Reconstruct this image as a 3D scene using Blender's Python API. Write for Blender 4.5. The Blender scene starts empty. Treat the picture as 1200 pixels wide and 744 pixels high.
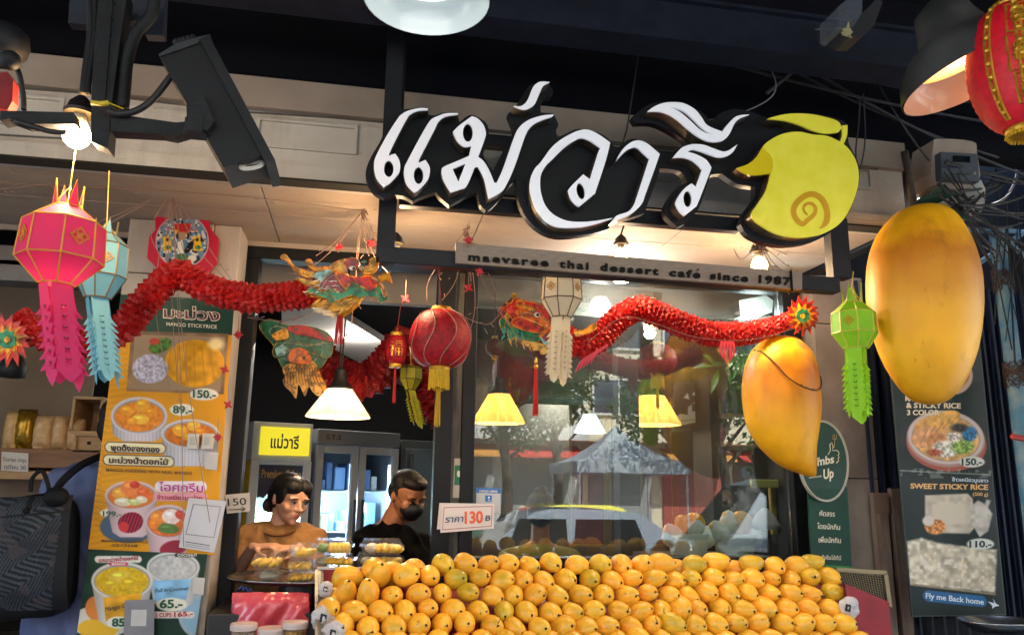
import bpy, bmesh, math, random
import numpy as np
from mathutils import Vector, Matrix
from mathutils.geometry import tessellate_polygon
random.seed(7); rng = np.random.default_rng(7)
scene = bpy.context.scene
C = scene.collection
PI = math.pi
# ------------------------------------------------------------------ camera
F = 920.0; CX, CY = 600.0, 372.0
CAM = Vector((0, -3.4, 1.6))
yaw, pitch, roll = math.atan(0.184), math.radians(12.15), math.radians(0.87)
fw = Vector((math.sin(yaw)*math.cos(pitch), math.cos(yaw)*math.cos(pitch), math.sin(pitch)))
r0 = Vector((math.cos(yaw), -math.sin(yaw), 0)); u0 = r0.cross(fw)
RT = r0*math.cos(roll) + u0*math.sin(roll); UP = u0*math.cos(roll) - r0*math.sin(roll)
cd = bpy.data.cameras.new("camera"); cam = bpy.data.objects.new("camera", cd); C.objects.link(cam)
M3 = Matrix((RT, UP, -fw)).transposed()
cam.matrix_world = Matrix.Translation(CAM) @ M3.to_4x4()
cd.sensor_width = 36; cd.lens = F/1200*36; cd.clip_end = 600; cd.clip_start = 0.05
scene.camera = cam
# ------------------------------------------------------------------ light
SUN_EL, SUN_AZ = math.radians(52), math.radians(155)     # the sun stands behind the shop and lights the street and the terrace opposite
w = bpy.data.worlds.new("World"); scene.world = w; w.use_nodes = True
nt = w.node_tree; nt.nodes.clear()
sky = nt.nodes.new('ShaderNodeTexSky'); sky.sky_type = 'NISHITA'; sky.sun_disc = False
sky.sun_elevation = SUN_EL
bg = nt.nodes.new('ShaderNodeBackground'); bg.inputs[1].default_value = 0.15
out = nt.nodes.new('ShaderNodeOutputWorld')
nt.links.new(sky.outputs[0], bg.inputs[0]); nt.links.new(bg.outputs[0], out.inputs[0])
sd = Vector((math.sin(SUN_AZ)*math.cos(SUN_EL), -math.cos(SUN_AZ)*math.cos(SUN_EL), math.sin(SUN_EL)))  # towards the sun
sky.sun_rotation = math.atan2(sd.x, sd.y)
sl = bpy.data.lights.new("sun", 'SUN'); sl.energy = 5; sl.angle = math.radians(0.5); sl.color = (1, .98, .94)
so = bpy.data.objects.new("sun", sl); C.objects.link(so); so.rotation_euler = sd.to_track_quat('Z', 'Y').to_euler()
so.location = (0, -12, 14)
scene.view_settings.view_transform = 'Standard'; scene.view_settings.look = 'None'
scene.view_settings.exposure = 2.85; scene.view_settings.gamma = 1
scene.view_settings.use_curve_mapping = False
scene.cycles.use_denoising = True
scene.cycles.max_bounces = 8; scene.cycles.transparent_max_bounces = 24; scene.cycles.sample_clamp_indirect = 6
scene.cycles.caustics_reflective = False; scene.cycles.caustics_refractive = False
# ------------------------------------------------------------------ projection helpers
def ray(px, py):
    return fw + RT*((px-CX)/F) + UP*(-(py-CY)/F)
def P(px, py, Y):
    d = ray(px, py); t = (Y-CAM.y)/d.y
    return CAM + d*t
def PZ(px, py, z):
    d = ray(px, py); t = (z-CAM.z)/d.z
    return CAM + d*t
def mpp(px, py, Y):                 # metres per pixel there
    return (P(px, py, Y)-CAM).dot(fw)/F
# ------------------------------------------------------------------ materials
def lin(c):
    if isinstance(c, str):
        c = tuple(int(c[i:i+2], 16)/255 for i in (0, 2, 4))
    return tuple((v/12.92 if v <= .04045 else ((v+.055)/1.055)**2.4) for v in c)
MATS = {}
def mat(name, col, rough=.6, metal=0, col2=None, scale=20, detail=4, bump=0, bscale=None, emit=0, ecol=None,
        trans=0, alpha=1, coat=0, spec=.5, rnd=0, stretch=None, translucent=0, lo=.35, hi=.65):
    if name in MATS: return MATS[name]
    m = bpy.data.materials.new(name); m.use_nodes = True; N = m.node_tree.nodes; L = m.node_tree.links
    b = N['Principled BSDF']; c1 = lin(col)
    b.inputs['Base Color'].default_value = (*c1, 1); b.inputs['Roughness'].default_value = rough
    b.inputs['Metallic'].default_value = metal; b.inputs['Specular IOR Level'].default_value = spec
    b.inputs['Coat Weight'].default_value = coat; b.inputs['Alpha'].default_value = alpha
    b.inputs['Transmission Weight'].default_value = trans
    tc = N.new('ShaderNodeTexCoord'); mp = N.new('ShaderNodeMapping')
    L.new(tc.outputs['Object'], mp.inputs[0])
    if stretch: mp.inputs['Scale'].default_value = stretch
    csock = None
    if col2 is not None:
        n = N.new('ShaderNodeTexNoise'); n.inputs['Scale'].default_value = scale; n.inputs['Detail'].default_value = detail
        L.new(mp.outputs[0], n.inputs[0])
        r = N.new('ShaderNodeValToRGB'); r.color_ramp.elements[0].position = lo; r.color_ramp.elements[1].position = hi
        r.color_ramp.elements[0].color = (*c1, 1); r.color_ramp.elements[1].color = (*lin(col2), 1)
        L.new(n.outputs[0], r.inputs[0]); csock = r.outputs[0]
    if rnd:
        oi = N.new('ShaderNodeObjectInfo'); hs = N.new('ShaderNodeHueSaturation')
        mr = N.new('ShaderNodeMapRange'); mr.inputs[3].default_value = 1-rnd; mr.inputs[4].default_value = 1+rnd
        L.new(oi.outputs['Random'], mr.inputs[0]); L.new(mr.outputs[0], hs.inputs['Value'])
        mr2 = N.new('ShaderNodeMapRange'); mr2.inputs[3].default_value = .5-rnd*.06; mr2.inputs[4].default_value = .5+rnd*.06
        mu = N.new('ShaderNodeMath'); mu.operation = 'MULTIPLY'; mu.inputs[1].default_value = 7.31
        fr = N.new('ShaderNodeMath'); fr.operation = 'FRACT'
        L.new(oi.outputs['Random'], mu.inputs[0]); L.new(mu.outputs[0], fr.inputs[0]); L.new(fr.outputs[0], mr2.inputs[0])
        L.new(mr2.outputs[0], hs.inputs['Hue'])
        hs.inputs['Color'].default_value = (*c1, 1)
        if csock: L.new(csock, hs.inputs['Color'])
        csock = hs.outputs[0]
    if csock: L.new(csock, b.inputs['Base Color'])
    if bump:
        n2 = N.new('ShaderNodeTexNoise'); n2.inputs['Scale'].default_value = bscale or scale*3; n2.inputs['Detail'].default_value = 5
        L.new(mp.outputs[0], n2.inputs[0]); bp = N.new('ShaderNodeBump'); bp.inputs['Strength'].default_value = bump
        bp.inputs['Distance'].default_value = .01
        L.new(n2.outputs[0], bp.inputs['Height']); L.new(bp.outputs[0], b.inputs['Normal'])
    if emit:
        b.inputs['Emission Strength'].default_value = emit
        b.inputs['Emission Color'].default_value = (*lin(ecol or col), 1)
    if translucent:
        t = N.new('ShaderNodeBsdfTranslucent'); mx = N.new('ShaderNodeMixShader'); mx.inputs[0].default_value = translucent
        t.inputs[0].default_value = (*c1, 1)
        if csock: L.new(csock, t.inputs[0])
        L.new(b.outputs[0], mx.inputs[1]); L.new(t.outputs[0], mx.inputs[2])
        L.new(mx.outputs[0], N['Material Output'].inputs[0])
    MATS[name] = m
    return m
def grime(m, col, amt=.6, scale=1.5, stretch=(1, 1, 6), lo=.5, hi=.75):    # shaped dirt and run marks over a finished material
    N = m.node_tree.nodes; L = m.node_tree.links; b = N['Principled BSDF']; sk = b.inputs['Base Color']
    ge = N.new('ShaderNodeNewGeometry'); mp = N.new('ShaderNodeMapping'); mp.inputs['Scale'].default_value = tuple(1/x for x in stretch)
    L.new(ge.outputs['Position'], mp.inputs[0]); n = N.new('ShaderNodeTexNoise'); n.inputs['Scale'].default_value = scale*4; n.inputs['Detail'].default_value = 10; n.inputs['Roughness'].default_value = .7
    L.new(mp.outputs[0], n.inputs[0]); r = N.new('ShaderNodeValToRGB'); r.color_ramp.elements[0].position = lo; r.color_ramp.elements[0].color = (0, 0, 0, 1); r.color_ramp.elements[1].position = hi; r.color_ramp.elements[1].color = (amt, amt, amt, 1)
    L.new(n.outputs[0], r.inputs[0]); mx = N.new('ShaderNodeMix'); mx.data_type = 'RGBA'; L.new(r.outputs[0], mx.inputs[0])
    if sk.links: L.new(sk.links[0].from_socket, mx.inputs[6])
    else: mx.inputs[6].default_value = sk.default_value
    mx.inputs[7].default_value = (*lin(col), 1); L.new(mx.outputs[2], sk)
def glass_mat(name, tint='ffffff', rough=.0, refl=1.0, ior=1.5, haze=0):
    if name in MATS: return MATS[name]
    m = bpy.data.materials.new(name); m.use_nodes = True; N = m.node_tree.nodes; L = m.node_tree.links
    N.remove(N['Principled BSDF'])
    t = N.new('ShaderNodeBsdfTransparent'); t.inputs[0].default_value = (*lin(tint), 1)
    g = N.new('ShaderNodeBsdfGlossy'); g.inputs['Roughness'].default_value = rough
    f = N.new('ShaderNodeFresnel'); f.inputs[0].default_value = ior
    mu = N.new('ShaderNodeMath'); mu.operation = 'MULTIPLY'; mu.inputs[1].default_value = refl; mu.use_clamp = True
    L.new(f.outputs[0], mu.inputs[0])
    mx = N.new('ShaderNodeMixShader'); L.new(mu.outputs[0], mx.inputs[0]); L.new(t.outputs[0], mx.inputs[1]); L.new(g.outputs[0], mx.inputs[2])
    last = mx.outputs[0]
    if haze:
        d = N.new('ShaderNodeBsdfDiffuse'); d.inputs[0].default_value = (.8, .8, .8, 1)
        n = N.new('ShaderNodeTexNoise'); n.inputs['Scale'].default_value = 6; n.inputs['Detail'].default_value = 6
        m3 = N.new('ShaderNodeMath'); m3.operation = 'MULTIPLY'; m3.inputs[1].default_value = haze
        L.new(n.outputs[0], m3.inputs[0])
        mx2 = N.new('ShaderNodeMixShader'); L.new(m3.outputs[0], mx2.inputs[0]); L.new(last, mx2.inputs[1]); L.new(d.outputs[0], mx2.inputs[2])
        last = mx2.outputs[0]
    L.new(last, N['Material Output'].inputs[0])
    MATS[name] = m; return m
def vcol_mat(name, rough=.4, coat=0, spec=.2):
    if name in MATS: return MATS[name]
    m = bpy.data.materials.new(name); m.use_nodes = True; N = m.node_tree.nodes; L = m.node_tree.links
    b = N['Principled BSDF']; a = N.new('ShaderNodeVertexColor'); a.layer_name = 'print'
    L.new(a.outputs[0], b.inputs['Base Color']); b.inputs['Roughness'].default_value = rough
    b.inputs['Coat Weight'].default_value = coat; b.inputs['Specular IOR Level'].default_value = spec
    MATS[name] = m; return m
# ------------------------------------------------------------------ objects
def link(o, parent=None):
    C.objects.link(o)
    if parent is not None:
        o.parent = parent
        o.matrix_parent_inverse = parent.matrix_world.inverted() if parent.get('_w') else Matrix.Identity(4)
    return o
def tag(o, label=None, cat=None, group=None, kind=None):
    if label: o['label'] = label
    if cat: o['category'] = cat
    if group: o['group'] = group
    if kind: o['kind'] = kind
    return o
def thing(name, label, cat, loc=(0, 0, 0), rz=0, group=None):
    o = bpy.data.objects.new(name, None); C.objects.link(o); o.location = loc; o.rotation_euler = (0, 0, rz)
    o.empty_display_size = .05
    o['_o'] = 1
    return tag(o, label, cat, group)
def rel(parent):                         # world -> local of an unrotated / rotated parent (one level)
    if parent is None: return Matrix.Identity(4)
    chain = []; p = parent
    while p is not None: chain.append(p); p = p.parent
    m = Matrix.Identity(4)
    for q in reversed(chain):
        m = m @ (Matrix.Translation(q.location) @ q.rotation_euler.to_matrix().to_4x4())
    return m.inverted()
class MB:
    def __init__(s): s.v = []; s.f = []; s.mi = []; s.m = 0
    def add(s, vs, fs):
        n = len(s.v); s.v += [tuple(v) for v in vs]
        for f in fs: s.f.append(tuple(i+n for i in f)); s.mi.append(s.m)
        return s
    def box(s, a, b, M=None):
        x0, y0, z0 = a; x1, y1, z1 = b
        vs = [Vector(p) for p in ((x0,y0,z0),(x1,y0,z0),(x1,y1,z0),(x0,y1,z0),(x0,y0,z1),(x1,y0,z1),(x1,y1,z1),(x0,y1,z1))]
        if M: vs = [M @ v for v in vs]
        return s.add(vs, [(0,3,2,1),(4,5,6,7),(0,1,5,4),(1,2,6,5),(2,3,7,6),(3,0,4,7)])
    def bbox(s, a, b, r, M=None):         # box with bevelled edges
        bm = bmesh.new(); bmesh.ops.create_cube(bm, size=1)
        for v in bm.verts:
            v.co = Vector([(a[i]+b[i])/2 + v.co[i]*(b[i]-a[i]) for i in range(3)])
        bmesh.ops.bevel(bm, geom=bm.edges[:], offset=r, segments=2, affect='EDGES', profile=.5)
        if M: bm.transform(M)
        return s.bm(bm)
    def bm(s, bm):
        bm.verts.ensure_lookup_table(); bm.verts.index_update()
        vs = [v.co.copy() for v in bm.verts]; fs = [[v.index for v in f.verts] for f in bm.faces]
        bm.free(); return s.add(vs, fs)
    def tube(s, pts, r, n=6, closed=False, caps=True):
        pts = [Vector(p) for p in pts]; N = len(pts)
        rs = r if isinstance(r, (list, tuple)) else [r]*N
        vs = []; prev = None
        for i, p in enumerate(pts):
            a = pts[(i-1) % N] if (i > 0 or closed) else p; b = pts[(i+1) % N] if (i < N-1 or closed) else p
            t = (b-a)
            if t.length < 1e-9: t = Vector((0, 0, 1))
            t.normalize()
            if prev is None:
                prev = t.orthogonal().normalized()
            nrm = (prev - t*prev.dot(t))
            if nrm.length < 1e-6: nrm = t.orthogonal()
            nrm.normalize(); prev = nrm; bn = t.cross(nrm)
            for k in range(n):
                an = 2*PI*k/n; vs.append(p + (nrm*math.cos(an)+bn*math.sin(an))*rs[i])
        fs = []
        for i in range(N-1 if not closed else N):
            j = (i+1) % N
            for k in range(n):
                k2 = (k+1) % n; fs.append((i*n+k, i*n+k2, j*n+k2, j*n+k))
        if caps and not closed:
            fs.append(tuple(range(n-1, -1, -1))); fs.append(tuple((N-1)*n+k for k in range(n)))
        return s.add(vs, fs)
    def lathe(s, prof, n=24, c=(0, 0, 0), sx=1, sy=1, M=None, cap=True, a0=0, a1=2*PI):   # prof: (r,z)
        full = abs(a1-a0-2*PI) < 1e-6; cols = n if full else n+1
        vs = []
        for r, z in prof:
            for k in range(cols):
                a = a0 + (a1-a0)*k/n; vs.append(Vector((c[0]+r*math.cos(a)*sx, c[1]+r*math.sin(a)*sy, c[2]+z)))
        if M: vs = [M @ v for v in vs]
        fs = []
        for i in range(len(prof)-1):
            for k in range(n):
                k2 = (k+1) % cols; fs.append((i*cols+k, i*cols+k2, (i+1)*cols+k2, (i+1)*cols+k))
        if cap and full:
            if prof[0][0] > 1e-5: fs.append(tuple(range(cols-1, -1, -1)))
            if prof[-1][0] > 1e-5: fs.append(tuple((len(prof)-1)*cols+k for k in range(cols)))
        return s.add(vs, fs)
    def ball(s, c, r, n=12, m=8, M=None):
        rr = r if isinstance(r, (tuple, list)) else (r, r, r)
        vs = []; 
        for i in range(m+1):
            t = PI*i/m
            for k in range(n):
                a = 2*PI*k/n; vs.append(Vector((c[0]+rr[0]*math.sin(t)*math.cos(a), c[1]+rr[1]*math.sin(t)*math.sin(a), c[2]-rr[2]*math.cos(t))))
        if M: vs = [M @ v for v in vs]
        fs = [(i*n+k, i*n+(k+1) % n, (i+1)*n+(k+1) % n, (i+1)*n+k) for i in range(m) for k in range(n)]
        return s.add(vs, fs)
    def disc(s, c, r, n=20, axis='y'):
        vs = [(c[0]+r*math.cos(2*PI*k/n), c[1], c[2]+r*math.sin(2*PI*k/n)) if axis == 'y' else (c[0]+r*math.cos(2*PI*k/n), c[1]+r*math.sin(2*PI*k/n), c[2]) for k in range(n)]
        return s.add(vs, [tuple(range(n))])
    def prism(s, loops, front, back):     # loops: list of 2D point lists (outer, holes); front/back: functions (x,y)->Vector
        tri = tessellate_polygon([[Vector((x, y, 0)) for x, y in lp] for lp in loops])
        flat = [p for lp in loops for p in lp]; n = len(flat)
        vs = [front(*p) for p in flat] + [back(*p) for p in flat]
        fs = []
        for t in tri:
            fs.append(tuple(t)); fs.append(tuple(i+n for i in reversed(t)))
        o = 0
        for lp in loops:
            k = len(lp)
            for i in range(k):
                j = (i+1) % k; fs.append((o+i, o+j, o+j+n, o+i+n))
            o += k
        return s.add(vs, fs)
    def plate(s, loops, Y, th):           # outline in photo pixels, front face on plane Y, going back th metres
        if not isinstance(loops[0][0], (tuple, list)): loops = [loops]
        return s.prism(loops, lambda x, y: P(x, y, Y), lambda x, y: P(x, y, Y)+Vector((0, th, 0)))
    def build(s, name, mats, parent=None, smooth=False, label=None, recalc=True, ang=None):
        if not isinstance(mats, (list, tuple)): mats = [mats]
        me = bpy.data.meshes.new(name); W = rel(parent)
        me.from_pydata([tuple(W @ Vector(v)) for v in s.v], [], s.f); me.update()
        for m in mats: me.materials.append(m)
        if len(mats) > 1: me.polygons.foreach_set('material_index', s.mi)
        if recalc:
            bm = bmesh.new(); bm.from_mesh(me); bmesh.ops.recalc_face_normals(bm, faces=bm.faces[:]); bm.to_mesh(me); bm.free()
        if smooth:
            me.polygons.foreach_set('use_smooth', [True]*len(me.polygons))
            if ang:
                try: me.set_sharp_from_angle(angle=math.radians(ang))
                except Exception: pass
        o = bpy.data.objects.new(name, me); C.objects.link(o); o.parent = parent
        if label: o['label'] = label
        return o
    def local(s, name, mats, parent=None, smooth=False, label=None, ang=None):   # verts already in the parent's frame
        o = s.build(name, mats, None, smooth, label, ang=ang); o.parent = parent; return o
def struct(name, mb, m, parent=None, **k):
    o = mb.build(name, m, parent, **k)
    if parent is None: o['kind'] = 'structure'
    return o
def copy_thing(o, parent=None, off=None):
    c = o.copy(); C.objects.link(c); c.parent = parent
    for ch in list(o.children): copy_thing(ch, c)
    return c
def spline(pts, n=8):                     # catmull-rom through points (any dimension tuples)
    pts = [Vector(p) if len(p) > 2 else Vector((p[0], p[1], 0)) for p in pts]; out = []
    for i in range(len(pts)-1):
        p0 = pts[max(i-1, 0)]; p1 = pts[i]; p2 = pts[i+1]; p3 = pts[min(i+2, len(pts)-1)]
        for k in range(n):
            t = k/n
            out.append(.5*((2*p1)+(-p0+p2)*t+(2*p0-5*p1+4*p2-p3)*t*t+(-p0+3*p1-3*p2+p3)*t**3))
    out.append(pts[-1]); return out
def smooth_loop(pts, n=5):
    N = len(pts); out = []
    for i in range(N):
        p0, p1, p2, p3 = (Vector((*pts[(i+k) % N], 0)) for k in (-1, 0, 1, 2))
        for k in range(n):
            t = k/n; q = .5*((2*p1)+(-p0+p2)*t+(2*p0-5*p1+4*p2-p3)*t*t+(-p0+3*p1-3*p2+p3)*t**3)
            out.append((q.x, q.y))
    return out
def soft(pts, n=4, lim=42):              # rounds an outline but keeps its sharp corners
    N = len(pts); V2 = [Vector((x, y)) for x, y in pts]; out = []
    sharp = []
    for i in range(N):
        a = V2[i]-V2[i-1]; b = V2[(i+1) % N]-V2[i]
        sharp.append(a.length < 1e-6 or b.length < 1e-6 or math.degrees(a.angle(b)) > lim)
    for i in range(N):
        p1, p2 = V2[i], V2[(i+1) % N]; p0 = p1 if sharp[i] else V2[i-1]; p3 = p2 if sharp[(i+1) % N] else V2[(i+2) % N]
        for k in range(n):
            t = k/n; q = .5*((2*p1)+(-p0+p2)*t+(2*p0-5*p1+4*p2-p3)*t*t+(-p0+3*p1-3*p2+p3)*t**3); out.append((q.x, q.y))
    return out
def zc(ox, oy, s, pts): return [(ox+x/s, oy+y/s) for x, y in pts]
def ell(cx, cy, rx, ry, rot=0, n=20):
    c, s_ = math.cos(rot), math.sin(rot)
    return [(cx+rx*math.cos(a)*c-ry*math.sin(a)*s_, cy+rx*math.cos(a)*s_+ry*math.sin(a)*c) for a in (2*PI*k/n for k in range(n))]
# ------------------------------------------------------------------ lettering
_tc = {}
def glyphs(body, off=0.0, space=1.0, res=3):
    key = (body, off, space, res)
    if key in _tc: return _tc[key]
    cu = bpy.data.curves.new('lettering', 'FONT'); cu.body = body; cu.size = 1; cu.offset = off; cu.space_character = space
    cu.resolution_u = res
    o = bpy.data.objects.new('lettering', cu); C.objects.link(o)
    dg = bpy.context.evaluated_depsgraph_get(); dg.update(); me = bpy.data.meshes.new_from_object(o.evaluated_get(dg))
    v = [(q.co.x, q.co.y) for q in me.vertices]; f = [tuple(p.vertices) for p in me.polygons]
    ed = {}
    for p in f:
        for i in range(len(p)):
            e = (p[i], p[(i+1) % len(p)]); ed[e] = ed.get(e, 0)+1
    border = [e for e in ed if (e[1], e[0]) not in ed]
    bpy.data.objects.remove(o); bpy.data.curves.remove(cu); bpy.data.meshes.remove(me)
    _tc[key] = (v, f, border); return _tc[key]
def text(mb, body, x0, y0, x1, y1, h, Y, th=.002, off=0.0, shear=0, skew=None, space=1.0, fn=None, capfit=False):
    """body between baseline ends (x0,y0)-(x1,y1) in photo pixels, h = glyph size px; on plane Y"""
    v, f, border = glyphs(body, off, space)
    if not v: return
    ux = [a for a, b in v]; lo, hi = min(ux), max(ux); k = h/.72
    dx, dy = (x1-x0), (y1-y0)
    def mp(a, b):
        t = (a-lo)/(hi-lo)
        up = b*k; px = x0+dx*t + (skew if skew is not None else (y0-3900)*0)*0 + up*shear; py = y0+dy*t-up
        return (px, py)
    q = [mp(a, b) for a, b in v]; n = len(q)
    G = fn or (lambda x, y: P(x, y, Y))
    B = Vector((0, th, 0))
    vs = [G(*p) for p in q]+[G(*p)+B for p in q]
    fs = [tuple(p) for p in f]+[(a, b, b+n, a+n) for a, b in border]
    mb.add(vs, fs)
# ------------------------------------------------------------------ printed sheets (a fine grid carrying flat print)
def vnoise(X, Y, s, seed=0):
    r = np.random.default_rng(seed); g = r.random((64, 64)); x = X/s; y = Y/s
    xi = np.floor(x).astype(int); yi = np.floor(y).astype(int); fx = x-xi; fy = y-yi; fx = fx*fx*(3-2*fx); fy = fy*fy*(3-2*fy)
    a = g[xi % 64, yi % 64]; b = g[(xi+1) % 64, yi % 64]; c = g[xi % 64, (yi+1) % 64]; d = g[(xi+1) % 64, (yi+1) % 64]
    return (a*(1-fx)+b*fx)*(1-fy)+(c*(1-fx)+d*fx)*fy
class Canvas:
    def __init__(s, X, Y): s.X = X; s.Y = Y; s.c = np.zeros(X.shape+(3,))
    def col(s, c): return np.array([int(c[i:i+2], 16)/255 for i in (0, 2, 4)]) if isinstance(c, str) else np.array(c)
    def put(s, a, c):
        a = np.clip(a, 0, 1)[..., None]; c = s.col(c) if not isinstance(c, np.ndarray) else c
        s.c = s.c*(1-a)+c*a
    def ring(s, cx, cy, rx, ry, rot=0):
        c, q = math.cos(rot), math.sin(rot); x = s.X-cx; y = s.Y-cy
        return np.sqrt(((x*c+y*q)/rx)**2+((-x*q+y*c)/ry)**2)
    def ellipse(s, cx, cy, rx, ry, c, rot=0, soft=1.0, clip=None):
        d = s.ring(cx, cy, rx, ry, rot); a = np.clip((1-d)*min(rx, ry)/soft+.5, 0, 1)
        if clip is not None: a = a*clip
        s.put(a, c); return a
    def poly(s, pts, c=None, soft=1.0):
        n = len(pts); ins = np.zeros(s.X.shape, bool); dm = np.full(s.X.shape, 1e9)
        for i in range(n):
            x0, y0 = pts[i]; x1, y1 = pts[(i+1) % n]
            cond = ((y0 > s.Y) != (y1 > s.Y)) & (s.X < (x1-x0)*(s.Y-y0)/((y1-y0) or 1e-9)+x0); ins ^= cond
            L2 = (x1-x0)**2+(y1-y0)**2 or 1e-9; t = np.clip(((s.X-x0)*(x1-x0)+(s.Y-y0)*(y1-y0))/L2, 0, 1)
            dm = np.minimum(dm, np.hypot(s.X-x0-t*(x1-x0), s.Y-y0-t*(y1-y0)))
        a = np.clip(np.where(ins, dm, -dm)/soft+.5, 0, 1)
        if c is not None: s.put(a, c)
        return a
    def line(s, pts, w_, c):
        dm = np.full(s.X.shape, 1e9)
        for (x0, y0), (x1, y1) in zip(pts, pts[1:]):
            L2 = (x1-x0)**2+(y1-y0)**2 or 1e-9; t = np.clip(((s.X-x0)*(x1-x0)+(s.Y-y0)*(y1-y0))/L2, 0, 1)
            dm = np.minimum(dm, np.hypot(s.X-x0-t*(x1-x0), s.Y-y0-t*(y1-y0)))
        s.put(np.clip(w_/2-dm+.5, 0, 1), c)
    def shade(s, a, f):                    # multiply colour inside alpha a by f
        s.c = s.c*(1-a[..., None])+np.clip(s.c*f[..., None], 0, 1)*a[..., None]
def sheet(name, quad, Y, step, fn, parent, m, th=.003, label=None, gfn=None, bulge=None):
    """quad: px corners TL,TR,BR,BL. grid on plane Y; fn(Canvas) paints the print"""
    (ax, ay), (bx, by), (cx, cy), (dx, dy) = quad
    nx = max(2, int(max(math.hypot(bx-ax, by-ay), math.hypot(cx-dx, cy-dy))/step)); ny = max(2, int(max(math.hypot(dx-ax, dy-ay), math.hypot(cx-bx, cy-by))/step))
    U, V = np.meshgrid(np.linspace(0, 1, nx+1), np.linspace(0, 1, ny+1))
    X = (ax*(1-U)+bx*U)*(1-V)+(dx*(1-U)+cx*U)*V; Yp = (ay*(1-U)+by*U)*(1-V)+(dy*(1-U)+cy*U)*V
    c = Canvas(X, Yp); c.U = U; c.V = V; fn(c)
    d = np.array(fw)[None, None]+np.array(RT)*((X-CX)/F)[..., None]-np.array(UP)*((Yp-CY)/F)[..., None]
    t = (Y-CAM.y)/d[..., 1]; Wd = np.array(CAM)+d*t[..., None]
    if bulge is not None: Wd[..., 1] += bulge(U, V)
    n = (nx+1)*(ny+1); me = bpy.data.meshes.new(name)
    W = rel(parent); Wn = np.array(W)
    co = Wd.reshape(-1, 3) @ Wn[:3, :3].T + Wn[:3, 3]
    idx = np.arange(n).reshape(ny+1, nx+1)
    q = np.stack([idx[:-1, :-1], idx[1:, :-1], idx[1:, 1:], idx[:-1, 1:]], -1).reshape(-1, 4)
    me.vertices.add(n); me.vertices.foreach_set('co', co.astype('f4').ravel())
    me.loops.add(q.size); me.loops.foreach_set('vertex_index', q.ravel().astype('i4'))
    me.polygons.add(len(q)); me.polygons.foreach_set('loop_start', np.arange(0, q.size, 4, dtype='i4')); me.polygons.foreach_set('loop_total', np.full(len(q), 4, 'i4'))
    me.update(calc_edges=True); me.validate()
    at = me.color_attributes.new('print', 'FLOAT_COLOR', 'POINT')
    rgb = np.clip(c.c, 0, 1).reshape(-1, 3); rgb = np.where(rgb <= .04045, rgb/12.92, ((rgb+.055)/1.055)**2.4)
    at.data.foreach_set('color', np.concatenate([rgb, np.ones((n, 1))], 1).astype('f4').ravel())
    me.materials.append(m)
    me.polygons.foreach_set('use_smooth', np.ones(len(q), bool))
    o = bpy.data.objects.new(name, me); C.objects.link(o); o.parent = parent
    if label: o['label'] = label
    return o
# ================================================================== SETTING
X_ = lambda px, py, Y: P(px, py, Y).x
Z_ = lambda px, py, Y: P(px, py, Y).z
paint_black = mat('black painted steel', '0c0d11', .5, col2='101216', scale=9, bump=.1, spec=.25)
navy = mat('navy black ceiling paint', '04060f', .9, col2='070914', scale=3, bump=.2, bscale=30, spec=.15)
white_wall = mat('old white painted moulding', 'b6b5b2', .7, col2='9b9995', scale=2.2, detail=8, bump=.25, bscale=60, stretch=(1, 1, 2.5), lo=.3, hi=.75)
grime(white_wall, '5c554e', .55, 1.2, (1, 1, 5))
beige = mat('beige painted soffit board', 'a99d92', .8, col2='97897b', scale=1.6, detail=7, bump=.15, bscale=80, lo=.3, hi=.75)
grime(beige, '6a5a4c', .5, .8, (1.6, 1, 1))
col_tile = mat('pale stone column cladding', 'b7aea4', .6, col2='9a9087', scale=3, detail=9, bump=.15, bscale=90, stretch=(1, 1, .5))
grime(col_tile, '6e655c', .45, 1.4, (1, 1, 4))
concrete = mat('grey concrete', '7d7a76', .9, col2='6a6763', scale=4, bump=.4, bscale=60)
asphalt = mat('asphalt', '505052', .9, col2='5c5c5e', scale=30, bump=.5, bscale=150)
paving = mat('paving slab', 'a8a39a', .85, col2='98938a', scale=6, bump=.3, bscale=90)
# ---- ground, street
g = MB(); g.box((-250, -260, -.9), (250, 60, -.145)); struct('ground', g, mat('dusty ground', '6d6a62', .95, col2='5c5a52', scale=.6))
r = MB(); r.box((-120, -13.2, -.5), (120, -5.6, -.141)); struct('road', r, asphalt)
p_ = MB(); p_.box((-60, -5.6, -.5), (60, -.02, 0)); sw = struct('sidewalk', p_, paving)
kb = MB()
for i in range(-14, 15): kb.bbox((i*1.0+.01, -5.75, -.4), (i*1.0+.99, -5.602, .012), .012)
struct('kerb', kb, concrete)
p2 = MB(); p2.box((-60, -24, -.5), (60, -13.2, 0)); struct('far_sidewalk', p2, paving)
ln = MB()
for i in range(-20, 20): ln.box((i*3, -9.5, -.1405), (i*3+1.5, -9.38, -.137))
struct('road_marking', ln, mat('road paint', 'd8d8d0', .7))
fl = MB(); fl.box((-4.2, -.02, -.2), (4.4, 5.6, .15)); struct('shop_floor', fl, mat('grey floor tile', '6b6660', .35, col2='5c5852', scale=3))
# ---- shop shell
ZS = Z_(431, 295, 0)                     # soffit height
YB = -.82                                # beam face
ZB = Z_(431, 108, YB)                    # beam top
iw = mat('dark interior wall', '1b1a1c', .8, col2='232225', scale=2)
sh = MB(); sh.box((-4.2, 5.5, .15), (4.4, 5.6, 3.4)); struct('back_wall', sh, iw)
sh = MB(); sh.box((-4.2, 0.05, .15), (-4.1, 5.5, 3.4)); sh.box((4.3, .05, .15), (4.4, 5.5, 3.4)); struct('side_wall', sh, iw)
sh = MB(); sh.box((-4.2, .06, 3.1), (4.4, 5.6, 3.2)); struct('interior_ceiling', sh, mat('matt black ceiling', '0d0d10', .8))
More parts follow.
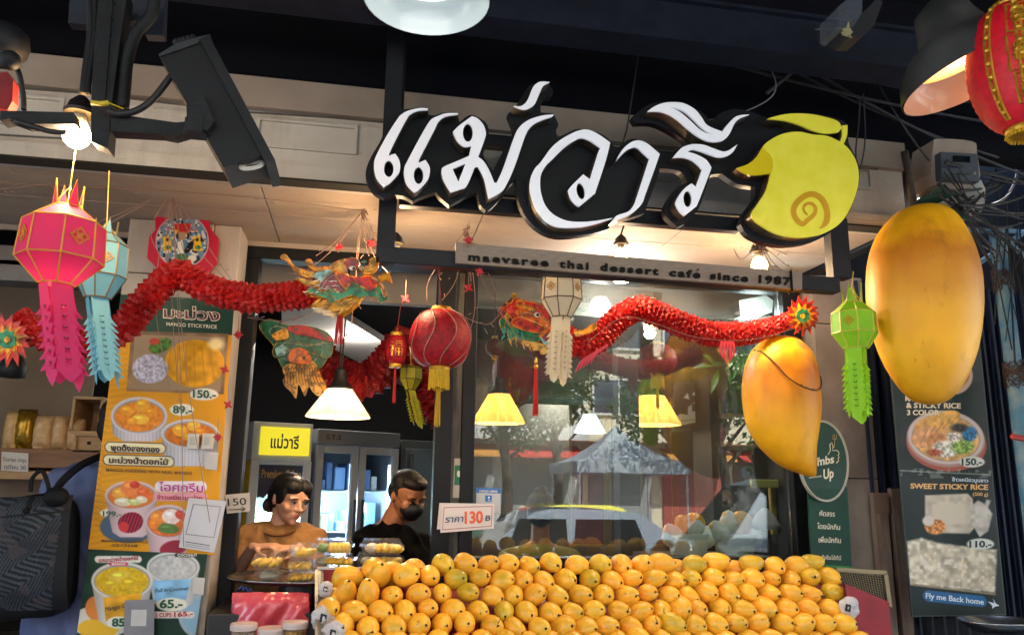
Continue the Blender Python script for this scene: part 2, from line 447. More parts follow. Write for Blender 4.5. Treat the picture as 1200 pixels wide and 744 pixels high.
# soffit (boards with joints)
XL, XR = -3.6, X_(1058, 215, YB)
sf = thing('soffit', None, None) ; del sf['_o']
sf['kind'] = 'structure'
for i in range(9):
    xa = XL+i*.8; xe = min(xa+.798, XR)
    if xe-xa < .05: continue
    for (ya, yb) in ((YB+.03, -.42), (-.414, .04)):
        b = MB(); b.bbox((xa+.002, ya, ZS), (xe, yb, ZS+.03), .002); b.build('board', beige, sf)
# small cove lip along the wall edge of the soffit
b = MB(); b.box((XL, -.05, ZS-.022), (XR, -.035, ZS-.0005)); b.build('trim', beige, sf)
# beam with raised mouldings
bm_ = thing('fascia_beam', 'long white painted beam with recessed panels running over the whole shopfront', 'beam', (0, YB, ZS))
b = MB(); b.box((XL, YB, ZS-.004), (XR, YB+.10, ZB)); b.build('beam_face', white_wall, bm_)
H = ZB-ZS
mo = MB()
mo.box((XL, YB-.022, ZS-.012), (XR, YB-.0005, ZS+.035)); mo.build('bottom_moulding', white_wall, bm_)
mo = MB(); mo.box((XL, YB-.026, ZS-.019), (XR, YB+.04, ZS-.0125)); mo.build('shadow_strip', mat('black shadow strip', '141210', .9), bm_)  # black strip stands in for the line of shade under the beam
mo = MB(); mo.box((XL, YB-.03, ZB-.11), (XR, YB-.0005, ZB-.0)); mo.build('top_moulding', mat('dusty top moulding', '8b827b', .75, col2='766c64', scale=3), bm_)
mo = MB(); mo.box((XL, YB-.012, ZS+.035), (XR, YB-.0005, ZS+.042)); mo.build('shadow_line', white_wall, bm_)
def panel(x0, x1, z0, z1):
    m = MB(); t = .012
    for a, c in (((x0, z0), (x1, z0+t)), ((x0, z1-t), (x1, z1)), ((x0, z0+t), (x0+t, z1-t)), ((x1-t, z0+t), (x1, z1-t))):
        m.box((a[0], YB-.010, a[1]), (c[0], YB-.0005, c[1]))
    m.build('panel_frame', white_wall, bm_)
z0, z1 = ZS+.42*H-.045, ZS+.78*H-.06
xs = [X_(-40, 110, YB), X_(78, 110, YB), X_(302, 130, YB), X_(420, 140, YB), X_(560, 160, YB), X_(800, 190, YB), X_(962, 190, YB), X_(1010, 220, YB), X_(1050, 220, YB), X_(1180, 220, YB)]
for a, c in ((0, 1), (2, 3), (4, 5)): panel(xs[a], xs[c], z0, z1)
panel(X_(985, 210, YB), X_(1021, 210, YB), Z_(1000, 222, YB), Z_(1000, 196, YB))
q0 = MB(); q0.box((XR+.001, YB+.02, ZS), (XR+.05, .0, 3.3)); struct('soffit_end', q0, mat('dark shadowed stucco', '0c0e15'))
# dark wall above the beam and black canopy
cv = MB(); cv.box((XL-2, YB+.001, ZB+.001), (6, YB+.1, 3.6)); struct('upper_wall', cv, navy)
cp = MB(); cp.box((-9, -4.9, 3.6), (9, YB+.1, 3.66)); struct('canopy_roof', cp, navy)
cb = thing('canopy_joist', 'long navy steel joist crossing under the black canopy roof at the top of the photo', 'beam', (0, -1.35, 3.2))
a = P(560, 14, -1.35); c = P(830, 55, -1.35)
b = MB(); z_ = P(640, 22, -1.25).z
b.box((-3.8, -1.27, z_-.03), (3.8, -1.15, z_+.10)); b.build('joist_web', mat('dusty navy steel', '0d1220', .7, spec=.2, col2='151c2c', scale=14), cb)
b = MB(); b.box((-3.8, -1.29, z_+.10), (3.8, -1.13, z_+.112)); b.build('joist_flange', mat('dusty navy steel', '1e2430'), cb)
for x, nm in ((-8.0, 0), (8.0, 1)):
    t = thing('canopy_post', ('left' if nm == 0 else 'right')+' dark steel post holding up the street edge of the canopy', 'post', (x, -4.7, 0))
    b = MB(); b.box((x-.06, -4.76, .0), (x+.06, -4.64, 3.598)); b.build('pole', paint_black, t)
# ---- neighbouring masonry either side, closing the front
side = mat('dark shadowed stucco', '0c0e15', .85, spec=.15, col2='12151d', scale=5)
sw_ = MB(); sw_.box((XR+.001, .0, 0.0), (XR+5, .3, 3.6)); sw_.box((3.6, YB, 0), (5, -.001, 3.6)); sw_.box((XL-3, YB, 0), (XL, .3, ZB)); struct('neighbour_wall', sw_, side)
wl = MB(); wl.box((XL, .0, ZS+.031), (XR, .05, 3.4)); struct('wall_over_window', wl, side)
for i, (z_, x0_, x1_) in enumerate(((ZB-.13, -1.2, 1.9), (ZS+.05, -3.2, -.9))):
    q = MB(); q.tube([(x0_+(x1_-x0_)*k/12, YB-.034, z_+.006*math.sin(k*1.7)) for k in range(13)], .0035, 5); tag(q.build('cable', mat('grey wall cable', '4a4744', .7)), ('thin grey cable clipped along the upper moulding of the white beam', 'thin grey cable clipped low along the left part of the white beam')[i], 'cable')
# ---- left column (front face Y=-.25), pale stone slabs as parts
YC = -.25
def column(name, label, pxl, pxr, ytop, ybot, Y, depth, joints, m, tint=None):
    xl, xr = X_(pxl, ytop, Y), X_(pxr, ytop, Y)
    t = thing(name, label, 'column', ((xl+xr)/2, Y, 0))
    zz = [0]+[Z_((pxl+pxr)/2, j, Y) for j in joints]+[ZS-.001]
    zz = sorted(zz)
    for a, c in zip(zz, zz[1:]):
        if c-a > .7:
            k = int((c-a)/.45)
            seg = [a+(c-a)*i/k for i in range(k+1)]
        else: seg = [a, c]
        for a2, c2 in zip(seg, seg[1:]):
            q = MB(); q.bbox((xl, Y, a2+.0015), (xr, Y+depth, c2-.0015), .004); q.build('slab', m, t)
    return t, xl, xr
lc, lxl, lxr = column('stone_column', 'pale stone column behind the yellow mango poster, left of the open counter', 153, 252, 250, 0, YC, .29, [322, 700], col_tile)
q = MB(); q.bbox((lxr+.002, YC+.012, 0), (X_(284, 255, YC+.012), YC+.29, ZS-.001), .004); q.build('edge_strip', col_tile, lc)
rc, rxl, rxr = column('stone_column', 'grey stone column behind the round green sign, right of the shop window', 950, 1010, 330, 0, -.12, .2, [380, 560], mat('grey stone cladding', '8d8279', .65, col2='71675f', scale=5, detail=8, bump=.2, bscale=70))
# ---- window framing (black aluminium)
fr = thing('window_frame', 'black aluminium shopfront frame around the open counter and the glass window', 'window frame', (0, 0, .15))
zl = Z_(292, 305, 0)                     # lintel underside
xA = X_(290, 300, 0); xD = X_(944, 600, 0)+.0
def bar(nm, x0, x1, z0, z1, y0=-.045, y1=.045): 
    q = MB(); q.bbox((x0, y0, z0), (x1, y1, z1), .004); return q.build(nm, paint_black, fr)
bar('lintel', xA, xD+.02, zl, ZS-.002)
w1 = X_(305, 320, 0)
bar('post', xA, w1, .15, zl-.001)
p1a, p1b = X_(509, 500, 0), X_(529, 500, 0)
bar('post', p1a, p1b, .15, zl-.001)
p2a, p2b = X_(540, 500, 0), X_(555, 500, 0)
bar('post', p2a, p2b, .15, zl-.001)
q = MB(); q.box((p1b+.001, -.01, .15), (p2a-.001, .03, zl-.001)); q.build('track', mat('worn grey rubber track', '6f6a64', .6, col2='4a4744', scale=30, stretch=(1, 1, .2)), fr)
p3a = X_(926, 600, 0)
bar('post', p3a, xD, .15, zl-.001)
zsill = Z_(740, 652, 0)
bar('sill', p2b+.001, p3a-.001, zsill-.07, zsill, -.06, .05)
bar('kick_panel', p2b+.001, p3a-.001, .15, zsill-.071, -.03, .03)
gp = MB(); gp.box((p2b+.001, -.004, zsill+.001), (p3a-.001, .004, zl-.001)); gp.build('pane', glass_mat('window glass', 'e8f0ee', 0.0, 2.1, haze=.03), fr)
# ---- dark accordion gate at right: vertical slats
gate = thing('folding_gate', 'dark steel concertina gate folded at the right of the shop, behind the green poster', 'gate', (X_(1100, 600, -.1), -.1, 0))
sl_m = mat('gate steel', '1a2234', .5, spec=.4, col2='222c40', scale=12, stretch=(1, 1, .2))
gx0, gx1 = X_(1008, 450, -.1), X_(1215, 450, -.1)
n = 17
for i in range(n):
    x = gx0+(gx1-gx0)*i/(n-1)
    q = MB(); q.box((x-.014, -.115, 0.02), (x+.014, -.085, ZS-.02)); q.box((x-.006, -.135, .02), (x+.006, -.1155, ZS-.02)); q.build('slat', sl_m, gate)
for z in (Z_(1180, 427, -.1), Z_(1180, 498, -.1), .5):
    q = MB(); q.box((gx0, -.084, z-.008), (gx1, -.075, z+.008)); q.build('cross_bar', sl_m, gate)
dk = MB(); dk.box((gx0-.03, -.012, 0), (3.6, -.002, ZS+.3)); struct('gate_recess', dk, mat('black recess', '0a0b10', .9))
# wooden sleeves on the slats (worn planks)
plank_m = mat('weathered plank', '8a776a', .8, col2='66564b', scale=12, stretch=(2, 2, .3), bump=.4)
for (a, c, yt) in ((1020, 1036, 577), (1041, 1054, 572)):
    t = thing('wood_plank', ('weathered brown plank upright against the gate, the ' + ('one nearer the stone column' if a < 1030 else 'one nearer the green poster')), 'plank', (X_(a, yt, -.15), -.15, 0))
    q = MB(); q.bbox((X_(a, yt, -.15), -.17, .0), (X_(c, yt, -.15), -.14, Z_(a, yt, -.15)), .003); q.build('board', plank_m, t)
    q = MB(); q.bbox((X_(a, yt, -.15)-.004, -.176, Z_(a, yt+24, -.15)), (X_(c, yt, -.15)+.003, -.171, Z_(a, yt, -.15)), .001); q.build('cap', mat('brown plank cap', '6a554a', .7), t)
# blue pipe & struts at far right
bp = mat('faded blue paint', '3f6f8c', .6, col2='7f8f90', scale=9, detail=8, lo=.45, hi=.75)
t = thing('blue_pipe', 'faded blue steel pipe standing upright at the right edge, wrapped with wire', 'pipe', (X_(1190, 500, -.5), -.5, 0))
q = MB(); x = X_(1184, 400, -.5); q.tube([(x, -.5, 0), (x, -.5, ZS+.15)], .034, 14); q.build('pipe_shaft', bp, t, smooth=True, ang=40)
for (py, k) in ((330, 12), (440, 16)):
    q = MB(); z = Z_(1188, py, -.5)
    for i in range(k):
        aa = rng.random()*6
        q.tube([(x+.041*math.cos(a_), -.5+.041*math.sin(a_), z+rng.normal()*.02+.03*math.sin(a_+aa)) for a_ in np.linspace(0, 2*PI, 13)], .0025, 4, closed=False)
    q.build('wire_wrap', mat('rusty tie wire', '4b3a32', .6, .5), t)
q = MB(); q.tube([P(1187, 512, -.5)+Vector((-.036, -.036, .0)), P(1187, 512, -.5)+Vector((.04, -.03, -.01))], .012, 6); q.build('red_tape', mat('red tape', 'a03028', .6), t)
for i, (a, c, lb) in enumerate((((1130, 320), (1215, 262), 'thin blue steel strut slanting up to the right behind the tall mango'), ((1165, 270), (1200, 300), 'short blue steel strut crossing behind the blue pipe'), ((1100, 268), (1200, 272), 'level blue steel strut under the meter box'))):
    q = MB(); q.tube([P(*a, -.55), P(*c, -.50)], .012, 8); tag(q.build('blue_strut', bp), lb, 'strut')
# ---- interior light ceiling parts seen through the opening
cl_m = mat('light grey bulkhead', 'b0aba4', .8, col2='a09a94', scale=2)
q = MB(); q.box((X_(300, 330, .5), .5, Z_(400, 352, .5)), (X_(512, 330, .5), .56, 3.09)); q.box((X_(556, 350, .5), .5, Z_(700, 366, .5)), (X_(935, 350, .5), .56, 3.09)); struct('bulkhead', q, cl_m)
poly = [(300, 340), (372, 330), (440, 372), (560, 470), (560, 500), (300, 400)]
zc_ = 2.62
poly = [(330, 362), (382, 360), (500, 432), (505, 452), (470, 452), (360, 392), (330, 385)]
q = MB(); q.prism([poly], lambda x, y: PZ(x, y, zc_), lambda x, y: PZ(x, y, zc_)+Vector((0, 0, .05))); struct('ceiling_panel', q, mat('white ceiling board', 'a9a5a0', .7, col2='9a9691', scale=2))
# ================================================================== SHOP SIGN (frame, backing, letters, mango logo)
YS = -1.0
fx = lambda x, y: P(x, y, YS)
sign = thing('sign_frame', 'dark steel frame hung from the canopy that carries the big shop sign', 'sign frame', (X_(457, 200, YS), YS, ZS))
steel = mat('sign frame steel', '13161e', .5, spec=.3, col2='181c25', scale=10, bump=.08)
def pbar(nm, pa, pb, hpx, Y, d=.05, m=steel, parent=sign):     # horizontal bar between px points, thickness hpx
    A, B = P(*pa, Y), P(*pb, Y); h = hpx*mpp(*pa, Y)/2
    z = (A.z+B.z)/2
    q = MB(); q.bbox((A.x, Y, z-h), (B.x, Y+d, z+h), .003); return q.build(nm, m, parent)
xq0, xq1 = X_(446, 200, YS), X_(467, 200, YS)
q = MB(); q.bbox((xq0, YS, Z_(456, 303, YS)), (xq1, YS+.06, 3.6), .003); q.build('hanger_post', steel, sign)
q = MB(); q.tube([P(471, 120, YS)+Vector((0, .03, -.3)), Vector((P(471, 120, YS).x, YS+.03, 3.6))], .008, 6); q.build('conduit', steel, sign)
pbar('cross_bar', (468, 157), (880, 190), 15, YS+.004, .04)
pbar('cross_bar', (468, 231), (868, 263), 18, YS+.004, .04)
pbar('cross_bar', (445, 296), (985, 335), 20, YS-.001, .05)
x0, x1 = X_(976, 300, YS), X_(997, 300, YS)
q = MB(); q.bbox((x0, YS+.001, Z_(985, 325, YS)), (x1, YS+.05, Z_(985, 255, YS)), .003); q.build('end_post', steel, sign)
# -- backing board (one cut-out board in two sheets) and raised letters
S = lambda pts: zc(400, 70, 3.158, pts)
A_ = lambda pts: zc(420, 90, 7.44, pts)
B_ = lambda pts: zc(420, 170, 7.44, pts)
C_ = lambda pts: zc(560, 90, 7.44, pts)
D_ = lambda pts: zc(600, 180, 7.44, pts)
E_ = lambda pts: zc(700, 100, 7.44, pts)
F_ = lambda pts: zc(700, 170, 7.44, pts)
G_ = lambda pts: zc(840, 120, 4.133, pts)
K_ = lambda pts: zc(740, 90, 2.8625, pts)
ls = thing('shop_sign', 'large black cut-out sign board with raised white Thai letters spelling the shop name', 'sign', (X_(640, 190, -1.09), -1.09, Z_(640, 190, -1.09)))
back_m = mat('sign backing black', '0d1017', .5, spec=.3, col2='12161f', scale=6, bump=.05)
face_m = mat('sign letter white acrylic', 'f2f4fa', .3, coat=.2, emit=.03, ecol='dfe8ff')  # faint emission added to lift the white faces, no lamp inside
side_m = mat('sign letter brass side', '6e6353', .35, .6, col2='4a4338', scale=30)
YK = -1.09
b1 = S([(205, 197), (235, 184), (318, 178), (324, 204), (345, 207), (380, 196), (428, 197), (438, 232), (470, 207), (500, 210), (540, 240), (545, 290), (532, 330), (525, 352), (548, 395), (562, 410), (600, 335), (640, 262), (622, 218), (616, 200), (640, 182), (672, 130), (705, 92), (768, 92), (786, 118), (776, 135), (748, 145), (738, 170), (738, 196), (785, 200), (803, 240), (795, 262), (800, 290), (840, 270), (880, 257), (960, 274), (1000, 308), (1012, 335), (1060, 298), (1100, 298), (1180, 342), (1180, 400), (1130, 545), (1110, 572), (1000, 605), (985, 628), (900, 648), (800, 656), (735, 632), (685, 585), (655, 520), (645, 440), (620, 470), (600, 500), (555, 550), (535, 558), (512, 535), (505, 490), (470, 502), (400, 540), (365, 510), (350, 490), (290, 510), (265, 525), (230, 505), (190, 502), (160, 510), (120, 490), (95, 450), (91, 410), (110, 360), (140, 310), (160, 270)])
q = MB(); q.plate([soft(b1, 3, 50)], YK, .03); q.build('backing_board', back_m, ls)
b2 = [(768.5, 183.4), (768.5, 197.5), (786, 198.5), (798.8, 202.3), (805.5, 214.4), (794, 219), (786, 229), (779.3, 242.6), (780.6, 253.3), (794, 266), (802, 262.7), (814, 250.6), (821, 240), (832.4, 205), (845, 203.6), (847, 204.7), (864, 215.6), (884.8, 219), (883.5, 233.7), (871.5, 250.7), (867.8, 262.8), (876, 275), (895.6, 284.5), (922, 288), (956, 282), (985, 262.8), (999.7, 238.6), (1007, 212), (1005.7, 190), (994.8, 168.4), (993.6, 146.6), (985, 140.6), (961, 134.5), (927, 132.6), (900, 138), (880, 131), (860, 128), (842.5, 134), (834.4, 144.4), (825, 134), (814, 127), (791.4, 119.5), (775, 119.5), (757.8, 124), (740.3, 137.6), (744.4, 144.4), (764.5, 144.4), (783.3, 152.4), (800, 163), (804, 169), (794, 175.3), (783, 180.6)]
q = MB(); q.plate([soft(b2, 3, 50)], YK-.003, .03); q.build('backing_board', back_m, ls)
YF = -1.15
def letter(loops, nm='letter', fm=face_m, sm=side_m, Yf=YF, Yb=YK-.004, parent=ls, fth=.008):
    loops = [soft(l) if len(l) < 19 or i == 0 else l for i, l in enumerate(loops)]
    # box letter: acrylic face in front, metal return behind; the outline is scaled so both sit on the same real shape
    q = MB(); q.m = 0; q.plate(loops, Yf, fth)
    o = q.build(nm, [fm], parent)
    q = MB()
    q.prism([[(x, y) for x, y in lp] for lp in (loops if isinstance(loops[0][0], (tuple, list)) else [loops])], lambda x, y: P(x, y, Yf)+Vector((0, fth+.0005, 0)), lambda x, y: P(x, y, Yf)+Vector((0, Yb-Yf, 0)))
    q.build('letter_return', sm, o)
    return o
rnd5 = lambda lp: lp
l1 = A_([(605, 278), (540, 275), (440, 295), (375, 330), (340, 370), (250, 510), (150, 700)])+B_([(136, 190), (150, 270), (190, 335), (230, 355), (270, 335), (345, 255), (365, 200), (355, 130), (320, 75), (262, 95)])+A_([(300, 600), (420, 370), (455, 325), (520, 295), (606, 288)])
letter([l1, B_(ell(265, 207, 42, 72))])
l2 = A_([(866, 318), (760, 320), (690, 345), (640, 370), (600, 420), (520, 560), (430, 730)])+B_([(400, 200), (400, 280), (425, 350), (485, 412), (530, 385), (600, 310), (622, 250), (620, 190), (585, 130), (525, 155)])+A_([(540, 700), (660, 470), (700, 390), (760, 345), (866, 327)])
letter([l2, B_(ell(525, 265, 42, 75))])
l3 = A_([(825, 480), (880, 425), (990, 345), (1040, 365), (1090, 420), (1112, 490), (1100, 550), (1045, 700)])+B_([(1090, 140), (1140, 220), (1185, 330)])+S([(575, 455), (600, 400), (635, 300), (655, 255), (690, 225), (740, 208), (785, 203), (780, 210), (730, 228), (700, 250), (680, 285), (640, 400), (610, 465), (590, 490), (545, 515), (528, 440), (505, 395)])+B_([(1015, 195), (945, 355), (885, 385), (805, 412), (765, 350), (735, 290), (725, 225), (745, 190), (850, 145), (965, 95)])+A_([(985, 600), (930, 610), (880, 580), (845, 530)])
letter([l3, A_(ell(955, 488, 44, 80)), B_([(820, 208), (935, 160), (872, 320)])])
l4 = C_([(315, 255), (370, 258), (410, 235), (440, 190), (480, 95), (520, 55), (560, 43), (627, 47), (590, 65), (560, 95), (520, 190), (490, 245), (430, 280), (380, 280)])
letter([l4], 'tone_mark')
l5 = D_([(875, 566), (800, 592), (700, 622), (560, 645), (400, 640), (310, 600), (220, 500), (170, 380), (155, 290), (165, 210), (200, 130), (252, 74)])+C_([(640, 620), (730, 545), (830, 490), (900, 465), (960, 463), (1030, 490), (1100, 535), (1155, 575)])+D_([(830, 20), (800, 120), (730, 330), (715, 355), (585, 462), (550, 440), (510, 390), (490, 320), (520, 280), (620, 182), (680, 225), (750, 0)])+C_([(1070, 620), (1000, 570), (950, 545), (890, 535), (820, 570), (740, 630), (650, 720)])+D_([(300, 100), (255, 180), (245, 260), (255, 350), (290, 450), (360, 530), (460, 580), (560, 595), (700, 590), (873, 562)])
letter([l5, D_(ell(600, 328, 36, 72, -.18))])
l6 = E_([(165, 662), (200, 590), (250, 530), (310, 490), (370, 482), (430, 505), (500, 560), (545, 600)])+F_([(500, 210), (420, 430), (390, 510), (330, 572), (240, 628), (130, 665), (170, 615), (270, 580), (320, 520), (350, 440), (455, 120)])+E_([(400, 590), (350, 545), (300, 545), (240, 580)])
letter([l6])
l7 = F_([(685, 495), (720, 430), (765, 375), (820, 335), (860, 365), (915, 215), (880, 175), (820, 130), (740, 108), (660, 110)])+E_([(730, 550), (800, 520), (850, 513), (930, 520), (1010, 550), (1090, 577), (1140, 570)])+[(860, 172.3), (864.3, 169.4)]+E_([(1180, 585), (1125, 618), (1060, 628), (980, 605), (900, 575), (830, 560), (785, 578)])+F_([(870, 85), (950, 130), (992, 190), (985, 230), (880, 500), (850, 545), (760, 615), (720, 580), (690, 530)])
letter([l7, F_(ell(788, 470, 37, 70))])
l8 = E_([(440, 226), (500, 185), (580, 155), (680, 148), (760, 160), (850, 210), (910, 280), (960, 350), (1090, 405), (1130, 350)])+[(863, 136.5), (878.5, 134.3), (868, 138.5)]+E_([(1200, 330), (1150, 430), (1100, 478), (1040, 493), (960, 485), (870, 440), (780, 370), (700, 300), (620, 250), (540, 228)])
slit = E_([(630, 195), (680, 197), (760, 230), (830, 290), (900, 360), (960, 405), (1020, 435), (960, 422), (890, 383), (820, 318), (740, 248), (680, 212)])
letter([l8, slit], 'vowel_mark')
# mango logo
logo_m = mat('translucent lime yellow acrylic', 'ddd636', .35, col2='e6e04e', scale=14, detail=7, coat=.2, emit=.02, ecol='e8e23a')  # slight glow added to brighten the logo faces
logo_d = mat('deeper yellow acrylic', 'cdb818', .35, emit=.02, ecol='e0c800')  # same added glow on the deeper yellow
lg = thing('mango_logo', 'lime yellow mango shaped logo with leaf and spiral at the end of the sign', 'logo', (X_(940, 210, YF), YF, Z_(940, 210, YF)))
body = smooth_loop(G_([(225, 215), (280, 170), (340, 148), (400, 143), (460, 155), (540, 165), (610, 200), (650, 240), (680, 300), (688, 370), (672, 450), (632, 540), (580, 600), (500, 640), (400, 655), (300, 640), (220, 600), (178, 565), (170, 535), (200, 490), (240, 425), (262, 348), (271, 300), (258, 255)]), 4)
letter([body], 'mango_face', logo_m, side_m, parent=lg)
beak = G_([(222, 217), (254, 256), (267, 300), (259, 345), (230, 348), (190, 352), (150, 348), (120, 335), (98, 318), (150, 300), (190, 268)])
letter([beak], 'mango_beak', logo_d, side_m, parent=lg)
leaf = G_([(245, 80), (330, 58), (440, 56), (540, 75), (590, 95), (606, 125), (590, 145), (520, 150), (450, 130), (400, 108), (330, 88)])
letter([leaf], 'leaf', logo_m, side_m, parent=lg)
letter([G_([(608, 113), (633, 110), (631, 160), (614, 205), (598, 190), (610, 160)])], 'stem', logo_m, side_m, parent=lg)
# spiral printed on the mango
sp = G_([(440, 545), (425, 530), (420, 510), (435, 492), (462, 492), (478, 515), (470, 545), (440, 570), (415, 590), (385, 565), (372, 530), (385, 490), (425, 455), (465, 445), (505, 465), (530, 510), (535, 560), (520, 595), (495, 612)])
spl = [(p.x, p.y) for p in spline(sp, 5)]
L_, R_ = [], []
for i, (x, y) in enumerate(spl):
    x2, y2 = spl[min(i+1, len(spl)-1)]; x1, y1 = spl[max(i-1, 0)]
    dx, dy = x2-x1, y2-y1; l = math.hypot(dx, dy) or 1; w2 = (1.2+2.2*min(1, i/len(spl)*1.6))*(1 if i < len(spl)-8 else (len(spl)-1-i)/8+.05)
    L_.append((x-dy/l*w2, y+dx/l*w2)); R_.append((x+dy/l*w2, y-dx/l*w2))
q = MB()
for i in range(len(spl)-1):
    q.add([P(*p, YF-.002) for p in (L_[i], L_[i+1], R_[i+1], R_[i])], [(0, 1, 2, 3)])
q.build('spiral', mat('spiral yellow', 'd0a010', .35), lg)
# -- text bar
tb = thing('name_plate', 'long brushed metal name plate reading maevaree thai dessert café since 1987 below the big sign', 'sign', (X_(735, 310, YS-.02), YS-.02, Z_(735, 310, YS-.02)))
brass = mat('brushed warm metal plate', '8c7e72', .45, .2, col2='7c6f64', scale=30, stretch=(1, 1, 8))
q = MB(); q.plate([[(534, 284), (940, 319), (940, 339), (534, 308)]], YS-.022, .018); q.build('plate', brass, tb)
q = MB(); q.m = 0
blk = mat('black raised lettering', '020203', .5, spec=.2)
for wd, a, b in (('maevaree', 549, 643), ('thai', 656, 690), ('dessert', 704, 772), ('café', 785, 821), ('since', 833, 877), ('1987', 890, 927)):
    q = MB(); ya = 304.5+(a-549)*.0775; yb = 304.5+(b-549)*.0775
    if wd == 'café':
        wd = 'cafe'; e_ = MB(); e_.tube([P(b-4.5, yb-8.2, YS-.028), P(b-2, yb-10.6, YS-.028)], .0022, 5); e_.build('accent', blk, tb)
    text(q, wd, a, ya, b, yb, 8.6 if wd not in ('1987',) else 9, YS-.03, th=.007, off=.03, space=1.3); q.build('lettering', blk, tb)
q = MB(); x = X_(928, 330, YS-.03); q.box((x-.002, YS-.032, Z_(928, 341, YS-.03)), (x+.002, YS-.0225, Z_(928, 316, YS-.03))); q.build('strap', blk, tb)
for px in (600, 632, 652, 659, 700, 878):    # wires holding the plate
    pass
# ================================================================== LAMPS
def point(name, loc, e, col, r, parent):
    l = bpy.data.lights.new(name, 'POINT'); l.energy = e; l.color = col; l.shadow_soft_size = r
    o = bpy.data.objects.new(name, l); C.objects.link(o); o.parent = parent
    o.location = rel(parent) @ Vector(loc); return o
WARM = (1, .72, .42)
rubber = mat('black rubber lampholder', '1c1b1b', .55)
white_pl = mat('white lamp plastic', 'cfc8ba', .4)
def led_bulb(px, py, Y, rp, label, e, hot=14, base=True, tilt=0, cordtop=None, ecol='ffc070'):
    """LED bulb hanging glass-down; (px,py)=centre of globe"""
    c = P(px, py, Y); r = rp*mpp(px, py, Y)
    t = thing('light_bulb', label, 'light bulb', c)
    q = MB(); q.lathe([(0, -r), (r*.5, -r*.87), (r*.87, -r*.5), (r, 0), (r*.93, r*.35), (r*.75, r*.7), (r*.6, r*1.0)], 20, c)
    q.build('globe', mat('lit warm bulb %g' % hot, 'fff0d0', .3, emit=hot, ecol=ecol), t, smooth=True)
    q = MB(); q.lathe([(r*.6, r*1.001), (r*.55, r*1.3), (r*.48, r*1.75)], 20, c); q.build('collar', white_pl, t, smooth=True)
    q = MB(); q.lathe([(r*.5, r*1.6), (r*1.1, r*1.7), (r*1.15, r*1.95), (r*.95, r*2.15), (r*.85, r*2.6), (r*.4, r*3.1), (r*.15, r*3.3)], 20, c); q.build('holder', rubber, t, smooth=True, ang=40)
    if cordtop: q = MB(); q.tube([c+Vector((0, 0, r*3.2)), P(*cordtop, Y) if len(cordtop) == 2 else Vector(cordtop)], .0035, 6); q.build('cord', rubber, t)
    if e: point('lamp_light', c+Vector((0, -.0, -r*1.25)), e, WARM, r*.9, t)
    return t
led_bulb(90, 159, -1.5, 15.5, 'glaring round LED bulb in a black rubber holder, above the pink lantern', 1.6, 18)
led_bulb(463, 301, -.62, 9, 'small bulb lit behind the sign post, right of the first dragon head', 1.8, 14)
led_bulb(728, 300, -.62, 8, 'hanging bulb half hidden behind the name plate, under the middle of the sign', 1.0, 10, cordtop=(734, 255))
led_bulb(890, 312, -.62, 9.5, 'glowing bulb behind the name plate end, under the mango logo', 2.0, 16, cordtop=(893, 268))
q = MB(); c = P(728, 200, -1.12)
q.tube([P(760, -8, -1.0), P(735, 150, -1.0), P(727, 178, -1.0)], .003, 5); tag(q.build('hanging_cable', rubber), 'thin black cable dropping from the canopy behind the middle of the sign', 'cable')
# bulb disc lamp by the sign post (flat glowing)
def pendant(px, py_top, py_bot, w_bot, w_top, Y, label, e, glow, cord, group='ribbed glass pendant lamps', gm=None, cool=False):
    A, B = P(px, py_top, Y), P(px, py_bot-4, Y); k = mpp(px, py_bot, Y); rt, rb = w_top*k/2, w_bot*k/2; h = A.z-B.z
    t = thing('pendant_lamp', label, 'pendant lamp', A, group=group)
    n = 72; q = MB()
    prof = [(rt*.98, 0), (rt*1.06, -h*.06), (rt+(rb-rt)*.5, -h*.50), (rb*.97, -h*.92), (rb, -h), (rb*.975, -h), (rb*.95, -h*.93), (rt+(rb-rt)*.5-.004, -h*.5), (rt*.98, -h*.08)]
    vs = []
    for i, (r_, z) in enumerate(prof):
        for j in range(n):
            a = 2*PI*j/n; rr = r_*(1+(.018 if j % 2 else -.018)*(1 if 0 < i < 8 else 0)); vs.append((A.x+rr*math.cos(a), A.y+rr*math.sin(a), A.z+z))
    fs = [(i*n+j, i*n+(j+1) % n, (i+1)*n+(j+1) % n, (i+1)*n+j) for i in range(len(prof)-1) for j in range(n)]
    q.add(vs, fs)
    sm = gm or mat('ribbed pressed glass', 'f0ece2', .25, translucent=.45, coat=.5, emit=glow*.02, ecol='ffdfa8', col2='e4dfd2', scale=30, stretch=(1, 1, .2))
    q.build('lamp_shade', sm, t, recalc=False)
    q = MB(); q.lathe([(rt*1.03, -.001), (rt*1.03, .008), (rt*.75, .02), (rt*.5, .05), (rt*.45, .085), (.006, .095)], 20, A); q.build('holder', rubber, t, smooth=True, ang=35)
    q = MB(); q.ball(A+Vector((0, 0, -h*.42)), min(.028, rt*.9), 14, 10); q.build('bulb', mat('lit pendant bulb', 'fff2d8', .3, emit=(7 if not cool else 3), ecol=('ffcf88' if not cool else 'bfe6ff')), t, smooth=True)
    for dx in cord:
        q = MB(); q.tube([A+Vector((dx*k*.2, 0, .09)), Vector((A.x+dx*k, A.y, 3.09))], .004, 5); q.build('cord', rubber, t)
    point('lamp_light', A+Vector((0, 0, -h*.75)), e, WARM if not cool else (.7, .9, 1), .03, t)
    return t
pendant(398, 456, 493, 74, 30, .15, 'ribbed white glass pendant lamp over the open counter, under the first dragon head', 1.1, 2.5, (-6, 5))
amber = mat('ribbed amber glass', 'f0dcae', .25, translucent=.5, coat=.5, emit=.04, ecol='ffb840', col2='e4c88c', scale=30, stretch=(1, 1, .2))
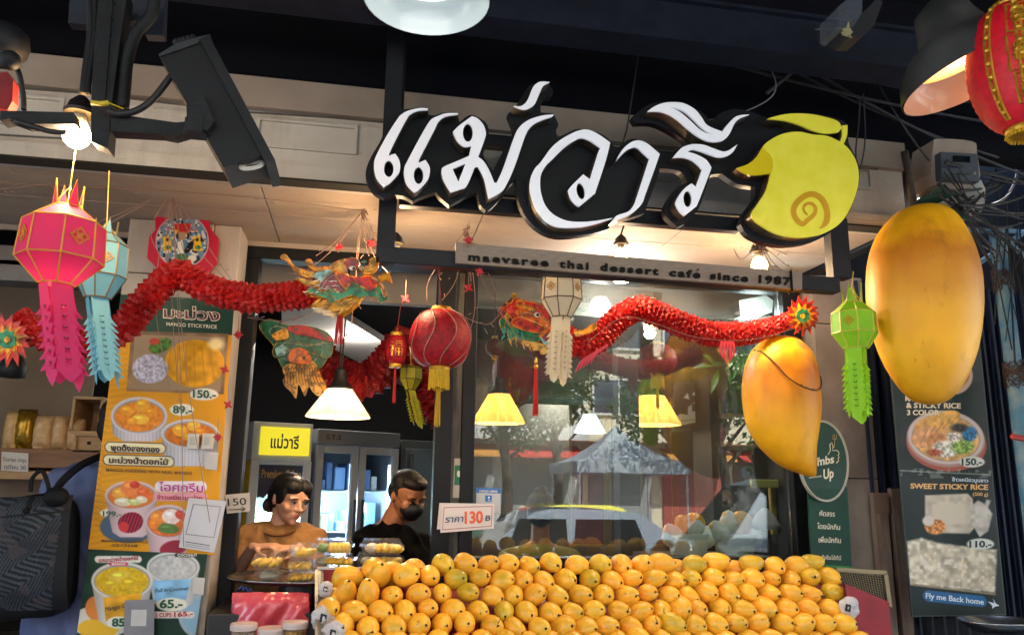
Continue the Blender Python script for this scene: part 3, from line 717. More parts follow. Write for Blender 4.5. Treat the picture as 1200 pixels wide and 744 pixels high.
pendant(585, 462, 500, 62, 26, .8, 'warm lit pendant lamp behind the glass at the left end of the window', 1.3, 3, (-8,), gm=amber)
pendant(764, 464, 502, 66, 30, .8, 'warm lit pendant lamp behind the glass under the second red lantern with yellow tassel', 1.3, 3, (-4,), gm=amber)
pendant(691, 485, 511, 36, 14, 1.8, 'small pale blue white pendant lamp deep inside, in the middle of the window', 1.2, 2, (0,), group='small blue lamps', gm=mat('pale blue glass shade', 'bfe0e8', .3, translucent=.5, emit=.18, ecol='b8e4f4'), cool=True)
# recessed downlights
def downlight(px, py, z, rpx, label, e, Y=None):
    c = PZ(px, py, z) if Y is None else P(px, py, Y); r = rpx*mpp(px, py, c.y)
    t = thing('downlight', label, 'downlight', c)
    q = MB(); q.lathe([(r*1.25, -.001), (r*1.25, -.008), (r, -.010), (r, -.001)], 28, c); q.build('ring', white_pl, t)
    q = MB(); q.lathe([(0, -.006), (r*.98, -.0055)], 28, c, cap=False); q.build('diffuser', mat('downlight diffuser', 'ffffff', .4, emit=14, ecol='fff4e2'), t)
    point('lamp_light', c+Vector((0, 0, -.05)), e, (1, .93, .84), .05, t)
downlight(418, 394, 2.62, 11, 'recessed round downlight in the white ceiling board above the fridges', 5)
downlight(728, 328, ZS-.10, 7, 'small downlight just under the name plate, above the dark Thai sign', 2.5)
downlight(662, 459, 2.55, 7, 'bright downlight deep inside, seen right below the cream lantern', 5)
downlight(537, 441, 2.5, 5, 'little downlight seen right of the round red lantern', 2)
# box flood lamp behind glass at right of the window
t = thing('box_lamp', 'white square box lamp glowing behind the glass, left of the second dragon tail', 'lamp', P(886, 362, .12))
q = MB(); q.plate([[(866, 352), (898, 346), (906, 352), (905, 366), (876, 374), (868, 370)]], .12, .08); q.build('housing', mat('white lamp box', 'a8aca8', .5), t)
q = MB(); q.plate([ell(884, 367, 12, 5.5, -.2)], .112, .005); q.build('lens', mat('box lamp lens', 'ffffff', .3, emit=8, ecol='f4fbff'), t)
point('lamp_light', P(884, 380, .05), 1.5, (.95, 1, 1), .04, t)
# dome lamps near the camera (top centre, top right)
def dome(px, py, rpx, Y, label, tilt, e, open_k=.5, out='3a3b3f', inn='d8dcdc', hot=2.0, z=None, ecol='ffb050'):
    c = P(px, py, Y); r = rpx*mpp(px, py, Y)
    t = thing('dome_lamp', label, 'hanging lamp', c)
    M = Matrix.Translation(c) @ Matrix.Rotation(tilt[0], 4, 'X') @ Matrix.Rotation(tilt[1], 4, 'Y')
    prof = [(r*1.02, -.004), (r*1.0, .012), (r*.93, r*.28), (r*.72, r*.52), (r*.50, r*.66), (r*.42, r*.9), (r*.36, r*1.15), (r*.12, r*1.3), (.01, r*1.32)]
    q = MB(); q.lathe(prof, 40, M=M, cap=False); q.build('shade_outside', mat('dome enamel '+out, out, .4, col2='2b2c2e', scale=8, coat=.2), t, smooth=True)
    q = MB(); q.lathe([(p[0]*.975, p[1]-.001) for p in prof[:-4]], 40, M=M, cap=False); q.build('shade_inside', mat('dome inside '+inn, inn, .25, coat=.4), t, smooth=True)
    q = MB(); q.lathe([(0, r*.30), (r*open_k*.7, r*.32), (r*open_k, r*.36), (r*open_k, r*.39), (0, r*.39)], 32, M=M, cap=False); q.build('light_disc', mat('dome lamp disc %g' % hot, 'fff6e6', .4, emit=hot, ecol=ecol), t, smooth=True)
    q = MB(); q.tube([M @ Vector((0, 0, r*1.3)), Vector((c.x, c.y+.02, 3.6))], .006, 6); q.build('cord', rubber, t)
    if e: point('lamp_light', M @ Vector((0, 0, r*.12)), e, (1, .62, .3) if ecol != 'ffffff' else (1, 1, 1), .05, t)
    return t
dome(500, -2, 74, -1.85, 'wide white rimmed dome lamp seen from below at the top centre of the photo', (.0, .0), 0.06, .62, out='5f6665', inn='a8b2b2', hot=.6, ecol='ffffff')
dome(1140, 88, 80, -1.75, 'dark grey bell shaped hanging lamp with warm orange inside, at the upper right', (-.12, -.30), 0.16, .72, out='4c4c4e', inn='8c7f78', hot=.34, ecol='ff9030')
# ================================================================== PAPER LANTERNS
def khom(px, tip, lv, tail_end, Y, label, c, trim, name='paper_lantern', tail=None, tw=None, lean=0, tips=True, rot=.35, orn=True, cord=None, scales=7, nt=4, gold='d89a2c'):
    """lv: list of (y px, half width px) for the body rings, tail: second colour"""
    k = mpp(px, lv[1][0], Y); c0 = P(px, lv[0][0], Y)
    t = thing(name, label, 'lantern', c0)
    pm = mat('lantern paper '+c, c, .55, translucent=.35, col2=tail or c, scale=25, lo=.3, hi=.9)
    gm = mat('lantern trim '+trim, trim, .4, .1)
    ring = []
    for y, hw in lv:
        z = P(px, y, Y).z; r = hw*k*.90
        ring.append([Vector((c0.x+r*math.cos(rot+2*PI*i/8), c0.y+r*math.sin(rot+2*PI*i/8), z)) for i in range(8)])
    q = MB()
    for a, b in zip(ring, ring[1:]):
        for i in range(8):
            j = (i+1) % 8; q.add([a[i], a[j], b[j], b[i]], [(0, 1, 2, 3)])
    q.build('paper_body', pm, t)
    q = MB(); rr = .0022
    for R in ring: q.tube([p for p in R], rr, 5, closed=True)
    for a, b in zip(ring, ring[1:]):
        for i in range(8): q.tube([a[i], b[i]], rr, 4)
    q.build('gold_trim', gm, t)
    if tips:
        q = MB(); zt = P(px, tip, Y).z; R = ring[0]
        for i in range(0, 8, 2):
            m = (R[i]+R[(i+1) % 8])/2; o_ = (m-Vector((c0.x, c0.y, m.z)))*.12
            q.add([R[i], R[(i+1) % 8], Vector((m.x, m.y, zt))+o_, R[i]*.98+Vector((c0.x, c0.y, c0.z))*.02], [(0, 1, 2), (3, 2, 1)])
        q.build('crown_point', pm, t)
        q = MB()
        for i in range(0, 8, 2):
            m = (R[i]+R[(i+1) % 8])/2; o_ = (m-Vector((c0.x, c0.y, m.z)))*.12; tp = Vector((m.x, m.y, zt))+o_
            q.tube([R[i], tp, R[(i+1) % 8]], rr*.8, 4)
        q.build('crown_trim', gm, t)
    if orn:
        om = mat('lantern ornament '+gold, gold, .4, .2)
        for i in range(8):
            if (i+0) % 2: continue
            a, b = ring[1], ring[2]; j = (i+1) % 8
            cc = (a[i]+a[j]+b[i]+b[j])/4; ux = (a[j]-a[i])/2; uz = (a[i]-b[i])/2; nn = (cc-Vector((c0.x, c0.y, cc.z))).normalized()
            s_ = min(ux.length, uz.length)*.62; ux = ux.normalized()*s_; uz = Vector((0, 0, s_))
            q = MB()
            def T(u, v): return cc+nn*.003+ux*u+uz*v
            dl = [T(0, 1), T(1, 0), T(0, -1), T(-1, 0)]
            q.tube(dl, s_*.07, 4, closed=True)
            for u, v in ((0, .5), (.5, 0), (0, -.5), (-.5, 0)):
                q.tube([T(u+.32*math.cos(a_), v+.32*math.sin(a_)) for a_ in np.linspace(0, 2*PI, 9)[:-1]], s_*.06, 4, closed=True)
            q.tube([T(-.3, 0), T(.3, 0)], s_*.08, 4); q.tube([T(0, -.3), T(0, .3)], s_*.08, 4)
            q.build('ornament', om, t)
    # streamers with cut scales
    zb = P(px, lv[-1][0], Y).z; ze = P(px+lean, tail_end, Y).z; L = zb-ze; rB = lv[-1][1]*k; lx = P(px+lean, tail_end, Y).x-c0.x
    tm = mat('lantern paper '+c, c)
    tw = tw or lv[-1][1]*.98
    for s in range(nt):
        an = rot+PI/8+s*2*PI/nt; nn = Vector((math.cos(an), math.sin(an), 0)); tt = Vector((-nn.y, nn.x, 0)); w_ = tw*k
        Ls = L*(1-.07*(s % 2)-.03*(s == 2)); q = MB()
        def W(u, v):
            f = v*v; flare = 1+.15*math.sin(v*2.4+s)
            return Vector((c0.x+lx*v, c0.y, zb-v*Ls))+nn*(rB*.62*flare+.004*f)+tt*(u*w_*.56*(1+.12*v))
        nrow = scales*2
        edge = []
        for i in range(nrow+1):
            v = i/nrow
            if v < .22: wd = 1.0
            else: wd = 1.0+(.13 if i % 2 else -.07)
            if v > .93: wd *= .55
            edge.append((wd, v))
        for i in range(nrow):
            (wa, va), (wb, vb) = edge[i], edge[i+1]
            q.add([W(-wa, va), W(0, va), W(wa, va), W(wb, vb), W(0, vb), W(-wb, vb)], [(0, 1, 4, 5), (1, 2, 3, 4)])
        q.add([W(-.5, 1), W(.5, 1), W(0, 1.05)], [(0, 1, 2)])
        for r_ in range(scales):
            v = .26+r_*(.68/scales)
            for u in (0,):                          # folded-out V flaps
                a_, b_, tp = W(u-.22, v-.012), W(u+.22, v-.012), W(u, v+.055)+nn*.014
                q.add([a_, b_, tp, W(u, v-.02)], [(0, 3, 2), (3, 1, 2)])
            for u in (-1, 1):
                q.add([W(u*.92, v-.02), W(u*.75, v+.05), W(u*1.25, v+.075)+nn*.012], [(0, 1, 2)])
        q.build('streamer', tm, t, recalc=False)
        q = MB()                                   # dark cuts behind the flaps
        for r_ in range(scales):
            v = .26+r_*(.68/scales)
            q.add([W(-.3, v-.034)+nn*.0012, W(0, v-.018)+nn*.0012, W(.3, v-.034)+nn*.0012, W(0, v+.010)+nn*.0016], [(0, 1, 3), (1, 2, 3)])
        q.build('cut_slit', mat('dark paper slit '+c, tuple(x*.25 for x in [int(c[i:i+2], 16)/255 for i in (0, 2, 4)]), .8), t, recalc=False)
    if cord:
        q = MB(); top = P(*cord, Y) if len(cord) == 2 else Vector(cord)
        q.tube([Vector((c0.x, c0.y, P(px, tip, Y).z-.02)), top], .0016, 4); q.build('cord', mat('yellow cord', 'd8c060', .6), t)
        q = MB()
        for i in (0, 2, 4, 6): q.tube([ring[0][i], Vector((c0.x, c0.y, P(px, tip, Y).z-.01))], .0012, 4)
        q.build('hanging_thread', mat('yellow cord', 'd8c060', .6), t)
    return t
khom(79, 214, [(243, 17), (263, 48), (306, 51), (334, 21)], 452, -1.5, 'large hot pink paper lantern with gold edges and a long scaled tail', 'e0387a', 'd9972a', cord=(89, 172), scales=6, tail='e8346e', lean=-4)
khom(124, 258, [(275, 13), (288, 29), (325, 31), (350, 16)], 450, -1.15, 'pale blue paper lantern hanging just behind the pink one', '7fc0d4', '6b5a3c', cord=(128, 200), scales=9, lean=0, rot=.1)
khom(999, 333, [(355, 12), (367, 27), (391, 28), (408, 15)], 492, -1.0, 'lime green paper lantern between the two giant mangoes', '8fcf1e', 'c0b84a', cord=(1000, 318), scales=8, lean=8, tail='a6e02a')
khom(658, 318, [(323, 24), (327, 25), (352, 27), (372, 13)], 448, -.9, 'cream white paper lantern hanging in front of the second dragon head', 'd8cbb0', '5a4028', cord=None, tips=False, scales=8, lean=-4, gold='b07818')
khom(482, 424, [(430, 12), (432, 15), (445, 15), (457, 7)], 500, .25, 'small yellow green paper lantern behind the round red one, inside the opening', 'b5b02a', '5b4a1c', tips=False, scales=8, lean=8, orn=False, cord=(480, 405), nt=3)
# ---- red lanterns
gold_m = mat('gold foil', 'd8a83a', .35, .5, col2='b88424', scale=60)
red_silk = mat('red lantern cloth', 'c0102a', .5, translucent=.3, col2='8c0a1c', scale=50, bump=.3, bscale=200)
yel_t = mat('yellow tassel thread', 'e0b820', .7, col2='c89a10', scale=90, stretch=(3, 3, .3))
red_t = mat('red tassel thread', 'c01818', .7, col2='a01010', scale=90, stretch=(3, 3, .3))
def tassel(t, c, r, L, m, n=22, nm='tassel'):
    q = MB()
    for i in range(n):
        a = rng.random()*2*PI; rr = r*math.sqrt(rng.random()); e = 1.15+.2*rng.random()
        q.tube([c+Vector((rr*.6*math.cos(a), rr*.6*math.sin(a), 0)), c+Vector((rr*math.cos(a), rr*math.sin(a), -L*.5)), c+Vector((rr*e*math.cos(a), rr*e*math.sin(a), -L*(.92+.1*rng.random())))], r*.13, 4)
    q.build(nm, m, t)
def red_lantern(px, py, hw, hh, Y, label, cord, ribs=26, tas=(14, 26), tm=yel_t, tail=True, m=red_silk, cap=.33, glyph=None, group=None, vert=True):
    k = mpp(px, py, Y); c = P(px, py, Y); R, Hh = hw*k, hh*k
    t = thing('red_lantern', label, 'lantern', c, group=group)
    q = MB(); prof = []; n = 40
    for i in range(ribs*2+1):
        a = -PI/2+PI*i/(ribs*2); a = max(min(a, 1.25), -1.25)
        rr = R*math.cos(a)**(.75 if vert else .55)*(1+(.012 if i % 2 else -.012)); prof.append((rr, Hh*math.sin(a)/math.sin(1.25)))
    q.lathe(prof, n, c, cap=True); q.build('lantern_body', m, t, smooth=True)
    for s in (1, -1):
        q = MB(); zc2 = Hh*s; q.lathe([(R*cap, zc2-.004*s), (R*cap*1.04, zc2+.006*s), (R*cap*.98, zc2+.014*s), (R*cap*.85, zc2+.015*s)], 24, c, cap=True); q.build('gold_cap', gold_m, t)
    q = MB(); q.tube([c+Vector((0, 0, Hh+.012)), P(*cord, Y)], .0016, 4); q.build('cord', mat('red cord', '7a1a1c', .6), t)
    b = c+Vector((0, 0, -Hh-.012)); r1 = R*cap*.92
    if tail:
        q = MB(); q_n = 30
        for i in range(q_n):
            a = 2*PI*i/q_n; e = 1+.15*rng.random(); L = tas[0]*k*(.9+.2*rng.random())
            q.tube([b+Vector((r1*math.cos(a), r1*math.sin(a), 0)), b+Vector((r1*e*math.cos(a), r1*e*math.sin(a), -L))], .0035, 4)
        q.build('fringe', tm, t)
        tassel(t, b+Vector((0, 0, -tas[0]*k*.4)), .009, tas[1]*k*1.35, tm)
    else: tassel(t, b, .007, tas[1]*k, tm)
    if glyph:
        q = MB()
        for st in glyph:
            q.tube([c+Vector((u*R, -R*math.sqrt(max(0, 1-u*u))*1.012, v*Hh)) for u, v in st], R*.045, 4)
        q.build('gold_character', gold_m, t)
    return t, c, R, Hh
fu = [[(-.45, .45), (-.3, .38)], [(-.55, .2), (-.22, .2), (-.5, -.2)], [(-.36, .15), (-.36, -.5)], [(-.3, 0), (-.2, -.12)], [(-.05, .5), (.5, .5)], [(0, .36), (.45, .36), (.45, .16), (0, .16), (0, .36)], [(-.05, .02), (.5, .02), (.5, -.48), (-.05, -.48), (-.05, .02)], [(.22, .02), (.22, -.48)], [(-.05, -.22), (.5, -.22)]]
t, c, R, Hh = red_lantern(516, 397, 36, 33, -.62, 'big round red lantern with yellow fringe, netted in fairy-light wire, left of the window', (513, 300), tas=(22, 42))
wire = mat('pale fairy light wire', '9a8478', .5)
q = MB()
for i in range(9):
    a0 = i*2*PI/9; ph = rng.random()
    pts = []
    for j in range(15):
        v = -1+2*j/14; rr = R*math.cos(v*1.22)**.75+.004; pts.append(c+Vector((rr*math.cos(a0+.25*math.sin(v*3+ph*6)), rr*math.sin(a0+.25*math.sin(v*3+ph*6)), Hh*math.sin(v*1.25)/.949)))
    q.tube(pts, .0013, 4)
q.build('wire_net', wire, t)
red_lantern(464, 410, 13, 17, .05, 'small cylindrical red lantern with a gold character, left of the netted red lantern', (470, 355), ribs=6, tas=(10, 42), tm=red_t, tail=False, glyph=fu, cap=.55, vert=False)
red_lantern(770, 421, 23, 17, .12, 'oval red lantern with yellow fringe hanging inside the glass, right of the mullion', (771, 360), tas=(14, 24))
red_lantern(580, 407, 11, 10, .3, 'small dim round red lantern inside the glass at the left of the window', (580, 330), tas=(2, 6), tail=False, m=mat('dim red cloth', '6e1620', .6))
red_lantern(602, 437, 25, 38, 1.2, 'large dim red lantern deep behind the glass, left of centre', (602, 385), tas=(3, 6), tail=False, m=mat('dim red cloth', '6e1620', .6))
t, c, R, Hh = red_lantern(1194, 80, 54, 76, -1.9, 'large red new-year lantern with gold trim cut off by the right edge of the photo', (1197, 2), tas=(5, 20), cap=.4, m=mat('bright new year red cloth', 'e8142e', .5, col2='d01026', scale=40, bump=.2, bscale=150))
q = MB()
for i in range(5):
    a0 = -2.9+i*.62
    for d in (-.055, .055):
        q.tube([c+Vector((R*1.012*math.cos(v*1.2)**.75*math.cos(a0+d*(1-abs(v)*.2)), R*1.012*math.cos(v*1.2)**.75*math.sin(a0+d*(1-abs(v)*.2)), Hh*math.sin(v*1.25)/.949)) for v in np.linspace(-.9, .9, 14)], .0035, 4)
    for v in np.linspace(-.75, .75, 10):
        rr = R*1.015*math.cos(v*1.2)**.75; pc = c+Vector((rr*math.cos(a0), rr*math.sin(a0), Hh*math.sin(v*1.25)/.949)); q.ball(pc, .007, 6, 4)
q.build('gold_band', gold_m, t)
def on(a, v, o=1.02):
    rr = R*o*math.cos(v*1.2)**.75; return c+Vector((rr*math.cos(a), rr*math.sin(a), Hh*math.sin(v*1.25)/.949))
for (a, v, s_) in ((-2.25, .45, 1), (-2.3, -.05, .9), (-2.25, -.5, .8), (-1.65, .2, 1)):
    q = MB()
    for st in fu:
        q.tube([on(a+u_*.26*s_, v+w_*.24*s_) for u_, w_ in st], .0046, 4)
    q.tube([on(a+x_*.24*s_, v+y_*.24*s_) for x_, y_ in ((-1, -1), (1, -1), (1, 1), (-1, 1))], .0036, 4, closed=True)
    q.build('gold_character', gold_m, t)
# tassels alone
for (px, py, L, Y, lb) in ((399, 364, 38, -.72, 'long red tassel hanging from the first dragon head'), (628, 430, 54, -.3, 'long red tassel hanging below the second dragon head')):
    c = P(px, py, Y); k = mpp(px, py, Y); t = thing('red_tassel', lb, 'tassel', c)
    q = MB(); q.ball(c, .010, 10, 8); q.lathe([(.004, .01), (.007, .02), (.003, .04)], 10, c); q.build('bead', gold_m, t, smooth=True)
    tassel(t, c+Vector((0, 0, -.008)), .012, L*k, red_t, 34, 'thread')
    q = MB(); q.tube([c+Vector((0, 0, .03)), c+Vector((0, 0, .09))], .0015, 4); q.build('cord', red_t, t)
# ================================================================== PAPER DRAGONS
dr_red = mat('red honeycomb paper', 'c8140c', .5, translucent=.3, col2='9a0a0a', scale=18, detail=6, spec=.6, lo=.3, hi=.8)
DC = {'y': ('printed yellow card', 'e8a81c'), 'o': ('printed orange card', 'e0701c'), 'g': ('printed green card', '0f8a5c'), 'r': ('printed red card', 'c01a1a'), 'p': ('printed crimson card', '8e1c34'),
      'c': ('printed pale blue card', '8fc8cc'), 'w': ('printed white card', 'e8e0d8'), 'k': ('black ink', '141012'), 't': ('tan card', 'dca84c'), 'f': ('dark red card', '70101a'), 'G': ('dark green card', '0e6a48')}
for k_, (n_, c_) in DC.items(): DC[k_] = mat(n_, c_, .4, coat=.2, col2=tuple(v*.62 for v in [int(c_[i:i+2], 16)/255 for i in (0, 2, 4)]), scale=45, detail=3, lo=.45, hi=.6)
def body_tube(parent, path, rad, step=.0105, n=30, nm='body', m=dr_red, sq=1.0):
    pts = spline(path, 30); L = [0]
    for a, b in zip(pts, pts[1:]): L.append(L[-1]+(b-a).length)
    cnt = int(L[-1]/step); q = MB(); vs = []; rr = []; j = 0
    for i in range(cnt+1):
        s = L[-1]*i/cnt
        while j < len(L)-2 and L[j+1] < s: j += 1
        t = (s-L[j])/max(L[j+1]-L[j], 1e-9); p = pts[j].lerp(pts[j+1], t); tg = (pts[j+1]-pts[j]).normalized()
        u = s/L[-1]; R = rad(u); up = Vector((0, 0, 1)); sd_ = tg.cross(up).normalized(); up = sd_.cross(tg).normalized()
        for k in range(n):
            a = 2*PI*k/n
            ph = (k+(i//2) % 2) % 2
            f = (1.0 if i % 2 == 0 else .82)+(.07 if ph else -.07)*(1 if i % 2 == 0 else .4)+rng.normal()*.05
            off = tg*(rng.normal()*.0015+(.25*step if ph else -.25*step))
            vs.append(p+(up*math.sin(a)+sd_*math.cos(a)*sq)*R*f+off)
    fs = [(i*n+k, i*n+(k+1) % n, (i+1)*n+(k+1) % n, (i+1)*n+k) for i in range(cnt) for k in range(n)]
    q.add(vs, fs); return q.build(nm, m, parent, recalc=False)
def layers(parent, conv, items, Y, step=.0035, th=.0035):
    for i, (nm, key, pts) in enumerate(items):
        pp = smooth_loop(conv(pts), 3) if len(pts) > 5 else conv(pts)
        q = MB(); q.plate([pp], Y-step*i, th); q.build(nm, DC[key], parent)
        if len(pp) > 20 and key in 'grpcofGy' and th < .05:
            q = MB(); q.tube([P(x, y, Y-step*i-.0005) for x, y in pp], .0011, 4, closed=True); q.build('printed_edge', DC['y' if key != 'y' else 'o'], parent)
            cx_ = sum(p[0] for p in pp)/len(pp); cy_ = sum(p[1] for p in pp)/len(pp); q = MB()
            q.tube([P(cx_+(x-cx_)*.72, cy_+(y-cy_)*.72, Y-step*i-.0003) for x, y in pp], .0009, 4, closed=True); q.build('printed_line', DC['o' if key in 'gry' else 'w'], parent)
def strokes(parent, conv, lines, w_, Y, key='k', nm='ink_line'):
    q = MB()
    for l in lines:
        l = [(p.x, p.y) for p in spline(conv(l), 3)]
        q.tube([P(x, y, Y) for x, y in l], w_, 4)
    q.build(nm, DC[key], parent)['kind'] = 'stuff'
def flames(cx, cy, r0_, r1_, n, ph=0, a0=0, a1=2*PI, sx=1, sy=1):
    out = []
    for i in range(n*2):
        a = a0+(a1-a0)*i/(n*2); r_ = (r1_*(1+.12*math.sin(i*2.7+ph)) if i % 2 else r0_); aa = a+(.12 if i % 2 else 0)
        out.append((cx+r_*math.cos(aa)*sx, cy+r_*math.sin(aa)*sy))
    return out
def tailfin(parent, cx, cy, r, Y, ph=0):
    for i, (nm, key, r0_, r1_, n) in enumerate((('tail_ruff', 'r', .78, 1.12, 15), ('tail_flame', 'o', .52, .86, 11), ('tail_flame', 'y', .42, .68, 11), ('tail_core', 'g', .36, .42, 9), ('tail_dot', 'y', .12, .15, 6))):
        q = MB(); q.plate([flames(cx, cy, r*r0_, r*r1_, n, ph+i)], Y-.004*i, .004); q.build(nm, DC[key], parent)
V = lambda x, y, Y: P(x, y, Y)
# --- first dragon
Y1 = -.72
d1 = thing('paper_dragon', 'red honeycomb paper dragon draped across the left, its head facing right', 'paper dragon', P(360, 345, Y1))
body_tube(d1, [V(22, 373, Y1), V(60, 398, Y1), V(100, 402, Y1), V(140, 388, Y1), V(172, 352, Y1), V(198, 326, Y1), V(214, 322, Y1), V(245, 338, Y1), V(290, 349, Y1), V(335, 347, Y1), V(380, 343, Y1)], lambda u: .050 if u > .25 else .042+.008*u/.25)
N1 = lambda p: zc(320, 290, 7.44, p)
layers(d1, N1, [('mane', 'y', [(195, 265), (260, 270), (340, 290), (400, 270), (500, 200), (640, 230), (800, 300), (760, 440), (700, 500), (640, 550), (560, 580), (590, 545), (500, 565), (520, 545), (430, 545), (470, 520), (345, 525), (400, 500), (440, 480), (500, 450), (330, 430), (255, 385), (330, 400), (430, 395), (450, 350), (330, 345), (240, 300)])], Y1-.045, th=.09)
layers(d1, N1, [
    ('horn', 'y', [(62, 82), (85, 60), (118, 66), (150, 125), (220, 175), (300, 205), (365, 215), (365, 262), (300, 265), (230, 232), (170, 185), (120, 118), (78, 102)]),
    ('horn', 'y', [(278, 122), (305, 100), (335, 108), (345, 145), (390, 172), (470, 165), (480, 200), (370, 205), (310, 165)]),
    ('cheek_feather', 'c', [(350, 250), (400, 212), (520, 195), (500, 300), (440, 330), (400, 280)]),
    ('cheek', 'p', [(400, 350), (440, 280), (520, 215), (570, 225), (645, 350), (590, 405), (500, 380), (430, 378)]),
    ('jaw', 'g', [(300, 385), (340, 350), (440, 385), (520, 362), (600, 395), (650, 312), (720, 312), (820, 372), (890, 362), (905, 312), (955, 335), (1000, 430), (990, 460), (930, 485), (905, 440), (840, 432), (740, 442), (690, 420), (600, 450), (490, 490), (480, 455), (420, 430)]),
    ('snout', 'r', [(540, 222), (640, 240), (700, 262), (850, 245), (905, 290), (890, 350), (840, 375), (760, 330), (680, 300), (640, 358), (600, 330), (560, 280)]),
    ('lip', 'y', [(545, 220), (560, 280), (600, 335), (640, 370), (648, 355), (606, 325), (572, 270), (555, 222)]),
    ('brow', 'y', [(480, 170), (560, 118), (640, 98), (665, 130), (630, 160), (655, 250), (600, 222), (540, 205)]),
    ('crest', 'r', [(615, 130), (650, 100), (690, 88), (745, 108), (750, 165), (720, 200), (655, 180)]),
    ('nose', 'y', [(745, 175), (800, 165), (835, 150), (840, 105), (880, 88), (918, 118), (915, 180), (880, 225), (800, 240), (770, 215)]),
    ('tongue', 'y', [(915, 255), (955, 235), (1000, 215), (1022, 250), (1040, 315), (985, 285), (950, 300)]),
    ('whisker', 'o', [(850, 245), (900, 270), (960, 330), (985, 400), (965, 430), (940, 350), (890, 300)]),
    ('tuft', 'G', [(765, 125), (800, 105), (820, 120), (790, 140)]),
    ('eye', 'w', ell(692, 180, 30, 17)), ('pupil', 'k', ell(702, 182, 12, 11)),
    ('eye', 'w', ell(778, 186, 14, 9)), ('pupil', 'k', ell(780, 187, 6, 6))], Y1-.049)
strokes(d1, N1, [[(150+i*38, 140+i*22), (140+i*38+10, 165+i*22)] for i in range(5)]+[[(300, 130), (315, 145)], [(325, 145), (340, 165)], [(470, 520), (560, 480), (640, 470)], [(440, 545), (520, 500)], [(260, 392), (330, 415), (440, 410)], [(210, 272), (300, 320), (430, 325)], [(870, 120), (890, 140)]], .0012, Y1-.056)
strokes(d1, N1, [[(480, 480), (540, 455), (600, 440)], [(520, 540), (600, 480), (640, 450)], [(600, 560), (650, 500), (690, 470)], [(560, 500), (620, 470), (700, 440)]], .0020, Y1-.060, key='y', nm='beard_strand')
q = MB(); rng2 = np.random.default_rng(3)
for i in range(46):                      # frayed beard and mane strips
    x = rng2.uniform(390, 720); y = 455+rng2.uniform(-25, 20); L = rng2.uniform(40, 110)
    a, b, c2 = N1([(x, y), (x-L*.5, y+L*.35), (x-L, y+L*.75)])
    w1_ = rng2.uniform(8, 14)/7.44
    q.plate([[(a[0], a[1]-w1_/2), (b[0]+w1_/3, b[1]), c2, (b[0]-w1_/3, b[1]-w1_/2)]], Y1-.052-rng2.random()*.01, .001)
q.build('beard', DC['y'], d1)
q = MB()
for i in range(26):
    x = rng2.uniform(330, 600); y = rng2.uniform(260, 400); L = rng2.uniform(30, 80)
    a, b, c2 = N1([(x, y), (x-L*.6, y+L*.1), (x-L, y+L*.05)]); w1_ = 1.2
    q.plate([[(a[0], a[1]-w1_/2), (b[0], b[1]+w1_/2), c2, (b[0], b[1]-w1_/2)]], Y1-.060-rng2.random()*.006, .001)
q.build('cheek_strand', DC['w'], d1)
tailfin(d1, 8, 398, 27, Y1-.05, 1)
# --- second dragon
Y2 = -.50
d2 = thing('paper_dragon', 'red honeycomb paper dragon draped over the window, its head facing left behind the cream lantern', 'paper dragon', P(640, 385, Y2))
body_tube(d2, [V(652, 386, Y2), V(675, 404, Y2), V(700, 398, Y2), V(724, 374, Y2), V(748, 362, Y2), V(775, 370, Y2), V(805, 383, Y2), V(840, 392, Y2), V(880, 390, Y2), V(912, 380, Y2), V(938, 368, Y2)], lambda u: (.052 if u < .7 else .052-.022*(u-.7)/.3), step=.0095)
N2 = lambda p: zc(570, 330, 6.2, p)
layers(d2, N2, [('mane', 'f', [(110, 200), (150, 150), (200, 105), (260, 130), (400, 160), (510, 240), (560, 330), (520, 470), (480, 560), (400, 520), (330, 490), (270, 430), (200, 330)])], Y2-.045, th=.09)
layers(d2, N2, [
    ('horn', 'y', [(640, 352), (700, 352), (760, 312), (790, 308), (806, 330), (790, 352), (735, 378), (650, 400)]),
    ('mane_flame', 'r', [(95, 190), (150, 180), (140, 150), (175, 160), (210, 110), (250, 135), (400, 170), (480, 270), (500, 300), (440, 380), (380, 400), (240, 340), (180, 260), (130, 215)]),
    ('jaw', 'g', [(95, 290), (130, 255), (160, 300), (210, 330), (300, 352), (390, 365), (385, 430), (320, 440), (250, 420), (225, 405), (190, 420), (165, 415), (150, 370), (118, 360)]),
    ('feather', 'c', [(385, 400), (440, 380), (520, 420), (500, 500), (440, 490)]),
    ('beard', 't', [(265, 430), (330, 435), (400, 450), (480, 480), (490, 570), (440, 530), (400, 530), (390, 500), (340, 500), (345, 475), (300, 470)]),
    ('muzzle', 'o', [(215, 215), (260, 200), (330, 215), (400, 250), (480, 305), (470, 330), (400, 400), (380, 390), (420, 330), (330, 290), (240, 260)]),
    ('cheek', 'p', [(400, 400), (500, 340), (540, 400), (500, 440), (430, 430)]),
    ('snout', 'r', [(180, 300), (230, 260), (330, 290), (420, 335), (390, 370), (300, 360), (240, 340)]),
    ('brow', 'y', [(215, 160), (250, 150), (290, 170), (360, 200), (350, 225), (290, 205), (230, 190)]),
    ('nose', 'y', [(130, 250), (155, 215), (170, 260), (150, 300)]),
    ('crest', 'y', [(180, 95), (200, 78), (220, 95), (215, 125), (190, 130)]),
    ('nose_ring', 'y', ell(245, 155, 34, 26)), ('nostril', 'r', ell(245, 157, 22, 15)),
    ('eye', 'w', ell(368, 240, 22, 18)), ('pupil', 'k', ell(374, 240, 10, 11)), ('eye', 'w', ell(328, 214, 12, 9)), ('pupil', 'k', ell(330, 215, 6, 6))], Y2-.049)
q = MB()
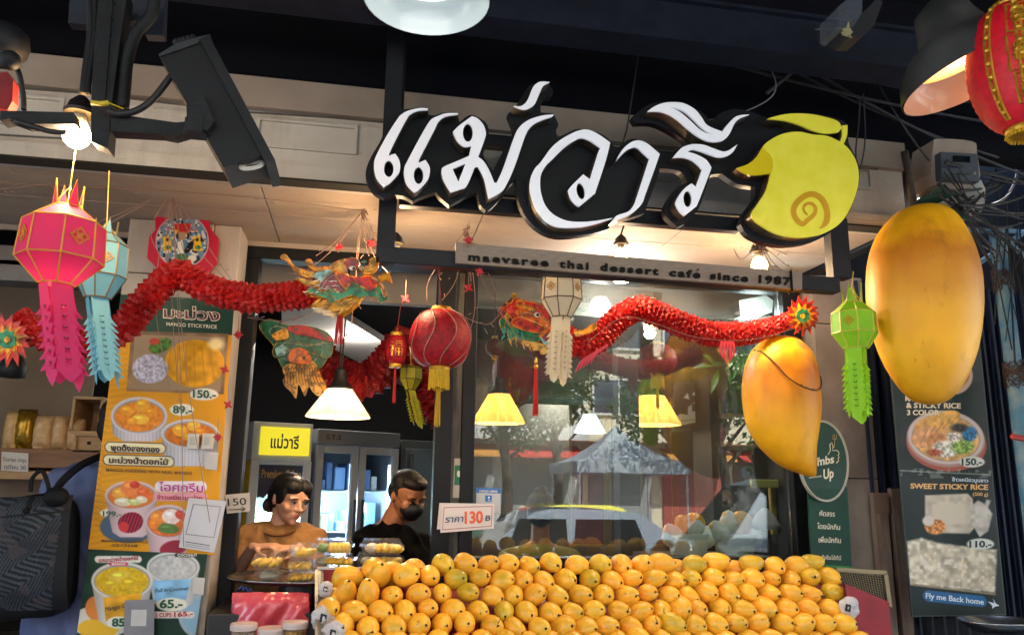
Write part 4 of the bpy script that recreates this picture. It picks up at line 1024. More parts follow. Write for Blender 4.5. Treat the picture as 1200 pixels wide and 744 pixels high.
for i in range(40):
    x = rng2.uniform(150, 480); y = 400+(x-150)*.3+rng2.uniform(-20, 10); L = rng2.uniform(30, 70)
    a, b, c2 = N2([(x, y), (x-4, y+L*.5), (x+6, y+L)]); w1_ = 1.5
    q.plate([[(a[0]-w1_/2, a[1]), (b[0]-w1_/2, b[1]), c2, (b[0]+w1_/2, b[1])]], Y2-.052-rng2.random()*.01, .001)
q.build('beard_strand', DC['t'], d2)
q = MB()
for i in range(22):
    x = rng2.uniform(110, 300); y = 350+rng2.uniform(-20, 50); L = rng2.uniform(25, 50)
    a, b, c2 = N2([(x, y), (x-4, y+L*.5), (x-8, y+L)]); w1_ = 1.8
    q.plate([[(a[0]-w1_/2, a[1]), (b[0]-w1_/2, b[1]), c2, (b[0]+w1_/2, b[1])]], Y2-.055-rng2.random()*.008, .001)
q.build('jaw_strand', mat('teal card strip', '1f9a8a', .4), d2)
claw = mat('pink red card claw', 'c82a40', .4)
for (x, y, s_) in ((712, 404, 1), (852, 402, -.6)):
    q = MB()
    for j in range(5):
        a = [(x-j*3*s_, y+j*2), (x-14*s_-j*4*s_, y+11+j*2.0), (x-26*s_-j*4.5*s_+6, y+22+j*2.6)] if s_ == 1 else [(x+j*3-6, y-2), (x+j*4-8, y+10), (x+j*1.5-2, y+20+(j % 2)*4)]
        q.tube([P(px_, py_, Y2-.06) for px_, py_ in ((p.x, p.y) for p in spline(a, 4))], [.006, .007, .007, .006, .005, .005, .004, .003, .002][:9], 4)
    q.build('claw', claw, d2)
tailfin(d2, 941, 370, 20, Y2-.06, 2)
# --- third dragon, inside
Y3 = .35
d3 = thing('paper_dragon', 'darker paper dragon hanging inside the opening, tan striped beard pointing down', 'paper dragon', P(370, 420, Y3))
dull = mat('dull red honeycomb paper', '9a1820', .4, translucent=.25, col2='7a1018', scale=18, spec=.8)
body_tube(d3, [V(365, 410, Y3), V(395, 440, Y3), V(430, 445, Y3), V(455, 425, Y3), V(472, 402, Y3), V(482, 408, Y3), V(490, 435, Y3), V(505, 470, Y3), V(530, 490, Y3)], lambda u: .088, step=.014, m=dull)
N3 = lambda p: zc(300, 370, 5.314, p)
layers(d3, N3, [
    ('mane', 'G', [(20, 60), (90, 20), (200, 60), (300, 60), (420, 90), (480, 150), (470, 220), (400, 330), (330, 330), (200, 340), (150, 300), (120, 200), (60, 130)]),
    ('jaw', 'G', [(105, 210), (150, 150), (240, 160), (330, 180), (470, 170), (460, 260), (380, 240), (300, 215), (200, 210), (140, 260), (110, 250)]),
    ('mane_strip', 'r', [(200, 70), (300, 60), (470, 140), (460, 160), (330, 130), (230, 110)]),
    ('beard', 't', [(165, 330), (200, 300), (240, 290), (340, 275), (385, 320), (400, 400), (420, 440), (395, 500), (350, 470), (330, 440), (305, 500), (280, 450), (262, 430), (250, 515), (215, 470), (180, 440), (165, 400), (180, 380)]),
    ('horn', 'y', [(345, 300), (385, 330), (420, 400), (455, 480), (440, 488), (400, 440), (370, 380)]),
    ('snout', 'y', [(100, 115), (150, 90), (185, 72), (205, 130), (170, 150), (120, 150)]),
    ('lips', 'c', [(118, 205), (160, 180), (195, 200), (180, 245), (130, 255)]),
    ('eye_patch', 'o', [(205, 235), (235, 205), (300, 205), (350, 275), (300, 300), (210, 285)]),
    ('eye', 'y', ell(295, 262, 28, 14)), ('pupil', 'k', ell(298, 262, 9, 9))], Y3-.09)
ls_ = []
for i in range(13):
    x = 190+i*16; ls_.append([(x, 320), (x-12+i*1.5, 370), (x-10+i*3, 430+10*math.sin(i))])
ls_ += [[(210+i*25+12*math.cos(a), 318+12*math.sin(a)) for a in np.linspace(0, 4.5, 7)] for i in range(6)]
strokes(d3, N3, ls_, .0014, Y3-.106)
# ================================================================== GIANT MANGOES
def big_mango(rows, Y, label, dr, m, leafs=None, sx=0):
    rows = sorted(rows); ys = [r[0] for r in rows]
    k = mpp(1000, 400, Y); t = thing('giant_mango', label, 'mango model', P((rows[0][1]+rows[0][2])/2, rows[0][0], Y))
    t0 = (rows[0][1]+rows[0][2])/2; n = 48; q = MB(); vs = []
    # resample silhouette
    lv = [(t0, rows[0][0]-4*0, .01)]
    L = spline([(r[0], r[1], r[2]) for r in rows], 6)
    rings = []
    for p in L:
        y, a, b = p; xc, w_ = (a+b)/2, max((b-a)/2, .2)
        cc = P(xc, y, Y); kk = mpp(xc, y, Y)
        rings.append([cc+Vector((w_*kk*math.cos(2*PI*i/n), w_*kk*dr*math.sin(2*PI*i/n), 0)) for i in range(n)])
    for R_ in rings: vs += R_
    fs = [(i*n+j, i*n+(j+1) % n, (i+1)*n+(j+1) % n, (i+1)*n+j) for i in range(len(rings)-1) for j in range(n)]
    fs.append(tuple(range(n))); fs.append(tuple((len(rings)-1)*n+j for j in range(n)))
    q.add(vs, fs); o = q.build('mango_skin', m, t, smooth=True)
    return t
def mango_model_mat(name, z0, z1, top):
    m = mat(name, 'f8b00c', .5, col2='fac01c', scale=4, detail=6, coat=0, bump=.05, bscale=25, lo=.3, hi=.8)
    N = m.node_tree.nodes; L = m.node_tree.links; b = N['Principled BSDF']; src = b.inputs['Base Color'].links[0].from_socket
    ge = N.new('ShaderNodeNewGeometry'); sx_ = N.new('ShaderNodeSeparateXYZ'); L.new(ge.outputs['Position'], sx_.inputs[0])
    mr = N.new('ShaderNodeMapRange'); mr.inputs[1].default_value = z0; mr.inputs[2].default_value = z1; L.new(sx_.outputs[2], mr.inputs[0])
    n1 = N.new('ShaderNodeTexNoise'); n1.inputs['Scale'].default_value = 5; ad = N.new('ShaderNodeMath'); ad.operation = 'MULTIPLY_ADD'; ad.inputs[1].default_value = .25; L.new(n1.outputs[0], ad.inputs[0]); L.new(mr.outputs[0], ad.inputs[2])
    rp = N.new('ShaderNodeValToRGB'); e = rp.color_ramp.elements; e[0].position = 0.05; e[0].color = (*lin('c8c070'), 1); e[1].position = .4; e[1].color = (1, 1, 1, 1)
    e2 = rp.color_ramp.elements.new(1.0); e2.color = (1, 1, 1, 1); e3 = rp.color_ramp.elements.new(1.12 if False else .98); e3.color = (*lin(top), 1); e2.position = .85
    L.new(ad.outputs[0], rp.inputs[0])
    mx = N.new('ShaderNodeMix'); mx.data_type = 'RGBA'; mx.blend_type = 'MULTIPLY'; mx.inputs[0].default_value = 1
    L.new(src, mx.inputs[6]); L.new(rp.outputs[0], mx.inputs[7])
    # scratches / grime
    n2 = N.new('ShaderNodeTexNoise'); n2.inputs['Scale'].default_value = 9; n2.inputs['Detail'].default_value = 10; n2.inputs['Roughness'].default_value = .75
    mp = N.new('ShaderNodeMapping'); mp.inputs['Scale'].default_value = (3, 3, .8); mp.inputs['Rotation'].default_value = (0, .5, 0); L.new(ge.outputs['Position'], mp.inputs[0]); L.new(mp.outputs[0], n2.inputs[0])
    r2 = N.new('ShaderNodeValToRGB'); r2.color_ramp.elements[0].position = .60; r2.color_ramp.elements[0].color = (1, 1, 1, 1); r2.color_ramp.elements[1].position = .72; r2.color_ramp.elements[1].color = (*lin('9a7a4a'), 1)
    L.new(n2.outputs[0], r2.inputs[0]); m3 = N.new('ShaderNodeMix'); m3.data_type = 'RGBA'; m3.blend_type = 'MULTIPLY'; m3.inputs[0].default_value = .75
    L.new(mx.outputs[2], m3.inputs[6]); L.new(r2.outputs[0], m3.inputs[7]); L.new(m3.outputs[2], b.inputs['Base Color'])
    return m
cR = lambda L: [(220+y/2.8636, 980+a/2.8636, 980+b/2.8636) for y, a, b in L]
cL = lambda L: [(320+y/3.1, 840+a/3.1, 840+b/3.1) for y, a, b in L]
YM = -1.0
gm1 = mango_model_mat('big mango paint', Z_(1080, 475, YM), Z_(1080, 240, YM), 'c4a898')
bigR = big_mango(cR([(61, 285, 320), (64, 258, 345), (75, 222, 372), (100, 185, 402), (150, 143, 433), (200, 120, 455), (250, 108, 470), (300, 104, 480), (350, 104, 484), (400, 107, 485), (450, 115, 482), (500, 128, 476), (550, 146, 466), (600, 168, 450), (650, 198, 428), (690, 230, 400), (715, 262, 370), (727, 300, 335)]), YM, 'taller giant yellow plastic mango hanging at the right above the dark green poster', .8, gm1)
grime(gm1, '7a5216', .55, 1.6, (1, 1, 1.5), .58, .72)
YM2 = -.45
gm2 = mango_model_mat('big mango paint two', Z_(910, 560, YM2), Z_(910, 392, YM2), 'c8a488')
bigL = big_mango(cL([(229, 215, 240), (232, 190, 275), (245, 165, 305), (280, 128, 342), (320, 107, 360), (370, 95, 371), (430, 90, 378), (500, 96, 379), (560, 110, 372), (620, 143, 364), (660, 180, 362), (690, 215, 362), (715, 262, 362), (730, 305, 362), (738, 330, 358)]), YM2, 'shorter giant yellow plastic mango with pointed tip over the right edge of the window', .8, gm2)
q = MB(); grime(gm2, '9a6a14', .4, 1.6, (1, 1, 1.5), .6, .75); vine = mat('dark vine wire', '3a2a1c', .7)
def on_mango(rows, Y, dr, x, y, o=.006):
    rows = sorted(rows); 
    for a, b in zip(rows, rows[1:]):
        if a[0] <= y <= b[0]:
            t = (y-a[0])/(b[0]-a[0]); xl = a[1]+(b[1]-a[1])*t; xr = a[2]+(b[2]-a[2])*t; xc, w_ = (xl+xr)/2, (xr-xl)/2
            u = max(-1, min(1, (x-xc)/w_)); kk = mpp(xc, y, Y); c = P(xc, y, Y); return c+Vector((u*w_*kk*1.01, -math.sqrt(1-u*u)*w_*kk*dr-o, 0))
    return P(x, y, Y)
rowsL = cL([(229, 215, 240), (232, 190, 275), (245, 165, 305), (280, 128, 342), (320, 107, 360), (370, 95, 371), (430, 90, 378), (500, 96, 379)])
vp = [(880, 412), (892, 432), (902, 446), (915, 455), (928, 459), (940, 460), (951, 455), (956, 446), (960, 436)]
q.tube([on_mango(rowsL, YM2, .8, p.x, p.y) for p in spline(vp, 4)], .0026, 5)
for (x, y) in ((894, 436), (917, 456), (935, 460), (957, 441), (904, 448)):
    a = on_mango(rowsL, YM2, .8, x, y); q.tube([a, a+Vector((rng.normal()*.012, -.006, -.014+rng.random()*.02))], .0016, 4)
tag(q.build('wire_loop', vine), 'dark twiggy wire looped across the face of the shorter giant mango', 'wire')
t = thing('mango_stalk', 'brown wooden stalk rising from the top of the taller giant mango', 'stalk', P(1068, 232, YM))
q = MB(); q.tube([P(1072, 244, YM), P(1068, 225, YM), P(1064, 200, YM), P(1060, 178, YM)], [.014, .013, .013, .014], 10); q.build('stalk', mat('brown bark', '3b3026', .8, col2='2a221b', scale=20, bump=.5), t, smooth=True)
lf = mat('dark green leaf', '24463a', .5, col2='1a362c', scale=14, translucent=.15)
def leaf(mb, a, b, w_, bend, n=8, up=Vector((0, -1, .3))):
    a, b = Vector(a), Vector(b); d = b-a; s = d.cross(up).normalized(); vs = []; fs = []
    for i in range(n+1):
        u = i/n; c_ = a+d*u+up*(bend*math.sin(PI*u)); ww = w_*math.sin(PI*min(1, u*1.02))**.8*(1-.25*u)
        vs += [c_-s*ww, c_+up*(-.15*ww), c_+s*ww]
    for i in range(n):
        fs += [(i*3, i*3+1, i*3+4, i*3+3), (i*3+1, i*3+2, i*3+5, i*3+4)]
    mb.add(vs, fs)
for (a, b) in (((1066, 240), (1122, 228)), ((1090, 244), (1140, 262)), ((1084, 236), (1112, 220))):
    q = MB(); leaf(q, P(*a, YM+.02), P(*b, YM-.05), .020, .02); q.build('leaf', lf, t, recalc=False)
# ================================================================== UPPER LEFT FIXTURES
YL = -1.6
q1 = lambda p: zc(0, 0, 3.382, p)
dm = mat('weathered black steel', '16171b', .6, spec=.3, col2='202226', scale=9, detail=8, bump=.2, bscale=60)
t = thing('steel_hanger', 'dark perforated steel hanger coming down from the canopy at the upper left', 'steel hanger', P(122, 100, YL))
q = MB(); q.plate([q1([(392, -30), (505, -30), (470, 200), (440, 430), (428, 590), (360, 560), (362, 380), (372, 200)])], YL+.01, .05); q.build('channel', dm, t)
q = MB(); q.plate([q1([(440, -30), (448, -30), (415, 400), (407, 400)])], YL+.004, .005); q.build('channel_lip', dm, t)
for i in range(6):
    q = MB(); x, y = q1([(452-i*8, 15+i*62)])[0]; q.plate([ell(x, y, 1.1, 1.3)], YL+.006, .01); q.build('bolt_hole', mat('hole dark', '0a0a0c', .9), t)
q = MB(); q.plate([q1([(278, -30), (655, -30), (648, 142), (575, 138), (560, 80), (360, 100), (270, 92)])], YL+.09, .03); q.build('mounting_plate', mat('navy worn plate', '10182a', .6, col2='1a2436', scale=12, bump=.15), t)
for pts, r_ in (([(352, -30), (362, 120), (345, 260), (332, 372)], .010), ([(378, -30), (375, 140), (352, 300), (345, 372)], .008), ([(612, -30), (600, 60), (540, 130), (505, 230), (492, 350), (485, 430)], .015)):
    q = MB(); q.tube([P(*p, YL+.03) for p in q1([(p.x, p.y) for p in spline(pts, 5)])], r_, 10); q.build('conduit', dm, t, smooth=True)
q = MB(); q.plate([q1([(0, 438), (60, 440), (290, 446), (300, 492), (100, 492), (40, 470), (0, 478)])], YL-.01, .04); q.build('arm', dm, t)
q = MB(); q.plate([q1([(438, 450), (700, 486), (735, 482), (760, 520), (690, 540), (640, 530), (440, 520)])], YL-.01, .04); q.build('arm', dm, t)
for cp, cr in (([(60, 262), (78, 300), (92, 380), (95, 436)], .006), ([(60, 480), (140, 505), (200, 522), (260, 526)], .006), ([(680, 300), (650, 340), (600, 400), (540, 440), (470, 452), (430, 440)], .008)):
    q = MB(); q.tube([P(*p, YL-.02) for p in q1([(p.x, p.y) for p in spline(cp, 4)])], cr, 8); q.build('cable', rubber, t, smooth=True)
q = MB(); q.tube([P(*p, YL-.03) for p in q1([(362, 408), (400, 412), (430, 408)])], .006, 6); q.tube([P(*p, YL-.03) for p in q1([(430, 408), (460, 420), (490, 432)])], .0015, 5); q.build('yellow_tie', mat('yellow tape', 'c8b020', .5), t)
t = thing('box_speaker', 'long dark grey box fixture tilted on the steel arm at the upper left', 'fixture', P(250, 120, YL))
bodym = mat('dark grey fixture casing', '15161a', .55, spec=.3, col2='1b1c21', scale=6, detail=8, bump=.05)
q = MB(); q.plate([q1([(632, 222), (800, 166), (1044, 612), (886, 664)])], YL-.05, .13); q.build('casing', bodym, t)
q = MB(); q.plate([q1([(785, 158), (832, 138), (846, 176), (1090, 634), (1050, 640), (802, 176)])], YL-.065, .16); q.build('door_flange', bodym, t)
q = MB(); q.plate([q1([(628, 216), (700, 172), (790, 146), (832, 137), (836, 150), (800, 166), (634, 224)])], YL-.055, .12); q.build('end_cap', mat('lighter casing edge', '2a2c31', .5), t)
q = MB(); q.plate([q1([(738, 390), (800, 366), (850, 480), (820, 520), (740, 480)])], YL-.075, .02); q.build('bracket', dm, t)
q = MB(); q.lathe([(.0, -.02), (.03, -.02), (.03, .02), (0, .02)], 6, P(*q1([(785, 505)])[0], YL-.05)); q.build('pivot_nut', dm, t)
q = MB(); c = P(*q1([(998, 655)])[0], YL-.03); q.tube([c+Vector((.024*math.cos(a), 0.01*math.sin(a), .012*math.sin(a)+.006*math.cos(a))) for a in np.linspace(0, 2*PI, 18)[:-1]], .005, 6, closed=True); q.build('white_ring', mat('white plastic ring', 'c8c4bc', .4), t)
for i in range(5):
    q = MB(); c = P(*q1([(700+i*16, 168-i*4)])[0], YL-.02); q.ball(c, .009, 8, 6); q.build('knob', dm, t)
t = thing('round_fixture', 'dark round fixture cut by the left edge above a red strip of cloth', 'fixture', P(5, 52, YL))
q = MB(); q.lathe([(0, -.05), (.03, -.047), (.052, -.02), (.056, .0), (.052, .025), (.035, .04), (.0, .045)], 28, P(*q1([(8, 175)])[0], YL)); q.build('casing', bodym, t, smooth=True)
q = MB(); q.ball(P(*q1([(40, 240)])[0], YL-.05), .022, 10, 8); q.build('knob', dm, t, smooth=True)
q = MB(); q.plate([q1([(-10, 290), (30, 285), (52, 320), (50, 400), (30, 436), (-10, 430)])], YL+.02, .03); tag(q.build('red_cloth', mat('red cloth', '8e1018', .6, col2='700a10', scale=20)), 'strip of red cloth behind the round fixture at the left edge', 'cloth')
# overhead cables under the canopy
cabm = mat('old black cable', '1f232d', .6)
def sag(a, b, d, n=14):
    a, b = Vector(a), Vector(b); return [a.lerp(b, i/n)-Vector((0, 0, d*4*(i/n)*(1-i/n))) for i in range(n+1)]
cab = [(((560, 0), (1010, 32), -1.3), 'pale thin cable running level across the top of the canopy', .0025, 'g'),
       (((985, 38), (898, 110), -1.1), 'dark rod slanting from the clear box down towards the mango logo', .007, 'k'),
       (((640, 8), (1200, 150), -1.0), 'longest dark cable sagging from top centre to the right side', .006, 'k'),
       (((700, 0), (1200, 130), -1.0), 'dark cable running just above the longest sagging one', .005, 'k'),
       (((820, 20), (1170, 185), -1.0), 'dark cable reaching the meter box from the upper middle', .005, 'k'),
       (((870, 30), (1200, 205), -1.0), 'dark cable passing over the meter box to the right edge', .006, 'k'),
       (((1010, 60), (1100, 200), -1.0), 'dark cable dropping steeply to the meter box', .004, 'k')]
for i, (((a, b, Y)), lb, r_, k_) in enumerate(cab):
    q = MB(); q.tube(sag(P(*a, Y+rng.random()*.1), P(*b, Y+rng.random()*.1), .05 if r_ < .007 else 0), r_, 6)
    tag(q.build('cable', cabm if k_ == 'k' else mat('pale cable', '6a6a70', .6)), lb, 'cable')
q = MB(); pts = [P(848, 30, -1.06), P(880, 55, -1.06), P(905, 85, -1.06), P(907, 110, -1.06), P(880, 128, -1.06), P(838, 140, -1.06), P(790, 143, -1.06), P(765, 150, -1.06)]
q.tube(spline(pts, 5), .0025, 5); tag(q.build('cable', mat('pale cable', '6a6a70')), 'thin loose cable looping down to the vowel mark of the sign', 'cable')
q = MB(); pts = [P(1008, 118, -1.05), P(1006, 150, -1.05), P(1003, 175, -1.05), P(1004, 205, -1.05)]
q.tube(spline(pts, 4), .003, 5); tag(q.build('cable', cabm), 'dark cable looping down right of the mango logo', 'cable'); q = MB(); pts = [P(1012, 110, -1.05), P(1014, 160, -1.05), P(1010, 190, -1.05), P(1002, 210, -1.05)]; q.tube(spline(pts, 4), .0025, 5); tag(q.build('cable', cabm), 'thinner dark cable hanging beside the other one right of the mango logo', 'cable')
t = thing('clear_box', 'translucent grey plastic junction box hanging under the canopy at the upper right', 'box', P(1010, 15, -1.5))
q = MB(); q.plate([zc(900, 0, 2.977, [(245, 25), (275, 0), (330, -20), (328, 50), (300, 90), (262, 100), (248, 90)])], -1.52, .10); q.build('casing', mat('clear plastic', '59616f', .25, alpha=.6), t)
q = MB(); q.plate([zc(900, 0, 2.977, [(328, 50), (385, -10), (400, 10), (370, 90), (330, 130), (285, 130), (262, 105), (300, 90)])], -1.50, .08); q.build('mount', mat('dark plastic', '20222a', .5), t)
q = MB(); c = P(993, 38, -1.53)
for i in range(6): q.tube([c+Vector((rng.normal()*.01, 0, rng.normal()*.01)) for _ in range(4)], .003, 5)
q.build('rope_knot', mat('pale cord', '9a9674', .7), t)
# meter box and pale casing at the right
t = thing('electric_meter', 'white cased electric meter with grey front tangled in black cables, upper right', 'electric meter', P(1122, 200, -.98))
mz = lambda p: zc(1060, 120, 4.1357, p)
q = MB(); q.plate([smooth_loop(mz([(140, 205), (170, 178), (330, 190), (350, 240), (352, 400), (150, 400)]), 3)], -.98, .12); q.build('casing', mat('aged white plastic', '9a8f88', .5, col2='86786e', scale=8), t)
q = MB(); q.plate([mz([(175, 240), (355, 250), (362, 385), (180, 370)])], -1.012, .031); q.build('front_panel', mat('slate grey plastic', '3c4450', .4), t)
q = MB(); q.plate([mz([(238, 258), (318, 262), (318, 292), (238, 288)])], -1.016, .004); q.build('display', mat('dark display glass', '0e1418', .15), t)
q = MB(); q.plate([mz(ell(340, 345, 8, 8))], -1.016, .004); q.build('button', mat('silver button', 'b0b0b0', .3, .8), t)
t = thing('pale_housing', 'pale beige plastic housing painted with an orange flower, above the taller mango', 'housing', P(1120, 240, -.96))
q = MB(); q.plate([mz([(115, 445), (190, 400), (240, 365), (372, 378), (392, 420), (388, 490), (370, 540), (280, 560), (220, 560), (130, 500)])], -.93, .10); q.build('casing', mat('beige plastic', 'b5ada6', .45, col2='9c948c', scale=7), t)
q = MB(); q.plate([mz([(240, 372), (370, 384), (388, 480), (230, 475)])], -.934, .003); q.build('lid', mat('grey lid', '9aa0a4', .4), t)
q = MB()
for i in range(6):
    a = i*1.05; q.plate([mz(ell(225+13*math.cos(a), 432+10*math.sin(a), 11, 7, a))], -.938-.0004*i, .002)
q.build('flower', mat('faded orange flower', 'b0502c', .5), t)
q = MB(); leaf(q, P(1080, 240, -.95), P(1112, 230, -.96), .02, .01); q.build('painted_leaf', lf, t, recalc=False)
q = MB(); pts = [P(1165, 190, -.6), P(1172, 172, -.62), P(1184, 170, -.62), P(1192, 190, -.6), P(1190, 212, -.6), P(1178, 232, -.6), P(1162, 240, -.6)]
q.tube(spline(pts, 5), .006, 6); tag(q.build('cable_loop', mat('grey hose', '5c5b58', .5)), 'pale grey cable bent into a loop right of the electric meter', 'cable')
q = MB()
for i in range(26):
    a = (rng.uniform(1090, 1130), rng.uniform(185, 260)); b = (rng.uniform(1165, 1215), rng.uniform(180, 330)); q.tube(sag(P(*a, -1.03-rng.random()*.05), P(*b, -.9+rng.random()*.2), rng.random()*.06, 8), rng.uniform(.002, .006), 5)
for i in range(14):
    a = (rng.uniform(1150, 1205), rng.uniform(200, 300)); b = (rng.uniform(1160, 1210), rng.uniform(300, 430)); q.tube(sag(P(*a, -.6), P(*b, -.55), .0+rng.random()*.03, 8), rng.uniform(.002, .004), 5)
tag(q.build('cable_tangle', mat('black brown cable', '121216', .8)), 'dark tangle of cables massed behind the blue pipe', 'cables', kind='stuff')
# ================================================================== OCTAGON PLAQUE
nx_ = lambda p: zc(140, 240, 4.65, p)
t = thing('octagon_plaque', 'red octagonal plaque with a painted round emblem high on the stone column', 'plaque', P(214, 282, YC-.03))
q = MB(); q.plate([nx_([(270, 62), (445, 66), (538, 180), (528, 312), (450, 400), (262, 400), (150, 290), (162, 172)])], YC-.03, .028); q.build('board', mat('crimson plaque paint', 'b41c3a', .5, spec=.2), t)
def emblem(c):
    c.c[:] = c.col('b41c3a')
    X, Y = c.X, c.Y; cx, cy, r = 213.5, 283, 30
    a = c.ellipse(cx, cy, r+1.2, r+1.5, 'c8a8a8')
    disk = c.ellipse(cx, cy, r, r, '5f7f9e')
    n = vnoise(X, Y, 2.4, 5)
    c.put(disk*(n > .62), 'c9c6c0'); c.put(disk*(vnoise(X, Y, 3.1, 9) < .28), '20262c')
    c.poly([(204, 262), (224, 262), (222, 272), (214, 276), (206, 272)], 'c02a24'); c.poly([(202, 268), (209, 270), (205, 276)], 'd8b23a')
    for x0 in (196, 231):
        c.poly([(x0-5, 278), (x0+2, 276), (x0+5, 286), (x0+6, 294), (x0-4, 294)], 'e0b21c'); c.ellipse(x0+1, 290, 3.5, 2.5, '2e6a3c')
        c.ellipse(x0, 281, 2, 2, '3b2a20')
    c.poly([(214, 296), (222, 284), (228, 280), (226, 290), (220, 297)], '15161a'); c.poly([(208, 284), (214, 280), (216, 300), (208, 300)], 'd8d4cc')
    c.ellipse(213, 302, 8, 5, '3a6a44'); c.ellipse(225, 303, 5, 4, 'd8d0c0'); c.poly([(209, 272), (218, 272), (217, 281), (210, 281)], 'b08868')
    c.line([(196, 268), (230, 270)], 1.4, 'b02a2a')
sheet('painted_emblem', [(182, 252), (246, 253), (246, 315), (182, 314)], YC-.0312, .5, emblem, t, vcol_mat('glossy painted emblem', .3, .3))
# ================================================================== FAIRY LIGHT WIRES AND RED CHARMS
wm = mat('dull pinkish wire', '8d7064', .55)
def wires(name, hub, ends, Y, label, r_=.0016, hubz=None, extra=0):
    q = MB()
    for e in ends:
        a = P(*hub, Y); b = P(e[0], e[1], Y+(e[2] if len(e) > 2 else 0)); m = a.lerp(b, .5)+Vector((rng.normal()*.02, rng.normal()*.015, -.02-rng.random()*.03))
        q.tube(spline([a, m, b], 6), r_, 4)
        for j in range(3):
            c = a.lerp(b, rng.random()); q.tube([c, c+Vector((rng.normal()*.012, -.004, rng.normal()*.012))], r_*.9, 4)
    for j in range(5): q.tube([P(*hub, Y)+Vector((rng.normal()*.008, rng.normal()*.01, rng.normal()*.02)) for _ in range(4)], r_*1.3, 4)
    tag(q.build(name, wm), label, 'fairy lights')
wires('fairy_light_wire', (201, 222), [(60, 272), (92, 285), (188, 300), (196, 330), (204, 345, -.25), (200, 460), (214, 500), (232, 330), (268, 330), (250, 360), (284, 345), (215, 640), (246, 612)], -.5, 'fairy light wires fanning down from a ceiling hook over the octagonal plaque')
wires('fairy_light_wire', (425, 247), [(370, 300), (396, 296), (418, 310), (420, 345), (432, 300), (444, 288), (455, 320), (412, 380), (335, 335)], -.55, 'bundle of fairy light wires gathered at a hook above the first dragon head')
wires('fairy_light_wire', (546, 270), [(518, 352), (552, 330), (585, 352), (500, 352), (540, 420), (610, 400)], -.6, 'fairy light wires hanging between the netted red lantern and the name plate', )
wires('fairy_light_wire', (890, 285), [(905, 325), (860, 292), (920, 300), (935, 318), (925, 345), (940, 330)], -.85, 'tangled wires below the mango logo')
q = MB()
for (pts, Y) in ((([(290, 372), (330, 376), (370, 366), (402, 356)]), -.55), (([(690, 400), (730, 372), (770, 380), (820, 396), (880, 398), (930, 385)]), -.58), (([(0, 222), (60, 215), (130, 205)]), -.6), (([(0, 215), (160, 222), (300, 232), (430, 248)]), -.6), (([(545, 372), (572, 380), (590, 362)]), -.58)):
    q.tube(spline([P(x, y, Y) for x, y in pts], 6), .0015, 4)
    for x, y in pts:
        for j in range(3): c = P(x+rng.normal()*12, y+rng.normal()*2, Y-.01); q.tube([c, c+Vector((.012, 0, rng.normal()*.01))], .0016, 4)
tag(q.build('fairy_light_wire', wm), 'loose fairy light strand draped along the dragons and soffit', 'fairy lights')
charm_m = mat('red felt charm', 'b01c2c', .6)
for i, (x, y, Y, lb) in enumerate(((549, 281, -1.05, 'red paper charm pinned at the left end of the name plate'), (562, 318, -1.0, 'red paper charm just below the left of the name plate'), (549, 337, -.6, 'red paper charm over the window posts, lower of the trio'), (397, 289, -.55, 'red paper charm hanging in front of the lintel above the first dragon'),
        (435, 285, -.55, 'thin red ribbon charm hanging just left of the sign post'), (475, 350, -.5, 'red paper charm above the small cylindrical lantern'), (279, 392, -.45, 'red paper charm at the right of the column by the dragon'), (263, 433, -.45, 'red paper charm beside the picture of mango sticky rice'), (267, 474, -.45, 'red paper charm by the 150 price on the poster'), (255, 512, -.45, 'red paper charm beside the pair of white switches'))):
    t = thing('red_charm', lb, 'charm', P(x, y, Y)); q = MB(); s_ = 6.5
    q.plate([[(x+s_*(1 if k % 2 == 0 else .42)*math.cos(k*PI/4+.3*(i % 3)), y+s_*(1 if k % 2 == 0 else .42)*math.sin(k*PI/4+.3*(i % 3))) for k in range(8)]], Y, .004); q.build('star', charm_m, t)
    q = MB(); q.plate([[(x+s_*.8*(1 if k % 2 == 0 else .4)*math.cos(k*PI/4+.8), y+s_*.8*(1 if k % 2 == 0 else .4)*math.sin(k*PI/4+.8)) for k in range(8)]], Y-.006, .004); q.build('star', charm_m, t)
    q = MB(); q.tube([P(x, y, Y), P(x+1, y-22, Y)], .0012, 4); q.build('thread', wm, t)
# ================================================================== POSTERS
pv = vcol_mat('glossy poster print', .4, .05, .25)
def food_bowl(c, cx, cy, rx, ry, bottom, bodycol, content, bits, seed=0, taper=.8, ribs=0, rimc=None):
    X, Y = c.X, c.Y
    body = c.poly([(cx-rx, cy), (cx+rx, cy), (cx+rx*taper, bottom-ry*.35), (cx+rx*taper*.6, bottom), (cx-rx*taper*.6, bottom), (cx-rx*taper, bottom-ry*.35)], bodycol)
    u = (X-cx)/rx
    sh = 1.02-.30*np.clip(u*u, 0, 1)+(.05*np.sin(X*ribs) if ribs else 0); c.shade(body, sh)
    c.ellipse(cx, cy, rx, ry, rimc or bodycol); c.ellipse(cx, cy+.6, rx*.92, ry*.88, tuple(np.array(c.col(bodycol))*.75))
    a = c.ellipse(cx, cy+1.2, rx*.87, ry*.80, content)
    n = vnoise(X, Y, 3.2, seed); c.shade(a, .90+.2*n)
    c.put(a*(vnoise(X, Y, 2.1, seed+3) > .93)*.4, 'fff0c8')
    for (x, y, rw, rh, col, rot) in bits:
        b = c.ellipse(cx+x, cy+y, rw, rh, col, rot, clip=None); c.shade(b, .92+.14*vnoise(X, Y, 3.6, seed+7)); c.ellipse(cx+x-rw*.25, cy+y-rh*.35, rw*.4, rh*.25, tuple(np.minimum(np.array(c.col(col))*1.25, 1)))
